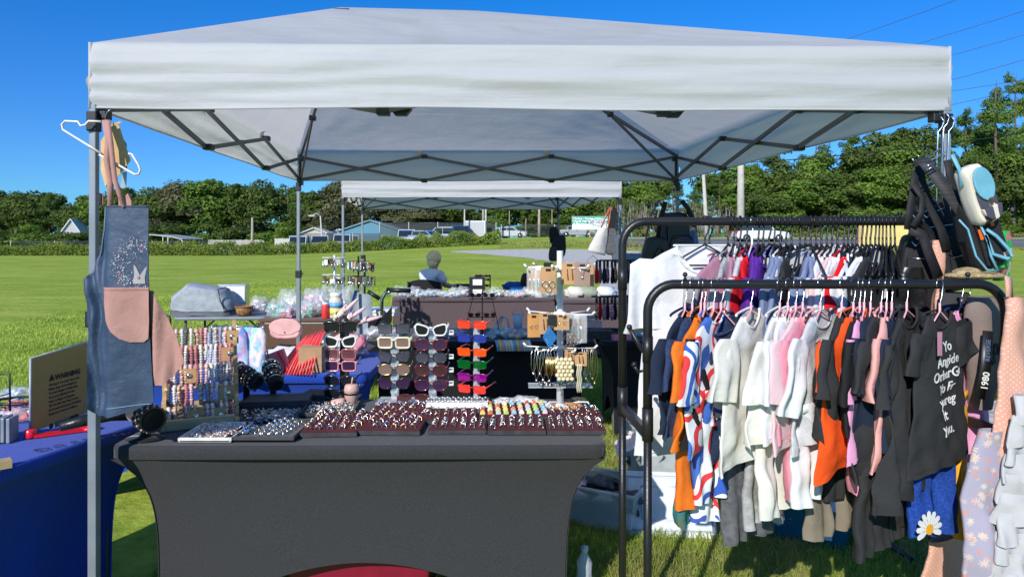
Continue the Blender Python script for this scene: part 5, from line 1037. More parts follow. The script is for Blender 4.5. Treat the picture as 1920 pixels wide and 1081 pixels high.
def trousers(label, px, row, th, w_, L, top, m, name='leggings', cat='leggings', dy=0., dx=0., amp=.008, sp=.15, flare=1.0):
    Y = (RY if row == 'r' else FY)+dy; x = (px-960)/F*Y+dx; b = MB(); h = w_/2; z0 = 0; sd = rnd.random()*40
    b.drape([(0, -h*.9, h*.9), (-.03, -h*.92, h*.92), (-L*.32, -h*1.05, h*1.05)], .02, amp*.6, 60, 1, 16, 8, seed=sd)
    for s_ in (-1, 1): b.drape([(-L*.24, s_*h*.5-h*.56, s_*h*.5+h*.56), (-L*.6, s_*h*(.5+sp)-h*.42*flare, s_*h*(.5+sp)+h*.42*flare), (-L, s_*h*(.5+sp)-h*.40*flare, s_*h*(.5+sp)+h*.40*flare)], .017, amp, 70, s_, 12, 16, seed=sd+s_, hemw=.01)
    o = b.build(name, m, loc=(x, Y, top), rz=R_(th)); wb = MB(); wb.ribbon([(-h*.9, -.021, -.012), (0, -.026, -.012), (h*.9, -.021, -.012)], .024, .002, (0, 0, 1)); wb.build('waistband', m, o); return tag(o, label, cat)
zf = lambda py, Y=FY: CZ-(py-HY)/F*Y
c_ = cloth
K = dict(navy=c_('navy_jersey', (.018, .028, .055)), white=c_('white_jersey', (.80, .80, .82)), off=c_('off_white_jersey', (.76, .74, .68)), grey=c_('heather_grey_jersey', (.42, .42, .43), var=.2, nsc=60), lgrey=c_('pale_grey_jersey', (.60, .60, .61), var=.1, nsc=80), dgrey=c_('dark_grey_jersey', (.13, .13, .14), var=.25, nsc=60), black=c_('black_jersey', (.020, .020, .021)), fblack=c_('faded_black_jersey', (.038, .038, .040)),
         orange=c_('orange_jersey', (.85, .19, .02)), ored=c_('orange_red_jersey', (.90, .10, .015)), pink=c_('pink_jersey', (.82, .30, .38)), ppink=c_('pale_pink_jersey', (.80, .56, .58)), peach=c_('peach_jersey', (.80, .40, .36)), bpink=c_('bubblegum_jersey', (.80, .36, .58)), yellow=c_('mustard_jersey', (.85, .42, .03)), red=c_('red_jersey', (.75, .01, .02)), purple=c_('purple_jersey', (.12, .03, .32)), slate=c_('slate_blue_jersey', (.22, .27, .42)),
         denim=c_('dark_denim', (.035, .055, .12), var=.25, nsc=120), khaki=c_('khaki_twill', (.26, .22, .17)), mauve=c_('dusty_mauve_jersey', (.45, .22, .30)), tie=ramp_mat('red_white_blue_dye', [(.8, .8, .82), (.03, .10, .45), (.78, .78, .8), (.72, .04, .05), (.8, .8, .82), (.05, .14, .5)], 'noise', 7., rough=.9, const=True, detail=1), green=ramp_mat('green_tie_dye', [(.01, .12, .09), (.02, .22, .15), (.03, .16, .18), (.10, .12, .05)], 'noise', 14., rough=.9, const=False))
M_text = mat('white_print', (.75, .75, .74), rough=.8)
M_brush = ramp_mat('red_blue_brush_print', [(.78, .78, .78), (.78, .78, .78), (.75, .06, .05), (.78, .78, .78), (.05, .10, .45)], 'noise', 11., rough=.9, detail=1)
# ---- rear rail
RG = 'adult shirts on the rear rail'
tee('big plain white t-shirt facing out at the left of the rear rail', 1322, 'r', 6, .46, .72, K['white'], hk='black', nw=.105, dip=.10, sl=.22, sw=.085, amp=.012, k=26, sa=4, sh=.0)
tee('light grey t-shirt just behind the big white one', 1330, 'r', 12, .48, .6, K['lgrey'], hk='black', nw=.10, dip=.07, dy=.06, sl=.18, sw=.09)
tee('grey and mauve baseball shirt behind the big white one', 1365, 'r', 40, .46, .5, K['mauve'], hk='black', nw=.09, sl=.2, sm=K['grey'], dy=.02)
for px, th, m, w_, L, lb in [(1376, 55, 'grey', .46, .6, 'grey heather shirt right of the big white one'), (1388, 58, 'mauve', .46, .6, 'dusty mauve shirt among the grey ones'), (1400, 58, 'lgrey', .46, .62, 'pale grey shirt left of the red shirt'), (1410, 58, 'red', .44, .62, 'bright red shirt on the rear rail'), (1422, 60, 'purple', .45, .6, 'first purple shirt right of the red shirt'), (1431, 60, 'purple', .45, .6, 'second purple shirt right of the red shirt'),
        (1452, 62, 'slate', .46, .5, 'first slate blue shirt behind the purple shirts'), (1463, 62, 'slate', .46, .5, 'second slate blue shirt behind the purple shirts'), (1474, 55, 'white', .45, .6, 'white shirt right of the purple shirts'), (1484, 55, 'fblack', .45, .6, 'faded black shirt left of the large grey shirt')]:
    tee(lb, px, 'r', th, w_, L, K[m], hk='white' if m == 'red' else 'black', nw=.09, sl=.17, sw=.085, dip=.06)
tee('large pale grey t-shirt facing out in the middle of the rear rail', 1510, 'r', 10, .50, .62, K['lgrey'], hk='black', nw=.10, dip=.085, sl=.18, sw=.09)
for i, (px, th, m) in enumerate([(1530, 50, 'slate'), (1540, 52, 'slate'), (1550, 50, 'white'), (1560, 52, 'ppink'), (1570, 52, 'white'), (1582, 50, 'white'), (1590, 50, 'red'), (1598, 50, 'white'), (1606, 48, 'navy'), (1616, 48, 'white'), (1624, 46, 'white'), (1632, 46, 'fblack')]):
    tee(['slate shirt right of the large grey shirt', 'next slate shirt right of the large grey shirt', 'first white shirt right of the slate ones', 'blush shirt between two white shirts', 'white shirt right of the blush shirt', 'white shirt left of the red collar', 'shirt with the red collar in the white bunch', 'white shirt right of the red collar', 'navy shirt in the white bunch', 'white shirt right of the navy one', 'last white shirt at the rail end', 'black shirt last at the rail end'][i], px, 'r', th, .45, .55, K[m], hk='black', nw=.09, sl=.16, sw=.08, dip=.06)
for i, px in enumerate([1641, 1648, 1655, 1662, 1670, 1678]): hanger('black', 'empty black hanger bunched at the right end of the rear rail', (px-960)/F*RY, RY, RZ, R_(52+3*i), .34, 'empty black hangers')
for i, px in enumerate([1442, 1500, 1520]): hanger('black', 'empty black hanger between shirts in the middle of the rear rail', (px-960)/F*RY, RY, RZ, R_(40+20*i), .40, 'empty black hangers in the middle')
# ---- front rail
T = tee
T('navy t-shirt first on the front rail', 1284, 'f', 48, .31, .30, K['navy'], sl=.13, drop=.0)
trousers('green tie dye leggings at the left end of the front rail', 1287, 'f', 62, .15, .46, zf(690), K['green'])
T('blue black t-shirt second on the front rail', 1298, 'f', 52, .31, .32, K['denim'], sl=.12)
trousers('dark grey leggings behind the green leggings', 1300, 'f', 60, .17, .40, zf(700), K['dgrey'], dy=.05)
T('orange t-shirt left of the tie dye shirt', 1314, 'f', 52, .34, .34, K['orange'], sl=.14, dip=.03)
trousers('orange shorts below the orange t-shirt', 1308, 'f', 50, .22, .33, zf(735), K['orange'], name='shorts', cat='shorts', flare=1.1)
T('plain black t-shirt hidden between the orange and tie dye shirts', 1321, 'f', 55, .28, .36, K['black'])
T('red white and blue tie dye t-shirt', 1338, 'f', 50, .35, .36, K['tie'], sl=.15, dip=.03)
trousers('red white and blue tie dye leggings', 1332, 'f', 45, .15, .34, zf(720), K['tie'], dy=-.03)
T('dark denim dress right of the tie dye shirt', 1352, 'f', 30, .22, .42, K['denim'], name='denim_dress', cat='dress', sl=.05, nw=.075, amp=.014, drop=.02)
trousers('white shorts with red and blue brush strokes', 1352, 'f', 20, .22, .30, zf(790), M_brush, name='shorts', cat='shorts', flare=1.15, dy=.03)
T('white t-shirt facing out on the front rail', 1408, 'f', 42, .32, .43, K['off'], sl=.15, amp=.012, k=36)
trousers('charcoal sweatpants under the facing white t-shirt', 1402, 'f', 25, .20, .36, zf(800), K['dgrey'], dy=.05, name='sweatpants', cat='trousers', flare=1.15)
trousers('light grey marl sweatpants right of the charcoal ones', 1432, 'f', 35, .18, .36, zf(775), K['grey'], dy=.06, name='sweatpants', cat='trousers', flare=1.15)
T('off white t-shirt right of the facing white one', 1462, 'f', 46, .33, .34, K['off'], sl=.15)
trousers('off white leggings below the off white t-shirt', 1452, 'f', 42, .18, .35, zf(745), K['off'], flare=1.15)
T('white t-shirt left of the pale pink one', 1477, 'f', 48, .33, .33, K['white'], sl=.15)
T('pale pink t-shirt left of the pink one', 1492, 'f', 48, .33, .36, K['ppink'], sl=.15)
T('pink t-shirt left of the grey and white one', 1505, 'f', 48, .31, .34, K['pink'], sl=.14)
trousers('pink leggings below the pink t-shirt', 1500, 'f', 42, .15, .30, zf(745), K['pink'])
T('grey t-shirt with white sleeves facing out', 1538, 'f', 42, .33, .36, K['lgrey'], sm=K['white'], sl=.19, sw=.075, sa=28)
trousers('white leggings below the grey and white t-shirt', 1517, 'f', 38, .16, .31, zf(745), K['white'], dy=-.03)
trousers('beige trousers behind the orange red shirt', 1560, 'f', 30, .24, .36, zf(800), K['khaki'], dy=.09, name='trousers', cat='trousers', flare=1.1)
T('black t-shirt left of the orange red one', 1578, 'f', 48, .32, .32, K['fblack'], sl=.14)
T('long orange red t-shirt on the front rail', 1600, 'f', 38, .38, .44, K['ored'], sl=.11, amp=.012)
T('black t-shirt right of the orange red one', 1612, 'f', 50, .34, .30, K['black'], sl=.15)
T('pink t-shirt between black ones', 1620, 'f', 50, .30, .40, K['bpink'], sl=.15, trim=K['pink'])
trousers('pink leggings between the black clothes', 1618, 'f', 45, .16, .30, zf(730), K['pink'])
T('navy t-shirt with one white side stripe', 1632, 'f', 50, .29, .36, K['navy'], sl=.13)
T('loose faded black top below the pink collar', 1652, 'f', 42, .36, .44, K['fblack'], sl=.12, amp=.016, k=30)
trousers('long charcoal flared leggings reaching lowest', 1635, 'f', 40, .17, .38, zf(800), K['fblack'], dy=-.02, flare=1.25)
T('peach pink t-shirt left of the big black one', 1662, 'f', 50, .30, .42, K['peach'], sl=.15)
trousers('peach shorts below the faded black top', 1652, 'f', 40, .16, .24, zf(760), K['peach'], name='shorts', cat='shorts')
T('navy t-shirt left of the big black one', 1672, 'f', 52, .29, .36, K['navy'], sl=.13)
T('big black pleated t-shirt hanging low', 1700, 'f', 44, .40, .52, K['fblack'], sl=.15, amp=.018, k=75, nw=.06)
trousers('khaki trousers behind the big black t-shirt', 1706, 'f', 30, .2, .28, zf(800), K['khaki'], dy=.08, name='trousers', cat='trousers', flare=1.15)
T('yellow mustard t-shirt at the right end of the front rail', 1816, 'f', 25, .30, .34, K['yellow'], sl=.12, dy=.17)
T('long bubblegum pink t-shirt behind the lettered black one', 1802, 'f', 25, .30, .52, K['bpink'], sl=.17, dy=.13)
T('black t-shirt with white lettering facing out', 1762, 'f', 30, .28, .46, sh=.1, m= K['fblack'], sl=.10, dy=-.03, amp=.006, k=22, texts=[(s_, -.20-.042*i, .042, M_text, .015) for i, s_ in enumerate(['Yo', 'Angide', 'OrherGe', 'Yo Fr', 'Youreg', 'It', 'You.'])])
b = MB(); b.box((0, 0, -.035), (.016, .001, .07)); tag(b.build('swing_tag', K['mauve'], loc=W(1762, 622, FY-.09), rz=.2), 'pink swing tag at the neck of the lettered black t-shirt', 'swing tag')
M_daisyb = c_('royal_denim', (.02, .07, .36), var=.3, nsc=130)
o = trousers('royal blue leggings with a big daisy at the right end', 1748, 'f', 22, .18, .34, zf(790), M_daisyb, flare=1.2)
b = MB(); cw = Vector((-.075, -.046, -.30))
for k in range(9):
    a = R_(-20+k*28); b.prism([(math.cos(a)*.012+math.cos(a+q)*0, 0) if False else (math.cos(a)*r_+math.cos(a+1.57)*w__, math.sin(a)*r_+math.sin(a+1.57)*w__) for r_, w__ in ((.012, .004), (.03, .009), (.05, .007), (.055, 0), (.05, -.007), (.03, -.009), (.012, -.004))], .001, c=cw)
b.prism(circle(.016, 14), .002, c=cw+Vector((0, -.001, 0)), m=1); b.build('daisy_print', [M_text, K['yellow']], o)
trousers('mustard yellow leggings at the right end of the front rail', 1796, 'f', 50, .14, .46, zf(745), K['yellow'], flare=1.2, dy=.12)
for i, (px, th, tp, L_, m, lb) in enumerate([(1655, 40, 800, .36, 'black', 'black leggings behind the faded black top'), (1672, 35, 790, .34, 'black', 'black trousers left of the khaki ones'), (1690, 40, 800, .36, 'fblack', 'faded black leggings behind the big black t-shirt'), (1722, 30, 790, .34, 'black', 'added black leggings right of the khaki trousers'), (1580, 35, 790, .26, 'fblack', 'added short black leggings below the orange red shirt'), (1480, 35, 790, .30, 'dgrey', 'added dark grey leggings behind the white leggings')]):
    trousers(lb, px, 'f', th, .19, L_, zf(tp), K[m], dy=.10, flare=1.25)  # dark pairs behind the row, several added to shade the grass below
# ---- clothes and bags beyond the rack on the right
def hung(name, label, cat, px, py, Y, th, rows, m, amp=.01, k=40, thick=.02, nx=22, nz=22, grp=None, extra=None, ob=False, hemw=.012, neck=None):
    b = MB(); fr = b.drape(rows, thick, amp, k, rnd.random()*6, nx, nz, seed=rnd.random()*40, open_bottom=not ob, hemw=hemw, neck=neck); o = b.build(name, m, loc=W(px, py, Y), rz=R_(th)); tag(o, label, cat, grp); return o, fr
M_polka = None
def polka_mat():
    m, nt, out = newmat('peach_polka_dot'); N = nt.nodes; p = N.new('ShaderNodeBsdfPrincipled'); tc = N.new('ShaderNodeTexCoord'); v = N.new('ShaderNodeTexVoronoi'); v.inputs['Scale'].default_value = 95; v.inputs['Randomness'].default_value = .15; mp = N.new('ShaderNodeMapping'); mp.inputs['Scale'].default_value = (1, .01, 1); mp.inputs['Rotation'].default_value = (0, .78, 0)
    lk(nt, tc.outputs['Object'], mp.inputs[0]); lk(nt, mp.outputs[0], v.inputs['Vector']); r = N.new('ShaderNodeValToRGB'); r.color_ramp.interpolation = 'CONSTANT'; e = r.color_ramp.elements; e[0].color = (.72, .52, .42, 1); e[1].position = .22; e[1].color = (.66, .34, .25, 1); lk(nt, v.outputs[0], r.inputs[0]); lk(nt, r.outputs[0], p.inputs['Base Color']); p.inputs['Roughness'].default_value = .9; lk(nt, p.outputs[0], out.inputs[0]); return m
M_polka = polka_mat()
def floral_mat():
    m, nt, out = newmat('grey_daisy_print'); N = nt.nodes; p = N.new('ShaderNodeBsdfPrincipled'); tc = N.new('ShaderNodeTexCoord'); base = N.new('ShaderNodeRGB'); base.outputs[0].default_value = (.36, .33, .42, 1); last = base.outputs[0]
    for sc_, off, col in ((34, 0, (.62, .55, .40)), (30, 7.3, (.62, .48, .42)), (44, 3.1, (.60, .26, .22))):
        mp = N.new('ShaderNodeMapping'); mp.inputs['Scale'].default_value = (1, .01, 1); mp.inputs['Location'].default_value = (off, 0, off); lk(nt, tc.outputs['Object'], mp.inputs[0]); v = N.new('ShaderNodeTexVoronoi'); v.inputs['Scale'].default_value = sc_; lk(nt, mp.outputs[0], v.inputs['Vector'])
        sb_ = N.new('ShaderNodeVectorMath'); sb_.operation = 'SUBTRACT'; s2 = N.new('ShaderNodeVectorMath'); s2.operation = 'SCALE'; s2.inputs['Scale'].default_value = sc_; lk(nt, mp.outputs[0], s2.inputs[0]); p2 = N.new('ShaderNodeVectorMath'); p2.operation = 'SCALE'; p2.inputs['Scale'].default_value = sc_ ; lk(nt, v.outputs['Position'], p2.inputs[0]); lk(nt, s2.outputs[0], sb_.inputs[0]); lk(nt, p2.outputs[0], sb_.inputs[1])
        se = N.new('ShaderNodeSeparateXYZ'); lk(nt, sb_.outputs[0], se.inputs[0]); at = N.new('ShaderNodeMath'); at.operation = 'ARCTAN2'; lk(nt, se.outputs[0], at.inputs[0]); lk(nt, se.outputs[2], at.inputs[1]); mu = N.new('ShaderNodeMath'); mu.operation = 'MULTIPLY'; mu.inputs[1].default_value = 7; lk(nt, at.outputs[0], mu.inputs[0]); co_ = N.new('ShaderNodeMath'); co_.operation = 'COSINE'; lk(nt, mu.outputs[0], co_.inputs[0])
        ma = N.new('ShaderNodeMath'); ma.operation = 'MULTIPLY_ADD'; ma.inputs[1].default_value = .10; ma.inputs[2].default_value = .25; lk(nt, co_.outputs[0], ma.inputs[0]); lt = N.new('ShaderNodeMath'); lt.operation = 'LESS_THAN'; lk(nt, v.outputs['Distance'], lt.inputs[0]); lk(nt, ma.outputs[0], lt.inputs[1])
        mx = N.new('ShaderNodeMix'); mx.data_type = 'RGBA'; lk(nt, lt.outputs[0], mx.inputs[0]); lk(nt, last, mx.inputs[6]); mx.inputs[7].default_value = (*col, 1); last = mx.outputs[2]
    lk(nt, last, p.inputs['Base Color']); p.inputs['Roughness'].default_value = .9; lk(nt, p.outputs[0], out.inputs[0]); return m
M_flor = floral_mat()
o, fr = hung('romper', 'peach polka dot romper hanging at the right edge', 'romper', 1898, 556, 2.02, 25, [(0, -.03, .03), (-.05, -.05, .06), (-.28, -.075, .12), (-.42, -.10, .16), (-.8, -.14, .2)], M_polka, .014, 40)
b = MB(); b.ribbon([(-.02, 0, .06), (-.03, -.01, 0)], .03); b.build('strap', M_polka, o)
hung('romper', 'peach polka dot cloth behind the right rack post', 'romper', 1762, 450, 2.38, 40, [(0, -.02, .03), (-.1, -.04, .05), (-.3, -.07, .06), (-.42, -.11, .07)], M_polka, .014, 55, thick=.015)
hung('romper', 'brown pink polka dot skirt at the bottom right below the daisy leggings', 'romper', 1780, 1005, 2.35, 20, [(0, -.10, .10), (-.3, -.16, .2), (-.5, -.2, .24)], M_polka, .012, 30)
o, fr = hung('floral_dress', 'grey sleeveless dress with pale daisies at the lower right', 'dress', 1850, 806, 1.98, 14, [(0, -.02, .05), (-.06, -.045, .07), (-.2, -.075, .085), (-.5, -.08, .08), (-.58, -.05, .03), (-.62, -.03, .0)], M_flor, .010, 45, thick=.02, hemw=.02)
o, fr = hung('floral_dress', 'grey daisy print skirt below the sleeveless dress', 'dress', 1865, 1010, 2.12, 10, [(0, -.05, .07), (-.2, -.10, .12), (-.4, -.12, .14)], M_flor, .012, 40)
t = thing('ruffled_dress', 'white tiered ruffle dress cut by the right edge', 'dress', W(1912, 740, 1.95), R_(10)); b = MB()
for i in range(9):
    hw_ = .030+.006*i; b.drape([(-.055*i-.055, -hw_-.006, .14), (-.055*i-.135, -hw_-.026, .17)], .012+.002*i, .012, 42+3*i, i*1.7, 40, 8, seed=i*3, grow=1., hemw=.02)
b.drape([(0, -.02, .1), (-.08, -.03, .13)], .018, .004, 40, 0, 12, 5); b.build('ruffles', c_('soft_white_cotton', (.55, .54, .55)), t)
o, fr = hung('hoodie', 'taupe sweatshirt with large black letters right of the mustard shirt', 'sweatshirt', 1842, 556, 2.20, 18, [(0, -.05, .06), (-.04, -.075, .09), (-.18, -.07, .085), (-.30, -.04, .05), (-.36, -.02, .03)], c_('taupe_fleece', (.25, .19, .17)), .014, 34, thick=.03)
text_mb('UP', .085, .0005, warp=lambda x, y, z: (x*.9+.01, fr(x*.9+.01, z-.21)-.004+y, z-.21), bold=.002).build('lettering', c_('charcoal_print', (.06, .05, .05)), o)
t = thing('webbing_strap', 'black webbing strap with white numbers hanging by the right rack post', 'strap', W(1846, 650, 2.12), R_(-4)); b = MB(); b.ribbon([(0.01, 0, .05), (0, -.004, -.06), (-.018, -.004, -.16)], .03, .003); b.build('strap', M_blackp, t); o = text_mb('1980', .028, .0004, bold=.0006).build('lettering', M_text, t); o.rotation_euler = (0, R_(-82), 0); o.location = (.006, -.009, -.105)
o = text_mb('REVERSE', .018, .0004).build('lettering', mat('blue_print', (.12, .2, .4)), t); o.rotation_euler = (0, R_(-88), 0); o.location = (.013, -.006, -.01)
hung('folded_cloth', 'pale blue cloth behind the polka dot romper at the right edge', 'cloth', 1905, 670, 2.06, 20, [(0, -.02, .04), (-.1, -.02, .07), (-.14, .02, .08)], c_('pale_blue_cotton', (.5, .55, .62)), .006)
hung('hooded_jacket', 'dark grey jacket with zips below the black sling bag', 'jacket', 1790, 548, 2.28, 20, [(0, -.05, .05), (-.1, -.08, .08), (-.28, -.07, .08)], c_('charcoal_nylon', (.05, .052, .055)), .015, 50, thick=.03)
hung('dark_clothing', 'black clothing bunch behind the right rack post', 'clothing', 1735, 470, 2.44, 30, [(0, -.05, .04), (-.1, -.09, .06), (-.35, -.10, .08), (-.5, -.08, .07)], K['black'], .018, 50, thick=.04)
hung('dark_handbag', 'black leather look bag at the right end of the rear rail', 'bag', 1700, 500, 2.40, 10, [(0, -.04, .05), (-.05, -.06, .07), (-.16, -.07, .07)], mat('black_leather', (.014, .014, .015), rough=.3, bump=.3, bsc=60), .012, 50, thick=.04, ob=True)
# hanger cluster and bags on the front right tent post
M_blwire = mat('pale_blue_metal', (.35, .5, .68), rough=.3, metal=.6)
for i, (px, py, lb) in enumerate([(1766, 218, 'metal hanger chain nearest the tent post'), (1756, 225, 'metal hanger chain left of the nearest one'), (1776, 224, 'metal hanger chain right at the tent post')]):
    b = MB(); b.tube([W(px+8, py-6, 2.42), W(px+14, py+2, 2.42), W(px+10, py+14, 2.42), W(px+3, py+22, 2.42), W(px, py+90, 2.42), W(px+1, py+270, 2.42)], .0022, 6)
    for k in range(4): z = py+60+k*52; b.tube([W(px-2, z, 2.42), W(px-22, z+12-k*2, 2.40), W(px-40, z+20, 2.38), W(px-46, z+12, 2.38)], .0022, 6)
    tag(b.build('hanger_chain', M_blwire if i else M_steel), lb, 'bag hanger', 'bag hangers on the front right post')
M_nyl = c_('black_nylon', (.030, .030, .033), rough=.6); M_web = mat('ribbed_black_webbing', (.035, .035, .038), rough=.7, stretch=(1, 1, 60), var=.5, nsc=3)
def strapthing(label, pts, w_, m, grp=None, wd=(1, 0, 0), name='bag_strap'):
    b = MB(); b.ribbon(pts, w_, .003, wd); return tag(b.build(name, m), label, 'strap', grp)
strapthing('wide ribbed black strap with silver buckle', [W(1722, 300, 2.33), W(1735, 305, 2.30), W(1765, 342, 2.27), W(1795, 385, 2.25), W(1812, 410, 2.27)], .042, M_web, wd=(.8, 0, .5))
b = MB(); b.tube([W(x, y, 2.255) for x, y in ((1732, 313), (1754, 303), (1757, 308), (1736, 320))], .0025, 6, closed=True); tag(b.build('buckle', M_steel), 'silver slide buckle on the ribbed black strap', 'buckle')
for i, (P, w_, lb) in enumerate([([(1722, 300), (1728, 340), (1745, 390), (1765, 430), (1775, 470)], .030, 'long black strap falling left of the sling bag'), ([(1716, 320), (1712, 360), (1705, 400), (1702, 430)], .026, 'black strap at the far left of the bag cluster'), ([(1706, 430), (1730, 440), (1740, 470), (1760, 520)], .035, 'black strap crossing behind the rack corner'), ([(1712, 345), (1730, 370), (1728, 400), (1712, 425)], .022, 'looped thin black strap in the bag cluster'), ([(1776, 300), (1782, 330), (1790, 360), (1800, 380)], .025, 'short black strap on the tent post')]):
    strapthing(lb, [W(x, y, 2.36-.01*i) for x, y in P], w_, M_nyl, 'loose black straps')
def bag(name, label, cat, px, py, Y, rz, lean, w_, h, d, m, grp=None, rc=.35):
    t = thing(name, label, cat, W(px, py, Y)); t.rotation_euler = (0, R_(lean), R_(rz)); b = MB(); P = []
    for k in range(28): a = 2*math.pi*k/28; P.append((math.copysign(abs(math.cos(a))**rc, math.cos(a))*w_/2*(1-.12*(math.sin(a) > .2)), -h/2+math.copysign(abs(math.sin(a))**rc, math.sin(a))*h/2))
    n = 5; rg = []
    for j in range(n+1):
        q = j/n*2-1; s_ = math.sqrt(max(0, 1-q**4))*.12+.88; rg.append([b.v((x*s_, q*d/2+.007*noise.noise(Vector((x*18, q, z*18))), -h/2+(z+h/2)*s_)) for x, z in P])
    for A, B_ in zip(rg, rg[1:]):
        for k in range(28): b.f((A[k], B_[k], B_[(k+1) % 28], A[(k+1) % 28]), 0, True)
    b.f(rg[0]); b.f(rg[-1][::-1]); b.build('body', m, t, bev=.006); return t
t = bag('sling_bag', 'black sling bag with two orange zip pulls on the front right post', 'sling bag', 1812, 372, 2.26, 8, -20, .115, .245, .07, M_nyl)
b = MB(); b.box((.005, -.042, -.145), (.088, .014, .16)); b.build('front_pocket', M_nyl, t, bev=.008)
for x, z in ((.015, -.085), (-.035, -.115)): b = MB(); b.box((x, -.052, z), (.013, .004, .036)); b.build('zip_pull', mat('orange_cord', (.85, .13, .02), rough=.6), t, bev=.002)
b = MB(); b.tube([(-.035+.010*math.cos(q*.7), -.038, -.03+.010*math.sin(q*.7)) for q in range(9)], .003, 6, closed=True); b.build('strap_ring', M_steel, t)
b = MB(); b.box((.03, -.051, -.205), (.014, .002, .016)); b.build('leather_patch', M_tum, t)
M_plaid = ramp_mat('cream_plaid', [(.72, .66, .56), (.72, .66, .56), (.68, .60, .50), (.06, .06, .09)], 'noise', 40., rough=.9, detail=0, stretch=(1, .02, .08)); M_sky = mat('sky_blue_leather', (.16, .42, .55), rough=.55)
t = bag('small_backpack', 'cream checked backpack with a sky blue flap', 'backpack', 1812, 312, 2.20, 6, -22, .088, .195, .06, M_plaid)
b = MB(); b.prism([(x, z) for x, z in circle(1, 20, (.008, -.065), .034, .056)], .008, c=(0, -.034, 0)); b.build('flap', M_sky, t, bev=.003); b = MB(); b.box((.008, -.041, -.123), (.012, .006, .02)); b.build('clasp', M_leather, t, bev=.002); b = MB(); b.prism([(.035*math.cos(R_(a)), -.14+.045*math.sin(R_(a))) for a in range(180, 361, 20)], .016, c=(.004, -.034, 0)); b.build('front_pocket', M_plaid, t, bev=.004)
for i, (P, w_, lb) in enumerate([([(1785, 290), (1800, 320), (1805, 350)], .013, 'sky blue strap above the checked backpack'), ([(1798, 412), (1815, 430), (1830, 480), (1850, 505), (1868, 508)], .006, 'thin sky blue strap across the black sling bag'), ([(1850, 430), (1868, 442), (1890, 465), (1897, 480), (1888, 484), (1862, 476), (1848, 440)], .010, 'sky blue strap loop at the right of the bags'), ([(1836, 418), (1852, 450), (1858, 480), (1872, 508)], .007, 'sky blue strap between the two loops')]):
    strapthing(lb, [W(x, y, 2.19+.01*(i > 1)) for x, y in P], w_, M_sky, 'sky blue straps')
M_gr = ramp_mat('green_print_nylon', [(.02, .40, .08), (.02, .40, .08), (.03, .34, .07), (.65, .6, .5), (.6, .15, .2)], 'voronoi', 45., rough=.6)
o, fr = hung('drawstring_bag', 'green printed bag behind the sky blue strap loop', 'bag', 1875, 432, 2.30, 25, [(0, -.03, .03), (-.04, -.05, .04), (-.12, -.05, .045), (-.17, .0, .06)], M_gr, .008, 50, thick=.02, ob=True)
b = MB(); b.ell((0, 0, 0), (.11, .06, .014), 22, 8, wob=.10); b.ell((-.03, 0, .008), (.05, .04, .02), 18, 8, wob=.12); tag(b.build('straw_hat', mat('woven_straw', (.45, .34, .17), rough=.9, bump=.8, bsc=120, var=.4, nsc=60), loc=W(1828, 516, 2.25), rz=.2), 'woven tan straw hat resting on top of the front rail end', 'hat')
for px, py, Y, w_, h, lean, lb in [(1738, 372, 2.46, .13, .24, -8, 'black nylon backpack deepest in the bag cluster'), (1722, 440, 2.44, .12, .20, 5, 'small black bag above the rack corner'), (1768, 430, 2.42, .12, .22, -12, 'black bag between the strap and the tent post')]:
    t = bag('backpack', lb, 'backpack', px, py, Y, rnd.uniform(-20, 20), lean, w_, h, .09, M_nyl); b = MB(); b.box((0, -.05, -h*.62), (w_*.7, .014, h*.45)); b.build('front_pocket', M_nyl, t, bev=.008); b = MB(); b.tube([(-w_*.32, -.058, -h*.42), (w_*.32, -.058, -h*.42)], .002, 5); b.build('zip', M_steel, t)
# ---- things on the grass by the rack
def bin_(name, label, cx, cy, rz, L, Wd, H, m, fill=None, lid=None):
    t = thing(name, label, 'storage box', (cx, cy, .005), rz); b = MB(); k = 1.12; t_ = .006
    for sx, sy in ((1, 0), (-1, 0), (0, 1), (0, -1)):
        if sx: a = [(sx*L/2, -Wd/2, 0), (sx*L/2, Wd/2, 0), (sx*L/2*k, Wd/2*k, H), (sx*L/2*k, -Wd/2*k, H)]
        else: a = [(-L/2, sy*Wd/2, 0), (L/2, sy*Wd/2, 0), (L/2*k, sy*Wd/2*k, H), (-L/2*k, sy*Wd/2*k, H)]
        i = [b.v(p) for p in a]; b.f(i)
    b.box((0, 0, .006), (L, Wd, .008)); b.build('tub', m, t)
    b = MB(); R2 = [(L/2*k, Wd/2*k, H), (-L/2*k, Wd/2*k, H), (-L/2*k, -Wd/2*k, H), (L/2*k, -Wd/2*k, H)]; b.tube(R2, .009, 6, closed=True); b.build('rim', m, t)
    if fill: b = MB(); [b.ell((rnd.uniform(-.4, .4)*L, rnd.uniform(-.35, .35)*Wd, H*rnd.uniform(.3, .95)), (L*.2, Wd*.22, H*.14), 12, 6, wob=.6, m=rnd.randrange(len(fill))) for _ in range(16)]; b.build('contents', fill, t)
    return t
p = Gp(1160, 1000, 0); bin_('storage_box', 'clear plastic box of grey clothes left of the rack feet', p.x-.06, p.y+.2, -.5, .42, .30, .20, film('frosted_tub', (.75, .8, .85), .5, .3), [K['dgrey'], K['black'], K['grey'], K['ppink']])
p = Gp(1530, 1035, 0); bin_('storage_box', 'teal plastic box with paper on top under the front rail', p.x, p.y+.24, -.42, .46, .30, .18, mat('teal_plastic', (.01, .13, .19), rough=.3, alpha=.9), [K['dgrey'], K['lgrey']])
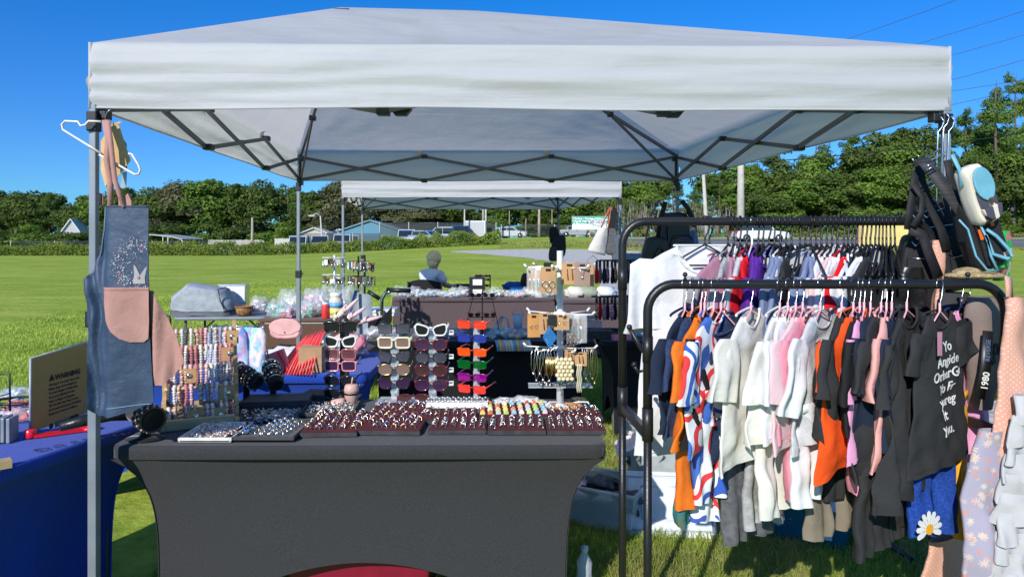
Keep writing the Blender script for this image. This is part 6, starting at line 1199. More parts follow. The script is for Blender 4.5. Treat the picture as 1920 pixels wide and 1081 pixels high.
b = MB(); b.sheet(lambda u, v: ((u-.5)*.42, (v-.5)*.30, .03*math.sin(u*5)*math.sin(v*3+1)+.02*noise.noise(Vector((u*4, v*4, 1)))), 16, 12); tag(b.build('packing_sheet', mat('grey_bubble_wrap', (.42, .45, .52), rough=.4, bump=.8, bsc=200), loc=(p.x-.03, p.y+.17, .235), rz=-.4), 'grey bubble wrap sheet on top of the teal box', 'packing sheet')
b = MB(); b.box((0, 0, 0), (.10, .002, .035), m=0); b.box((.04, -.002, -.04), (.07, .002, .035), m=1); o = b.build('label_sticker', [mat('red_sticker', (.6, .1, .05)), M_white], loc=(p.x+.02, p.y+.055, .1), rz=-.42); o.rotation_euler = (.1, 0, -.42); tag(o, 'red and white stickers on the teal box', 'sticker')
p = Gp(1255, 1015, 0); t = thing('storage_cover', 'white plastic box lid leaning on its edge in the grass', 'lid', (p.x+.02, p.y+.05, .0)); t.rotation_euler = (R_(-38), 0, R_(-6)); b = MB(); b.box((0, 0, .165), (.46, .012, .33)); b.build('panel', mat('white_lid', (.62, .66, .72), rough=.35), t, bev=.03)
b = MB(); b.tube([(-.21, -.008, .03), (.21, -.008, .03), (.21, -.008, .30), (-.21, -.008, .30)], .007, 6, closed=True); b.tube([(-.14, -.007, .08), (.14, -.007, .08), (.14, -.007, .25), (-.14, -.007, .25)], .004, 6, closed=True); b.build('raised_rim', mat('white_lid', (.6, .6, .6)), t)
p = Gp(1205, 890, 0); bin_('laundry_basket', 'pale grey basket behind the rack left post', .90, 4.0, .1, .36, .3, .40, mat('pale_grey_plastic', (.45, .5, .5), rough=.4), [K['white'], K['pink'], K['dgrey']])
b = MB(); [b.box((rnd.uniform(-.1, .1), rnd.uniform(-.05, .05), .28+.01*k), (.16, .12, .002), R=Matrix.Rotation(rnd.uniform(-.6, .6), 3, 'X') @ Matrix.Rotation(rnd.uniform(-.7, .7), 3, 'Y')) for k in range(4)]; tag(b.build('paper_sheets', mat('cream_paper', (.7, .62, .6)), loc=(Gp(1180, 940).x, Gp(1180, 1000).y+.42, .06)), 'cream paper sheets sticking out of the clear box', 'paper')
for k, (a, c, lb) in enumerate([((1565, 918), (1712, 1012), 'upper black base bar lying behind the teal box'), ((1628, 1000), (1710, 1062), 'lower black base bar right of the teal box')]):
    A_, B_ = Gp(*a), Gp(*c); b = MB(); b.tube([A_+Vector((0, 0, .03)), B_+Vector((0, 0, .03))], .014, 8); b.ell(A_+Vector((0, 0, .02)), (.02, .02, .022)); tag(b.build('rack_base_bar', M_black), lb, 'rack base', 'black base bars on the grass')
# bottle, jar at the right foot of the front table
p = Gp(1077, 1070, 0); t = thing('water_bottle', 'crumpled clear bottle at the right foot of the front table', 'bottle', (.30, 2.83, .0)); b = MB(); b.lathe([(.03, 0), (.033, .01), (.03, .05), (.033, .09), (.03, .13), (.033, .16), (.013, .2), (.013, .215)], (0, 0, 0), 16, wob=.06); b.build('body', film('clear_bottle', (.85, .9, .95), .45, .1), t); b = MB(); b.lathe([(.015, .205), (.016, .225), (0, .226)], (0, 0, 0), 14); b.build('cap', M_white, t)
# ================================================================ middle stalls
def at(px, py, Y): return W(px, py, Y)
def simple(name, label, cat, b, m, loc=None, rz=0., grp=None, bev=0.): return tag(b.build(name, m, bev=bev, loc=loc, rz=rz), label, cat, grp)
# hanging iridescent pouches on the blue table
M_iri = [ramp_mat('iridescent_film_%d' % i, c, 'noise', 11., rough=.12, coat=1., const=False, detail=4, bump=.5) for i, c in enumerate([[(.55, .75, .9), (.1, .35, .8), (.75, .85, .9), (.5, .3, .7), (.2, .75, .75)], [(.7, .8, .88), (.15, .5, .8), (.8, .6, .75), (.85, .85, .9), (.4, .8, .6)], [(.8, .85, .9), (.35, .6, .85), (.75, .45, .7), (.2, .3, .75), (.85, .8, .5)]])]
for i, px in enumerate([405, 425, 445, 464, 483]):
    Y = 3.72+.03*(i % 2); b = MB(); b.drape([(0, -.030, .030), (-.03, -.052, .052), (-.12, -.058, .056), (-.27, -.055, .058)], .022, .010, 40, i, 14, 14, seed=i*4, open_bottom=False, wob=.010)
    o = simple('zip_pouch', ['leftmost', 'second', 'middle', 'fourth', 'rightmost'][i]+' iridescent pouch hanging behind the velvet rolls', 'pouch', b, M_iri[i % 3], at(px, 613+rnd.uniform(-2, 3), Y), .3-i*.15, 'iridescent pouches'); b = MB(); b.tube([(0, 0, -.01), (.004, 0, .014), (-.003, 0, .022), (-.008, 0, .012)], .0025, 5); b.build('hook', M_blackp, o)
b = MB(); b.tube([at(395, 611, 3.74), at(495, 611, 3.74)], .004, 6); b.tube([at(397, 611, 3.74), Vector((at(397, 611, 3.74).x, 3.74+.12, .745))], .004, 6); b.tube([at(493, 611, 3.74), Vector((at(493, 611, 3.74).x, 3.74+.12, .745))], .004, 6); simple('pouch_rail', 'thin wire rail holding the iridescent pouches', 'display rail', b, M_steel)
M_strw = mat('red_ribbon', (.80, .05, .06), rough=.35, coat=.3); M_strw2 = mat('coral_ribbon', (.85, .13, .13), rough=.35, coat=.3)
for i in range(13):
    a = at(517+i*5.6, 703, 3.84-.004*i); c = at(572+i*3.4, 632-i*1.3+rnd.uniform(-2, 2), 4.04); mid = (a+c)/2+Vector((0, 0, .012+.002*i)); b = MB(); b.tube([a, a.lerp(mid, .5)+Vector((0, -.003, .006)), mid, mid.lerp(c, .5)+Vector((0, 0, .004)), c], .0085, 6, flat=.6); simple('ribbon_bundle', 'long red tube in the slanting bundle left of the cardboard box', 'red tube', b, M_strw if i % 2 else M_strw2, grp='slanting red tubes')
b = MB(); b.box((0, 0, .072), (.128, .17, .142)); b.box((0, 0, .144), (.128, .012, .002)); b.box((0, -.0865, .045), (.129, .002, .003)); simple('cardboard_box', 'small brown cardboard box on the blue table', 'cardboard box', b, M_box, Vector((at(587, 0, 3.93).x, 3.94, TZ)), .06)
b = MB(); b.box((0, 0, .05), (.11, .03, .12), R=Matrix.Rotation(-.35, 3, 'Y')); simple('gift_box', 'pale pink box leaning left of the red tubes', 'box', b, K['pink'], Vector((at(520, 0, 3.86).x, 3.87, TZ+.01)), 0, bev=.004)
b = MB(); b.box((0, 0, 0), (.012, .004, .12), R=Matrix.Rotation(-.5, 3, 'Y')); simple('ribbon', 'red ribbon strip lying on the pink box', 'ribbon', b, M_strw, Vector((at(530, 0, 3.84).x, 3.84, TZ+.07)))
def pile(label, px, Y, z, sx, sy, h, m, wob=.5, name='folded_garment', rz=0., grp='clothes heaped on the blue table', cat='clothing'):
    b = MB(); b.ell((0, 0, h*.5), (sx, sy, h*.6), 22, 8, wob=wob, fr=8); return simple(name, label, cat, b, m, Vector((xat(px, Y), Y, z)), rz, grp)
M_strp = ramp_mat('cream_striped_knit', [(.7, .62, .5), (.6, .5, .38), (.75, .7, .62)], 'noise', 30., rough=.9, stretch=(3, .2, .2), detail=0)
for px, Y, z, sx, sy, h, m, lb in [(520, 4.02, .74, .13, .1, .05, M_strp, 'cream striped knit at the left of the clothes heap'), (545, 4.25, .745, .16, .12, .07, K['white'], 'white cloth under the pink handbag'), (552, 4.05, .745, .10, .10, .04, K['dgrey'], 'dark folded cloth in the clothes heap'), (590, 4.25, .745, .16, .12, .09, K['lgrey'], 'pale grey cloth in the middle of the clothes heap'), (540, 4.32, .76, .10, .06, .06, K['navy'], 'navy cloth under the pink handbag'),
        (610, 4.05, .745, .13, .12, .07, K['white'], 'white cloth right of the cardboard box'), (625, 4.3, .745, .14, .12, .11, K['white'], 'white cloth behind the black sunglasses stand'), (655, 4.35, .745, .12, .10, .13, K['ppink'], 'blush pink cloth behind the black sunglasses stand'), (672, 4.3, .80, .05, .04, .08, K['pink'], 'pink knotted cloth right of the black stand'), (500, 4.3, .745, .12, .1, .05, K['denim'], 'blue denim cloth beside the pouches'), (530, 3.95, .745, .09, .07, .03, K['slate'], 'slate blue cloth behind the pink box'), (420, 4.3, .745, .20, .12, .05, K['fblack'], 'black cloth behind the iridescent pouches'), (345, 4.25, .745, .22, .12, .05, K['fblack'], 'black cloth behind the wooden bracelet rack')]:
    pile(lb, px, Y, z, sx, sy, h, m)
M_pbag = mat('pink_leather', (.72, .40, .37), rough=.5, bump=.15, bsc=90)
t = bag('handbag', 'dusty pink oval handbag on the clothes heap', 'handbag', 537, 597, 4.30, 4, 0, .195, .125, .07, M_pbag, rc=.6)
b = MB(); b.prism([(.098*math.cos(R_(a)), -.045+.05*math.sin(R_(a))) for a in range(0, 181, 12)]+[(-.092, -.07), (-.04, -.095), (.04, -.095), (.092, -.07)], .012, c=(0, -.036, 0)); b.build('flap', M_pbag, t, bev=.004); b = MB(); b.ell((0, -.045, -.08), (.005, .004, .005)); b.build('snap', M_bronze, t)
# grey bundle, case, basket on the folding table
M_gb = mat('grey_soft_cover', (.34, .37, .41), rough=.75, bump=.5, bsc=30, var=.15); M_gb2 = mat('dark_grey_soft_cover', (.11, .12, .135), rough=.7, bump=.5, bsc=30)
t = thing('covered_bundle', 'large grey fabric covered bundle on the folding table', 'cover bag', Vector((at(386, 0, 6.95).x, 6.95, .735)), R_(3)); kx = 6.95/F
def puff(pts, th, m, nm, dy=0.):
    b = MB(); n = len(pts); R3 = []
    for j in range(9):
        q = j/8*2-1; s_ = (1-abs(q)**3*.22); R3.append([b.v((x*s_+.008*noise.noise(Vector((x*9, q*2, z*9))), q*th/2+dy+.012*noise.noise(Vector((x*12, 5, z*12))), z*(s_*.5+.5)+.008*noise.noise(Vector((x*8, q*3, z*8+4))))) for x, z in pts])
    for A, B_ in zip(R3, R3[1:]):
        for k in range(n): b.f((A[k], A[(k+1) % n], B_[(k+1) % n], B_[k]), 0, True)
    b.f(R3[0][::-1]); b.f(R3[-1]); return b.build(nm, m, t)
def dense(pts, k=4):
    o = []
    for i in range(len(pts)):
        a, c = pts[i], pts[(i+1) % len(pts)]
        for q in range(k): o.append((a[0]+(c[0]-a[0])*q/k, a[1]+(c[1]-a[1])*q/k))
    return o
puff(dense([(-.325, .0), (-.31, .05), (.29, .05), (.325, .01), (.325, -.0)], 5), .42, M_gb2, 'base_panel')
puff(dense([(-.32, .06), (-.31, .18), (-.15, .315), (-.05, .30), (.20, .255), (.30, .12), (.32, .055), (.0, .045)], 5), .40, M_gb, 'cover', .0)
b = MB(); b.tube([(.2, -.205, .255), (.22, -.21, .15), (.26, -.21, .06)], .005, 5); b.tube([(.19, -.2, .26), (.25, -.15, .28), (.26, -.1, .25)], .006, 5); b.build('binding', M_blackp, t)
b = MB(); b.box((0, 0, .14), (.27, .12, .27)); t = thing('silver_case', 'white and silver hard case standing behind the grey bundle', 'case', Vector((at(438, 0, 7.22).x, 7.22, .735)), .1); b.build('shell', M_white, t, bev=.008); b = MB(); b.box((0, 0, .277), (.28, .13, .012)); b.box((.139, 0, .14), (.012, .13, .28)); b.build('metal_edge', M_steel, t, bev=.002)
M_wick = mat('brown_wicker', (.30, .15, .06), rough=.8, bump=1., bsc=45, var=.5, nsc=50)
t = thing('wicker_basket', 'small round wicker basket beside the grey bundle', 'basket', Vector((at(458, 0, 6.8).x, 6.8, .735))); b = MB(); b.lathe([(.06, 0), (.075, .03), (.085, .09), (.078, .088), (.06, .02), (0, .015)], (0, 0, 0), 24); b.build('basket', M_wick, t); b = MB(); b.tube([(.086*math.cos(q*.4), .086*math.sin(q*.4), .09) for q in range(16)], .007, 6, closed=True); b.build('rim', M_wick, t)
# plastic bags of goods
COLS = {n: mat('goods_'+n, c, rough=.4) for n, c in [('white', (.75, .75, .78)), ('green', (.05, .6, .3)), ('teal', (.05, .5, .55)), ('lilac', (.5, .38, .65)), ('pink', (.8, .35, .5)), ('yellow', (.75, .7, .15)), ('blue', (.15, .4, .75)), ('red', (.75, .04, .04)), ('cream', (.7, .62, .45)), ('grey', (.4, .42, .45)), ('purple', (.22, .08, .45)), ('brown', (.35, .2, .12)), ('mint', (.45, .75, .65)), ('black', (.02, .02, .02))]}
def goods(label, px, Y, z, sx, sy, h, cols, name='bag_of_goods', n=16, grp=None, cat='plastic bag'):
    t = thing(name, label, cat, (xat(px, Y), Y, z), rnd.uniform(-.3, .3), grp); b = MB(); b.ell((0, 0, h*.45), (sx, sy, h*.55), 20, 10, wob=.55, fr=7); b.build('film', M_bag, t); ms = [COLS[c] for c in cols]; b = MB()
    for i in range(n):
        x, y, zz = rnd.uniform(-.7, .7)*sx, rnd.uniform(-.7, .7)*sy, h*rnd.uniform(.12, .75); k = .22*min(sx, h)
        if i % 3: b.ell((x, y, zz), (k*rnd.uniform(.8, 1.8), k, k*rnd.uniform(.5, 1)), 8, 5, m=i % len(ms), wob=.6)
        else: b.box((x, y, zz), (k*2.4, k, k*1.2), m=i % len(ms), R=Matrix.Rotation(rnd.uniform(-1, 1), 3, 'Y') @ Matrix.Rotation(rnd.uniform(-1, 1), 3, 'Z'))
    b.build('contents', ms, t); return t
goods('white and lilac plastic bag right of the wicker basket', 487, 6.95, .735, .10, .1, .17, ['white', 'lilac', 'pink', 'white'])
for px, Y, sx, h, cols, lb in [(520, 6.6, .10, .16, ['green', 'green', 'white', 'teal'], 'clear bag with green goods at the left of the brown table'), (537, 6.55, .09, .12, ['white', 'red', 'grey', 'pink'], 'clear bag of small toys at the front of the brown table'), (553, 6.7, .10, .2, ['teal', 'white', 'blue'], 'clear bag with teal goods left of the rear tent leg'), (545, 6.85, .12, .24, ['yellow', 'mint', 'white'], 'yellow green packet at the back of the brown table'), (577, 6.6, .09, .15, ['green', 'white', 'pink', 'mint'], 'clear bag right of the rear tent leg'), (590, 6.8, .12, .25, ['white', 'pink', 'lilac'], 'bag with pink goods at the back of the brown table'), (605, 6.75, .09, .24, ['purple', 'lilac', 'white'], 'bag with purple goods left of the big jar'), (625, 6.9, .14, .28, ['white', 'blue', 'grey', 'mint'], 'tall pile of clear bags behind the big jar'), (655, 6.9, .10, .28, ['blue', 'white', 'grey'], 'blue tinted bags right of the big jar')]:
    goods(lb, px, Y, .742, sx, .09, h, cols, grp=None)
t = thing('snack_jar', 'large plastic jar with yellow and blue label on the brown table', 'jar', (xat(630, 6.55), 6.55, .742)); b = MB(); b.lathe([(.06, 0), (.064, .01), (.064, .17), (.05, .20), (.05, .205)], (0, 0, 0), 24); b.build('jar', mat('cream_jar', (.7, .62, .48), rough=.3), t); b = MB(); b.lathe([(.054, .205), (.056, .21), (.056, .235), (.05, .24), (0, .24)], (0, 0, 0), 24); b.build('lid', M_white, t)
b = MB(); b.lathe([(.0652, .03), (.0652, .09)], (0, 0, 0), 24); b.build('yellow_label', COLS['yellow'], t); b = MB(); b.lathe([(.0652, .10), (.0652, .15)], (0, 0, 0), 24); b.build('blue_label', COLS['blue'], t)
t = thing('red_cup', 'bright red plastic jar left of the big labelled jar', 'cup', (xat(610, 6.5), 6.5, .742)); b = MB(); b.lathe([(.032, 0), (.034, .005), (.034, .12), (.03, .13), (0, .13)], (0, 0, 0), 20); b.build('body', COLS['red'], t); b = MB(); b.lathe([(.028, .13), (.028, .15), (0, .15)], (0, 0, 0), 16); b.build('lid', M_white, t)
def spinner(label, px, top, base_z, Y, tiers, m, n=14, cards=True):
    t = thing('earring_tree', label, 'earring stand', (xat(px, Y), Y, base_z)); H = CZ-(top-HY)/F*Y-base_z; b = MB(); b.tube([(0, 0, 0), (0, 0, H)], .011, 8); b.lathe([(.09, 0), (.09, .012), (.02, .02)], (0, 0, 0), 16); b.build('post', m, t)
    for k, ty in enumerate(tiers):
        z = CZ-(ty-HY)/F*Y-base_z; b = MB()
        for a in range(6): aa = a*1.047+.2; b.tube([(0, 0, z), (.12*math.cos(aa), .12*math.sin(aa), z+.003)], .004, 5)
        b.build('arm', m, t); b = MB()
        for a in range(n):
            aa = 6.283*a/n+rnd.uniform(-.1, .1); r = rnd.uniform(.08, .13); b.box((r*math.cos(aa), r*math.sin(aa), z-.05+rnd.uniform(-.012, .012)), (.045, .004, .085 if cards else .05), rz=aa+1.57, m=rnd.randrange(4))
            b.ell((r*math.cos(aa), r*math.sin(aa)-.004, z-.075), (.012, .006, .018), 6, 4, m=3)
        b.build('earring_cards', [M_card, M_white, M_leather, M_silver], t)
spinner('white earring tree left of the second tent post', 627, 478, .74, 6.9, [483, 515], M_white, 12, False); spinner('black earring tree right of the second tent post', 672, 480, .0, 7.6, [490, 518], M_blackp); spinner('black earring tree close behind the other black one', 684, 478, .0, 7.9, [494, 520], M_blackp, 10)
# folded wheeled walker / chair frames with black sling and sandals
t = thing('wheeled_walker', 'folded silver walker with black handles and sling', 'walker', (0, 0, 0)); b = MB(); b.tube([at(716, 600, 6.5), at(716, 562, 6.5), at(722, 550, 6.5), at(735, 545, 6.5), at(752, 546, 6.5)], .016, 10); b.tube([at(640, 640, 6.2), at(668, 545, 6.4)], .018, 8); b.tube([at(720, 650, 6.4), at(716, 600, 6.5)], .016, 8); b.build('frame', M_steel, t)
b = MB(); b.tube([at(725, 543, 6.5), at(770, 545, 6.5)], .022, 10); b.tube([at(690, 546, 6.5), at(712, 560, 6.5)], .02, 8); b.build('handle', M_blackp, t)
b = MB(); b.sheet(lambda u, v: at(690+(735-690)*u, 640-40*u-40*v*(1-.3*u)+10*math.sin(u*3), 6.2+.2*v), 8, 6); b.sheet(lambda u, v: at(688+(60)*u, 655-25*u+v*30-30*u*v, 6.15), 8, 6); b.build('sling', c_('black_canvas', (.012, .012, .013)), t)
b = MB(); b.sheet(lambda u, v: at(655+(40)*u+10*v, 545+8*u+95*v, 6.45+.02*math.sin(u*6)), 8, 8); simple('umbrella_cloth', 'pale grey blue cloth hanging beside the walker', 'cloth', b, c_('grey_blue_cloth', (.33, .38, .45)))
b = MB(); b.box((0, 0, .70), (.30, .3, .04)); b.box((0, 0, .66), (.28, .28, .03)); simple('side_table', 'narrow white folding table end beside the walker', 'side table', b, M_white, (xat(716, 7.6), 7.7, 0)); 
for i, (px, py, ln, an, lb) in enumerate([(635, 590, .24, .9, 'striped sandal leaning left behind the black stand'), (652, 578, .26, .75, 'pink sandal pointing up behind the black stand'), (665, 590, .24, .6, 'second pink sandal behind the black stand'), (690, 600, .26, .25, 'flat pink strap end right of the sandals')]):
    b = MB(); b.ell((0, 0, 0), (ln/2, .035, .018), 14, 6); b.ribbon([(-.03, -.04, .0), (-.02, -.02, .03), (0, .02, .03), (.0, .04, 0)], .03, .003); o = simple('sandal', lb, 'sandal', b, K['ppink'] if i else M_strp, at(px, py, 5.6), .2, 'sandals'); o.rotation_euler = (0, -an, .2)
# goods on the black tables
for px, Y, sx, h, cols, lb in [(705, 5.25, .09, .08, ['white', 'grey', 'white'], 'white packets at the left end of the black table'), (735, 5.3, .09, .07, ['white', 'pink', 'grey', 'blue'], 'mixed small packets behind the black square sunglasses'), (800, 5.3, .09, .08, ['white', 'blue', 'grey'], 'packets between the sunglasses columns'), (850, 5.25, .08, .07, ['pink', 'lilac', 'white', 'blue'], 'pastel packets right of the clear stand'), (940, 5.25, .09, .09, ['blue', 'green', 'white'], 'blue and green trinkets right of the bright sunglasses'), (965, 5.2, .08, .07, ['yellow', 'pink', 'blue', 'white'], 'yellow and pink trinkets on the black table'), (990, 5.25, .07, .08, ['purple', 'blue', 'white'], 'purple trinkets left of the tower cards'), (922, 5.2, .05, .05, ['white', 'teal'], 'small white packets under the wire tree')]:
    goods(lb, px, Y, .742, sx, .08, h, cols, 'bag_of_trinkets', 14)
for k in range(12):
    px = 930+k*5.5; b = MB(); b.ribbon([(0, 0, 0), (.012, -.03, -.03), (.02, -.045, -.075)], .022, .003, (1, .2, 0)); simple('fabric_wristlet', 'colourful strap hanging over the black table edge', 'wristlet', b, COLS[['blue', 'yellow', 'pink', 'mint', 'cream', 'white'][k % 6]], Vector((xat(px, 5.06), 5.07, .748)), 0, 'colourful straps on the black table edge')
t = thing('small_pail', 'pale blue little pail on the black table', 'pail', (xat(971, 5.3), 5.3, .80)); b = MB(); b.lathe([(.03, 0), (.042, .11), (.039, .11), (.028, .01), (0, .01)], (0, 0, 0), 18); b.build('body', mat('pale_blue_plastic', (.4, .52, .68), rough=.4), t); b = MB(); b.tube([(.042*math.cos(R_(a)), 0, .11+.05*math.sin(R_(a))) for a in range(0, 181, 20)], .003, 5); b.build('handle', M_steel, t)
b = MB(); [b.tube([(x, 0, 0), (x*1.1, 0, .10), (x*.5+.01, .02, .15), (x*.2+.04, 0, .13), (x*.2+.06, 0, .03)], .003, 4) for x in (-.05, -.04, -.03, -.02, -.01)]; simple('lanyard_bunch', 'bunch of pale blue cords left of the little pail', 'cords', b, mat('pale_blue_cord', (.3, .38, .48)), Vector((xat(943, 5.3), 5.3, .745)))
t = thing('wire_display_tree', 'bronze wire tree holding small sunglasses behind the bright column', 'display stand', (xat(893, 4.9)+.03, 5.2, .742)); b = MB(); b.tube([(0, 0, 0), (0, 0, .36)], .005, 6); b.lathe([(.05, 0), (.05, .008), (.01, .012)], (0, 0, 0), 14)
for s_ in (-1, 1): b.tube([(s_*.03, 0, .34), (s_*.07, 0, .32), (s_*.11, 0, .15), (s_*.14, 0, .02)], .003, 5)
for z in (.16, .30): b.tube([(-.1, 0, z), (.1, 0, z)], .004, 6)
b.build('frame', M_bronze, t)
for i, (x, z) in enumerate([(-.05, .33), (.05, .33), (-.06, .18), (.06, .18)]): glasses(['top left', 'top right', 'lower left', 'lower right'][i]+' small brown pair on the bronze wire tree', t.location+Vector((x, -.02, z)), rnd.uniform(-.3, .3), 'round', M_bronze, L_brown, .002, .04, .03, 'sunglasses on the wire tree', sc_=.9)
b = MB(); b.box((0, 0, .05), (.30, .2, .1)); simple('clear_tub', 'grey clear tub on the second black table behind the tower', 'tub', b, film('smoky_tub', (.5, .55, .6), .5, .2), Vector((xat(1090, 5.5), 5.55, .742)), .2, bev=.01)
b = MB(); b.box((0, 0, .004), (.30, .22, .01)); simple('box_lid_flat', 'grey flat sheets on the clear tub', 'sheets', b, M_gb, Vector((xat(1080, 5.5), 5.55, .865)), .15)
t = thing('dark_basket', 'black woven tray on the black table right of the tower', 'basket', Vector((xat(1125, 5.2), 5.25, .742)), -.05); b = MB(); 
for s_, q in (((.30, .01), (0, -.1)), ((.30, .01), (0, .1)), ((.01, .2), (-.15, 0)), ((.01, .2), (.15, 0))): b.box((q[0], q[1], .03), (s_[0], s_[1], .06))
b.box((0, 0, .005), (.3, .2, .01)); b.build('tray', mat('black_wicker', (.02, .02, .022), rough=.6, bump=1., bsc=60), t); b = MB(); [b.ell((rnd.uniform(-.1, .1), rnd.uniform(-.06, .06), .05), (.06, .03, .015), 10, 5, wob=.5) for _ in range(8)]; b.build('contents', [K['dgrey']], t)
b = MB(); b.box((0, 0, .09), (.13, .08, .18)); simple('blue_packet', 'blue and white packet right of the key ring rack', 'packet', b, COLS['blue'], Vector((xat(1200, 5.3), 5.35, .742)), .1)
b = MB(); b.box((0, 0, .13), (.12, .1, .26)); simple('cardboard_box', 'narrow brown box behind the key ring rack', 'cardboard box', b, M_box, Vector((xat(1222, 5.4), 5.5, .742)), .1)
b = MB(); b.box((0, 0, .02), (.14, .1, .04)); simple('pink_packet', 'pink packet beside the black woven tray', 'packet', b, K['pink'], Vector((xat(1163, 5.15), 5.15, .742)), .2)
# key ring rack
t = thing('keyring_rack', 'black two tier rack of beaded wristlets right of the tower', 'key ring rack', (xat(1165, 5.4), 5.4, .742)); b = MB(); b.tube([(0, 0, 0), (0, 0, .62)], .012, 8); b.lathe([(.1, 0), (.1, .012), (.02, .02)], (0, 0, 0), 16); b.build('post', M_blackp, t)
zt = [zat(488, 5.4)-.742, zat(556, 5.4)-.742]
for z in zt:
    b = MB(); b.tube([(-.20, -.02, z), (.17, -.02, z)], .006, 6); b.tube([(-.16, .06, z), (.17, .06, z)], .006, 6); b.tube([(0, -.04, z), (0, .08, z)], .006, 6); b.build('bar', M_blackp, t)
for k in range(26):
    l = k//13; i = k % 13; b = MB(); b.box((0, 0, -.03), (.02, .006, .05), m=0); b.drape([(-.05, -.008, .008), (-.09, -.016, .016), (-.17, -.017, .017), (-.18, -.010, .010)], .010, .003, 60, i, 6, 4, m=1, open_bottom=False)
    simple('wristlet', ['wristlet with black tag on the upper bar of the key ring rack', 'wristlet with black tag on the lower bar of the key ring rack'][l], 'wristlet', b, [M_blackp, [K['red'], ramp_mat('multi_beads', [(.7, .5, .1), (.6, .05, .05), (.7, .65, .6), (.05, .05, .06)], 'voronoi', 90.), K['black'], ramp_mat('rosy_beads', [(.6, .1, .2), (.7, .5, .5), (.1, .05, .1), (.3, .1, .4)], 'voronoi', 90.), K['navy'], K['mauve']][(i*5+l) % 6]], Vector((xat(1165, 5.4)-.20+i*.030, 5.36+.03*(i % 2), .742+zt[l])), rnd.uniform(-.5, .5), ['wristlets on the upper bar', 'wristlets on the lower bar'][l])
t = thing('hook_rack', 'small grey blue blister rack with prongs behind the rack post', 'display rack', (xat(1190, 6.4), 6.4, .742)); b = MB(); b.box((0, 0, .52), (.16, .03, .20)); b.tube([(0, 0, 0), (0, 0, .5)], .012, 6); b.build('panel', mat('grey_blue_panel', (.25, .32, .4)), t)
for k in range(4): b = MB(); b.tube([(-.04+k*.035, -.01, .62), (.02+k*.035, -.1, .61), (.035+k*.035, -.11, .635)], .003, 5); b.build('prong', M_steel, t)
# bags hung on tent legs
def hbag(label, px, py, Y, w_, h, m, sw_, sh, rz=0, lean=0, d=.07, name='shoulder_bag', grp=None):
    t = bag(name, label, 'bag', px, py, Y, rz, lean, w_, h, d, m, rc=.5); b = MB(); b.ribbon([(-w_*.4, 0, -.02), (-w_*sw_*.6, 0, sh*.55), (0, .01, sh), (w_*sw_*.6, 0, sh*.55), (w_*.4, 0, -.02)], .022, .004, (0, 1, 0)); b.build('strap', m, t); return t
M_lea = mat('soft_black_leather', (.015, .015, .016), rough=.35, bump=.3, bsc=40)
hbag('black tote hanging low left of the rear right tent leg', 1232, 444, 5.15, .22, .24, M_lea, .5, .28, 10, 4); hbag('black backpack on the rear right tent leg', 1265, 398, 5.25, .24, .36, M_lea, .6, .12, 0, 0, .12, 'backpack'); hbag('black glossy bag under the backpack on the rear right leg', 1278, 440, 5.2, .22, .30, mat('gloss_black_vinyl', (.012, .012, .02), rough=.12, bump=.8, bsc=30), .5, .2, -10, 0)
hbag('dark grey round bag beside the key ring rack', 1212, 520, 5.3, .12, .18, c_('dark_grey_nylon', (.04, .04, .042)), .4, .1, 0, 0); hbag('tall grey bag hanging between tote and white t-shirt', 1240, 488, 5.1, .14, .30, K['dgrey'], .4, .1)
hbag('small blue trimmed bag right of the black backpack', 1298, 432, 5.3, .09, .2, K['slate'], .4, .16)
b = MB(); b.ribbon([(-.03, 0, .0), (-.07, 0, -.15), (-.09, 0, -.30)], .035, .004, (1, 0, 0)); simple('bag_strap', 'wide black strap left of the black backpack', 'strap', b, M_nyl, at(1255, 378, 5.2)); b = MB(); b.ribbon([(.0, 0, .0), (.05, 0, -.06), (.10, 0, -.20)], .035, .004, (1, 0, 0)); simple('bag_strap', 'wide black strap right of the black backpack', 'strap', b, M_nyl, at(1278, 376, 5.2))
hbag('black crossbody bag on the second tent rear right leg', 1050, 440, 10.2, .22, .34, M_nyl, 1.3, .34, 0, 6, .1, 'crossbody_bag'); hbag('small black pouch beside the crossbody bag on the rear leg', 1037, 425, 10.3, .16, .26, M_nyl, 1.1, .22, 0, -8); hbag('narrow black pouch under the crossbody bag', 1038, 462, 10.15, .15, .22, M_lea, .6, .2)
t = thing('canvas_tote', 'white canvas tote with orange straps on the second tent front leg', 'bag', at(1130, 428, 7.2), .2); t.rotation_euler = (0, R_(14), .2); b = MB(); b.drape([(0, -.045, .06), (-.1, -.07, .08), (-.27, -.11, .10)], .05, .006, 20, 0, 14, 10, open_bottom=False); b.build('body', c_('white_canvas', (.7, .67, .62)), t); b = MB(); b.ribbon([(-.03, -.02, -.03), (.0, 0, .12), (.03, 0, .24)], .016, .003, (1, 0, 0)); b.ribbon([(.05, -.02, -.03), (.05, 0, .12), (.04, 0, .24)], .016, .003, (1, 0, 0)); b.build('strap', mat('orange_leather', (.55, .14, .05), rough=.5), t)
for i, (px, py, w_, h, m, lb) in enumerate([(1146, 425, .14, .30, K['dgrey'], 'grey fringed bag right of the white tote'), (1158, 440, .12, .30, c_('steel_blue_nylon', (.12, .15, .2)), 'steel blue bag at the second tent front leg'), (1150, 390, .10, .26, M_lea, 'black bag above the grey fringed bag'), (1112, 500, .2, .16, c_('sage_nylon', (.2, .24, .22)), 'sage green bag under the white tote')]): hbag(lb, px, py, 7.25, w_, h, m, .5, .12)
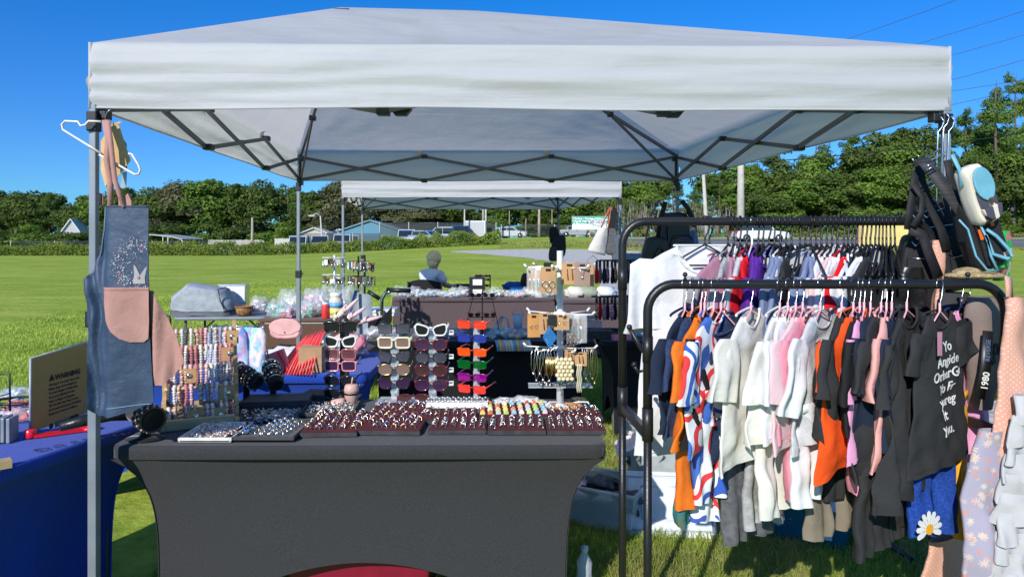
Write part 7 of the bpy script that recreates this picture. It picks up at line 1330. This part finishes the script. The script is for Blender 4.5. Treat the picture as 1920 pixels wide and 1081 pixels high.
# ---------------------------------------------------------------- mauve table goods
gl = 'packets on the long mauve table'
for i in range(20):
    px = 748+i*15.; 
    if 874 < px < 912: continue
    cols = rnd.choice([['white', 'mint', 'grey'], ['white', 'pink', 'yellow'], ['white', 'grey', 'white'], ['white', 'blue', 'white'], ['cream', 'white', 'brown']])
    goods('clear packet number %s on the long mauve table' % '' if False else ['clear packets heaped left of the black card boxes', 'clear packets heaped right of the black card boxes'][px > 893], px, 8.95+rnd.uniform(-.1, .1), .742, .09, .13, rnd.uniform(.07, .13), cols, 'clear_packet', 12, ['packets left of the black boxes', 'packets right of the black boxes'][px > 893], 'clear packet')
for k in range(2):
    b = MB(); b.box((0, 0, 0), (.20, .1, .125), m=0); b.box((.005, -.052, .0), (.12, .004, .075), m=1); simple('card_box', ['lower', 'upper'][k]+' black box with white label on the mauve table', 'box', b, [M_blackp, M_white], Vector((xat(895, 8.9), 8.88, .742+.064+k*.13)), 0)
b = MB(); b.box((0, 0, .07), (.2, .02, .14)); simple('picture_frame', 'black picture frame left of the wooden figures', 'frame', b, M_blackp, Vector((xat(869, 9.3), 9.35, .742)), .1)
b = MB(); b.box((0, 0, .05), (.16, .1, .1)); simple('blue_box', 'bright blue box on the mauve table', 'box', b, mat('bright_blue_plastic', (.02, .28, .75), rough=.4), Vector((xat(968, 9.2), 9.2, .742)), .1)
b = MB(); b.box((0, 0, .05), (.1, .1, .12)); simple('white_box', 'white box right of the bright blue box', 'box', b, M_white, Vector((xat(988, 9.2), 9.2, .742)), -.1)
t = thing('bracelet_rack', 'small brown bracelet stand on the mauve table', 'bracelet stand', (xat(905, 9.25), 9.3, .742)); b = MB(); [b.box((s_*.10, 0, .13), (.015, .03, .26)) for s_ in (-1, 1)]; [b.tube([(-.11, 0, z), (.11, 0, z)], .01, 6) for z in (.12, .2, .25)]; b.build('frame', M_leather, t); b = MB(); [b.ell((rnd.uniform(-.1, .1), 0, rnd.choice([.12, .2, .25])), (.02, .02, .02), 8, 5) for _ in range(12)]; b.build('beads', mat('dark_red_beads', (.3, .06, .05)), t)
pile('royal blue cloth behind the bright blue box', 965, 9.5, .742, .16, .1, .14, c_('royal_cloth', (.03, .1, .4)), grp=None); pile('black cloth bundle behind the tower cards', 990, 9.5, .742, .10, .09, .26, M_nyl, grp=None)
for px, m, lb in [(1080, K['off'], 'cream cloth at the left of the right mauve table'), (1105, c_('sage_cloth', (.35, .4, .3)), 'sage cloth on the right mauve table'), (1135, K['white'], 'white cloth at the right of the right mauve table')]: pile(lb, px, 8.85, .742, .14, .1, .12, m, grp='cloth on the right mauve table')
b = MB(); b.box((0, 0, .04), (.14, .1, .08)); simple('tissue_box', 'grey and orange box left of the folding chair', 'box', b, [M_gb], Vector((xat(757, 9.4), 9.4, .742)), .1)
# folding chair and person
t = thing('folding_chair', 'black and teal folding chair behind the mauve table', 'chair', (xat(803, 9.75), 9.75, 0), -.2); M_teal = c_('teal_canvas', (.01, .12, .12))
b = MB(); b.sheet(lambda u, v: (-.26+.52*u, -.17-.05*math.sin(math.pi*u), .48+.40*v+.05*math.sin(math.pi*u)*v), 12, 6); b.build('backrest', K['black'], t); b = MB(); b.sheet(lambda u, v: (-.30+.1*u, -.15-.1*u+.25*v, .50+.40*(1-v*.2)*(.3+.7*u)), 6, 6); b.build('side_panel', M_teal, t); b = MB(); b.sheet(lambda u, v: (-.24+.48*u, -.15+.42*v, .42-.03*math.sin(3.14*v)), 6, 6); b.build('seat', K['black'], t)
for x in (-.25, .25): b = MB(); b.tube([(x, -.17, .9), (x, -.15, .42), (x, .25, .01)], .011, 6); b.build('leg', M_gun, t); b = MB(); b.tube([(x, -.15, .01), (x, .26, .42)], .011, 6); b.build('leg', M_gun, t)
def skin(name, V, E, R3, m, parent, lv=1):
    me = bpy.data.meshes.new(name); me.from_pydata([tuple(v) for v in V], E, []); o = bpy.data.objects.new(name, me); C.objects.link(o); sm = o.modifiers.new('skin', 'SKIN'); sm.use_smooth_shade = True
    for i, r in enumerate(R3): me.skin_vertices[0].data[i].radius = (r, r) if not isinstance(r, tuple) else r
    me.skin_vertices[0].data[0].use_root = True; s2 = o.modifiers.new('sub', 'SUBSURF'); s2.levels = lv; s2.render_levels = lv; me.materials.append(m); o.parent = parent; return o
M_skin = mat('skin', (.50, .27, .19), rough=.5, var=.05); pr = thing('person', 'person with short blond hair in a pale blue t-shirt seated behind the mauve table', 'person', (xat(806, 9.8), 9.85, 0), R_(-38))
V = [(0, 0, .50), (0, .02, .68), (0, .03, .88), (0, .04, 1.00), (0, .06, 1.06), (0, .085, 1.12), (0, .10, 1.20), (0, .10, 1.27)]; E = [(i, i+1) for i in range(7)]; Rr = [.13, .125, .14, .12, .05, .065, .085, .065]
for s_ in (-1, 1):
    n = len(V); V += [(s_*.15, .03, .99), (s_*.20, .08, .84), (s_*.18, .28, .80), (s_*.17, .36, .82)]; E += [(3, n), (n, n+1), (n+1, n+2), (n+2, n+3)]; Rr += [.055, .043, .034, .026]
    h0 = n+3
    for f_, (dx, dy) in enumerate([(-.03, .08), (-.012, .10), (.006, .105), (.024, .09)]): m_ = len(V); V += [(s_*.17+dx, .36+dy*.5, .82), (s_*.17+dx*1.1, .36+dy*.9, .805)]; E += [(h0, m_), (m_, m_+1)]; Rr += [.010, .007]
    m_ = len(V); V += [(s_*.17-s_*.045, .38, .825), (s_*.17-s_*.06, .41, .82)]; E += [(h0, m_), (m_, m_+1)]; Rr += [.011, .008]
    n = len(V); V += [(s_*.10, .02, .47), (s_*.12, .42, .48), (s_*.12, .45, .10), (s_*.12, .55, .05)]; E += [(0, n), (n, n+1), (n+1, n+2), (n+2, n+3)]; Rr += [.085, .06, .042, .03]
skin('body', V, E, Rr, M_skin, pr, 2)
b = MB(); b.ell((0, .20, 1.185), (.012, .018, .02), 8, 6); b.ell((0, .19, 1.145), (.022, .008, .006), 8, 4)
for s_ in (-1, 1): b.ell((s_*.088, .10, 1.19), (.012, .02, .03), 8, 6)
b.build('face_features', M_skin, pr); b = MB(); [b.ell((s_*.03, .178, 1.21), (.012, .006, .007), 8, 5) for s_ in (-1, 1)]; b.build('eyes', M_blackp, pr)
b = MB(); b.ell((0, .075, 1.225), (.100, .112, .105), 28, 16, wob=.10, fr=9); b.ell((0, .03, 1.15), (.082, .06, .075), 22, 12, wob=.12, fr=9); b.build('hair', mat('blond_hair', (.95, .70, .40), rough=.45, var=.25, nsc=30, stretch=(6, 6, .6), bump=.6, bsc=90), pr)
V = [(0, 0, .55), (0, .02, .70), (0, .03, .88), (0, .035, 1.01), (0, .05, 1.045)]; E = [(i, i+1) for i in range(4)]; Rr = [.155, .15, .165, .135, .07]
for s_ in (-1, 1): n = len(V); V += [(s_*.155, .03, .985), (s_*.205, .09, .86)]; E += [(3, n), (n, n+1)]; Rr += [.075, .068]
skin('t_shirt', V, E, Rr, c_('pale_blue_jersey', (.66, .71, .80)), pr, 2)
V = [(0, 0, .55), (-.10, .02, .47), (-.12, .42, .48), (-.12, .45, .14), (.10, .02, .47), (.12, .42, .48), (.12, .45, .14)]; skin('trousers', V, [(0, 1), (1, 2), (2, 3), (0, 4), (4, 5), (5, 6)], [.15, .10, .075, .06, .10, .075, .06], K['navy'], pr, 1)
# ================================================================ left: apron, hangers, blue table goods
M_den = mat('waxed_denim', (.024, .052, .105), rough=.62, var=.2, nsc=6, bump=.5, bsc=26, spec=.6); M_apk = cloth('dusty_pink_twill', (.50, .27, .23), rough=.7)
YA = 2.32; kA = YA/F
rowsA = [(-(y-385)*kA, (l-235)*kA, (r-235)*kA) for y, l, r in [(385, 192, 279), (430, 187, 279), (480, 177, 280), (512, 160, 280), (530, 144, 280), (552, 152, 280), (600, 148, 280), (700, 149, 283), (752, 150, 287), (770, 152, 250), (782, 160, 205)]]
t = thing('apron', 'blue denim apron with pink pocket hanging on the front left post', 'apron', W(235, 385, YA)); b = MB()
def afold(x, z):
    lf = S((-.045-x)/.06); k = .030*lf*(1+.9*noise.noise(Vector((x*14, z*9, 2))))+.010*noise.noise(Vector((x*16, z*12, 7)))*(.4+lf)+.012*lf*math.sin(x*120+z*11+3*noise.noise(Vector((z*7, 0, 0)))); return k+.006*math.sin(z*6)+.010*math.sin((x-.0)*30)*S(-z/.5)
def sheetrows(rows, fn, nx, nz, th, b):
    def at_(v):
        q = v*(len(rows)-1); i = min(int(q), len(rows)-2); t_ = q-i; return [rows[i][k]+(rows[i+1][k]-rows[i][k])*t_ for k in range(3)]
    for sgn in (-1, 1):
        def f(u, v):
            z, l, r = at_(v); x = l+(r-l)*u; return (x, fn(x, z)+sgn*th, z)
        b.sheet(f, nx, nz)
sheetrows(rowsA, afold, 46, 70, .0015, b); b.build('body', M_den, t)
b = MB(); pk_ = [(y, l, r) for y, l, r in [(538, 196, 281), (570, 198, 281), (600, 203, 281), (620, 213, 280), (634, 228, 279), (641, 245, 270)]]; sheetrows([(-(y-385)*kA, (l-235)*kA, (r-235)*kA) for y, l, r in pk_], lambda x, z: afold(x, z)-.006, 22, 20, .001, b); b.build('pocket', M_apk, t)
b = MB(); sheetrows([(-(y-385)*kA, (l-235)*kA, (r-235)*kA) for y, l, r in [(545, 262, 284), (580, 262, 297), (620, 262, 318), (665, 262, 338), (682, 262, 341), (695, 262, 328), (712, 262, 312), (724, 262, 300)]], lambda x, z: .016+.008*math.sin(x*75+z*6)+.004*math.sin(x*140-z*9)+.1*max(0, x-.08), 18, 24, .001, b); b.build('skirt_lining', M_apk, t)
b = MB(); b.tube([((193-235)*kA+q*.0, afold(0, 0)-.004, -.004) for q in (0, 1)] if False else [(x, afold(x, -.004)-.002, -.004) for x in [(-42+q*86/12)*kA*1.0 for q in range(13)]], .003, 5); b.build('top_hem', M_den, t)
for zz in (-(752-385)*kA,):
    b = MB(); b.tube([(x, afold(x, zz-.02*x)-.003, zz-.018+.10*x) for x in [(-82+q*130/16)*kA for q in range(17)]], .0012, 4); b.build('hem_stitch', mat('pale_thread', (.3, .38, .5)), t)
b = MB(); b.tube([((l+3-235)*kA, afold((l+3-235)*kA, -(y-385)*kA)-.003, -(y-385)*kA) for y, l in ((388, 192), (430, 187), (480, 177), (512, 160), (530, 146))], .0012, 4); b.build('edge_stitch', MC['pale_thread'], t)
b = MB(); b.tube([((x-235)*kA, afold((x-235)*kA, -(542-385)*kA)-.008, -(543-385)*kA) for x in range(197, 282, 6)], .0011, 4); b.build('pocket_stitch', mat('rose_thread', (.35, .16, .13)), t)
# printed wreath, bow and script on the bib
pb = MB(); cx_, cz_ = (257-235)*kA, -(500-385)*kA
for i in range(240):
    a = rnd.uniform(R_(45), R_(300)); r = rnd.gauss(.058, .012); x = cx_+math.cos(a)*r; z = cz_+math.sin(a)*r*1.25+.01
    if x > (277-235)*kA: continue
    d = a+rnd.uniform(-1, 1); s_ = rnd.uniform(.002, .0045); y = afold(x, z)-.0035; pb.f([pb.v((x+math.cos(d)*s_, y, z+math.sin(d)*s_)), pb.v((x-math.sin(d)*s_*.35, y, z+math.cos(d)*s_*.35)), pb.v((x-math.cos(d)*s_, y, z-math.sin(d)*s_)), pb.v((x+math.sin(d)*s_*.35, y, z-math.cos(d)*s_*.35))], rnd.choice([0, 0, 0, 1, 1, 2]))
pb.build('leaf_wreath_print', [mat('print_pale', (.6, .62, .68)), mat('print_grey_blue', (.3, .36, .45)), mat('print_rose', (.5, .15, .25))], t)
pb = MB(); pb.prism([(-.02, -.03), (.022, -.03), (.020, -.008), (.028, .03), (.018, .02), (.004, -.002), (-.010, .028), (-.018, .035), (-.016, .0)], .001, c=((262-235)*kA, afold(.05, cz_)-.004, -(515-385)*kA)); pb.ell(((262-235)*kA, afold(.05, cz_)-.006, -(520-385)*kA), (.005, .001, .006), 8, 4, m=1); pb.build('pale_motif_print', [mat('print_cream', (.34, .33, .34)), mat('print_rust', (.4, .14, .1))], t)
text_mb('Happy', .02, .0003, warp=lambda x, y, z: (x+.052, afold(x+.052, z)-.0035, z-(488-385)*kA), shear=.3).build('script_print', mat('print_grey_blue', (.3, .3, .3)), t)
# straps
for i, (P, w_, lb) in enumerate([([(197, 225), (203, 262), (200, 300), (207, 340), (207, 386)], .019, 'left pink apron strap looped over a hanger'), ([(202, 225), (208, 270), (212, 310), (216, 340), (233, 388)], .016, 'right pink apron strap looped over a hanger')]):
    b = MB(); b.ribbon([W(x, y, 2.36-.006*i-.04*j/4) for j, (x, y) in enumerate(P)], w_, .003, (1, .5, 0)); o = b.build('neck_strap', M_apk, None); o.location = (0, 0, 0); o.parent = t; o.location = -Vector(t.location)
b = MB(); b.sheet(lambda u, v: W(172+22*u, 365+20*v-4*math.sin(u*3), 2.44+.01*math.sin(u*9)), 6, 4); b.sheet(lambda u, v: W(222+24*u, 368+22*v+6*math.sin(u*6)*(1-v), 2.37), 8, 4); simple('pink_cloth', 'pink cloth edges showing above the denim apron', 'cloth', b, M_apk)
M_krf = mat('tan_kraft_sheet', (.62, .40, .18), rough=.7, var=.1)
def flatpoly(name, label, cat, pts, Y, m, th=.003, tilt=0.):
    ps = [W(x, y, Y) for x, y in pts]; c = sum(ps, Vector())/len(ps); b = MB(); b.prism([(p.x-c.x, p.z-c.z) for p in ps], th); o = b.build(name, m, loc=c); o.rotation_euler = (0, 0, tilt); return tag(o, label, cat)
flatpoly('kraft_backing', 'right tan sheet hanging behind the pink strap', 'card sheet', [(206, 236), (219, 228), (222, 233), (242, 300), (213, 343), (203, 330), (200, 270)], 2.39, M_krf, .004, .25); flatpoly('kraft_backing', 'left tan sheet beside the front left post', 'card sheet', [(188, 264), (200, 250), (204, 345), (199, 351), (188, 318)], 2.38, M_krf, .004, -.3)
b = MB(); b.tube([W(x, y, 2.36) for x, y in ((197, 225), (198, 215), (203, 208), (208, 205))], .0018, 6); simple('hanger_hook', 'small steel hook holding the pink straps', 'hook', b, M_steel)
for k, (P, Y, lb) in enumerate([([(190, 228), (166, 227), (160, 234), (151, 236), (146, 228), (122, 227), (116, 233), (118, 243), (168, 274), (190, 288)], 2.36, 'white hanger sticking out left of the front left post'), ([(186, 290), (213, 304), (252, 327), (260, 326), (263, 318), (259, 308), (247, 289), (241, 288)], 2.35, 'white hanger sticking out right in front of the tan sheets')]):
    b = MB(); b.tube([W(x, y, Y) for x, y in P], .0038, 8); simple('white_hanger', lb, 'clothes hanger', b, mat('cream_white_plastic', (.78, .70, .68), rough=.4))
flatpoly('grey_strip', 'translucent grey strip below the right tan sheet', 'strip', [(230, 322), (238, 322), (236, 352), (226, 352)], 2.40, mat('smoky_plastic', (.4, .45, .48), rough=.3, alpha=.75)); flatpoly('black_tab', 'black tab behind the right tan sheet', 'tab', [(233, 263), (237, 270), (238, 318), (228, 318)], 2.41, M_blackp)
b = MB(); [b.tube([W(220, 233, 2.39), W(222+k*2.2, 226+abs(k-2)*1.2, 2.39)], .0012, 4) for k in range(5)]; simple('frayed_ribbon', 'frayed cream ribbon tuft at the top of the tan sheet', 'ribbon', b, mat('cream_thread', (.6, .52, .4)))
# warning panel on the left blue table
t = thing('warning_panel', 'upright olive plastic panel printed with WARNING on the left blue table', 'panel', (0, 0, 0)); A0, A1, A2, A3 = W(57, 810, 2.62), W(165, 783, 2.92), W(165, 655, 2.92), W(57, 672, 2.62); ax = (A1-A0); up_ = (A3-A0); t.location = A0; ang = math.atan2(ax.y, ax.x); t.rotation_euler = (0, 0, ang); wd_ = math.hypot(ax.x, ax.y); hg = up_.z
b = MB(); b.prism([(0, 0), (wd_, 0), (wd_, hg+.02), (0, hg)], .006); b.build('panel', mat('olive_smoke_plastic', (.44, .32, .11), rough=.5, spec=.15, var=.2, nsc=2, col2=(.34, .24, .08)), t, bev=.002)
b = MB(); b.tube([(0, 0, 0), (0, 0, hg), (wd_, 0, hg+.02)], .005, 6); b.build('edge_trim', mat('grey_trim', (.4, .43, .45), rough=.4), t)
M_ink = mat('black_ink', (.008, .008, .008), rough=.6); x0 = .085
b = text_mb('WARNING', .028, .0002, align='LEFT', bold=.0013); o = b.build('lettering', M_ink, t); o.location = (x0+.032, -.0042, hg*.63); b = MB(); b.prism([(0, 0), (.03, 0), (.015, .027)], .0006); o = b.build('warning_triangle', M_ink, t); o.location = (x0, -.0042, hg*.63)
for i, s_ in enumerate(['This bag is not a toy. Keep away', 'Plastic bags can be dangerous.', 'To avoid danger of suffocation', 'do not use this bag in cribs,', 'beds, carriages or playpens.', 'The thin film may cling to nose', 'and mouth and prevent breathing.', 'Keep out of reach of children']): o = text_mb(s_, .0125, .0002, align='LEFT', bold=.0002).build('lettering', M_ink, t); o.location = (x0, -.0042, hg*.56-i*.0165)
b = MB(); b.prism(circle(.011, 14, (.012, 0)), .0006); b.prism([(.03, -.012), (.115, -.012), (.12, -.006), (.12, .012), (.03, .012)], .0004, m=1); b.prism([(.115, -.012), (.155, -.012), (.16, 0), (.155, .013), (.115, .013), (.105, 0)], .0006, c=(0, -.0002, 0)); o = b.build('recycling_mark', [M_ink, mat('grey_ink', (.13, .12, .09))], t); o.location = (x0, -.0044, hg*.56-.16)
M_redp = mat('glossy_red_plastic', (.75, .01, .02), rough=.25, coat=.5)
b = MB(); b.lathe([(.018, 0), (.02, .004), (.02, .03), (.014, .034), (0, .034)], (0, 0, 0), 14); b.box((.10, .05, .006), (.2, .035, .01), rz=.5); b.lathe([(.03, 0), (.03, .012), (0, .022)], (.17, .09, 0), 14); simple('red_clamp', 'red plastic foot pieces under the warning panel', 'clamp', b, M_redp, Vector((W(57, 815, 2.6).x, 2.60, TZ)), .1)
b = MB(); b.tube([(0, 0, 0), (.06, .05, .012), (.13, .1, .018), (.2, .15, .0)], [.016, .022, .022, .015], 10); simple('black_pouch', 'rolled black leather pouch between the warning panel and the apron', 'pouch', b, M_lea, W(112, 800, 2.50))
# goods on the left blue table
p = Gp(38, 815, TZ); t = thing('card_tin', 'grey tin of upright cards at the left edge', 'card box', Vector((-1.93, 2.55, TZ)), .2); b = MB(); [b.box((-.05+k*.018, 0, .045+.003*(k % 2)), (.012, .07, .09)) for k in range(7)]; b.build('cards', [mat('grey_sleeves', (.25, .28, .3), rough=.3)], t, bev=.002); b = MB(); b.box((.0, -.038, .04), (.05, .004, .07)); b.build('front_card', COLS['blue'], t)
b = MB(); b.box((0, 0, .012), (.11, .05, .024)); simple('wood_block', 'small pale wooden block at the left photo edge', 'wood block', b, M_wood, Vector((-1.71, 2.24, TZ)), .75)
t = thing('wire_rack', 'thin black wire frame standing at the left photo edge', 'wire frame', Vector((0, 0, 0))); b = MB(); b.tube([W(-30, 705, 2.75), W(18, 700, 2.75), W(19, 770, 2.75)], .004, 6); b.tube([W(-25, 748, 2.8), W(18, 737, 2.75)], .003, 6); b.build('frame', M_black, t)
t = thing('mesh_basket', 'black oval wire basket of pink and white trinkets', 'basket', Vector((W(30, 0, 2.9).x, 2.95, TZ)), .2); b = MB(); b.tube([(.13*math.cos(q*.4), .07*math.sin(q*.4), .06) for q in range(16)], .006, 6, closed=True); b.tube([(.12*math.cos(q*.4), .065*math.sin(q*.4), .005) for q in range(16)], .004, 6, closed=True); b.build('frame', M_black, t)
heap(60, Vector((W(30, 0, 2.9).x, 2.95, TZ+.005)), .2, .11, [COLS['white'], COLS['pink'], COLS['red'], M_silver], 'trinket_heap', 'pink and white trinkets inside the black oval basket', sz=(.012, .025), h=.04)
for i, (px, Y, cols, lb) in enumerate([(45, 2.85, ['pink', 'white', 'red'], 'red and white packets behind the card tin'), (115, 3.2, ['white', 'white', 'grey'], 'white packets behind the warning panel'), (35, 3.25, ['blue', 'white'], 'pale packets at the far left edge')]): goods(lb, px, Y, TZ, .10, .06, .05, cols, 'small_packet', 12)
for i in range(9): b = MB(); r = rnd.uniform(.008, .02); b.tube([(r*math.cos(q*.7), r*math.sin(q*.7), .002) for q in range(9)], .0012, 4, closed=True); simple('thin_bangle', 'thin dark bangle lying on the blue table left of the post', 'bangle', b, M_blackp, Vector((W(70, 0, 2.45).x+i*.025, 2.43+i*.03+rnd.uniform(-.02, .02), TZ)), 0, 'thin bangles on the blue table')
b = MB(); b.tube([(.02*math.cos(R_(a)), 0, .06+.035*math.sin(R_(a))) for a in range(0, 361, 30)], .006, 6); b.tube([(0, 0, .03), (0, 0, -.06)], .008, 6); simple('black_loop_stand', 'black loop ended stand left of the grey folding table', 'stand', b, M_blackp, W(314, 620, 4.25))
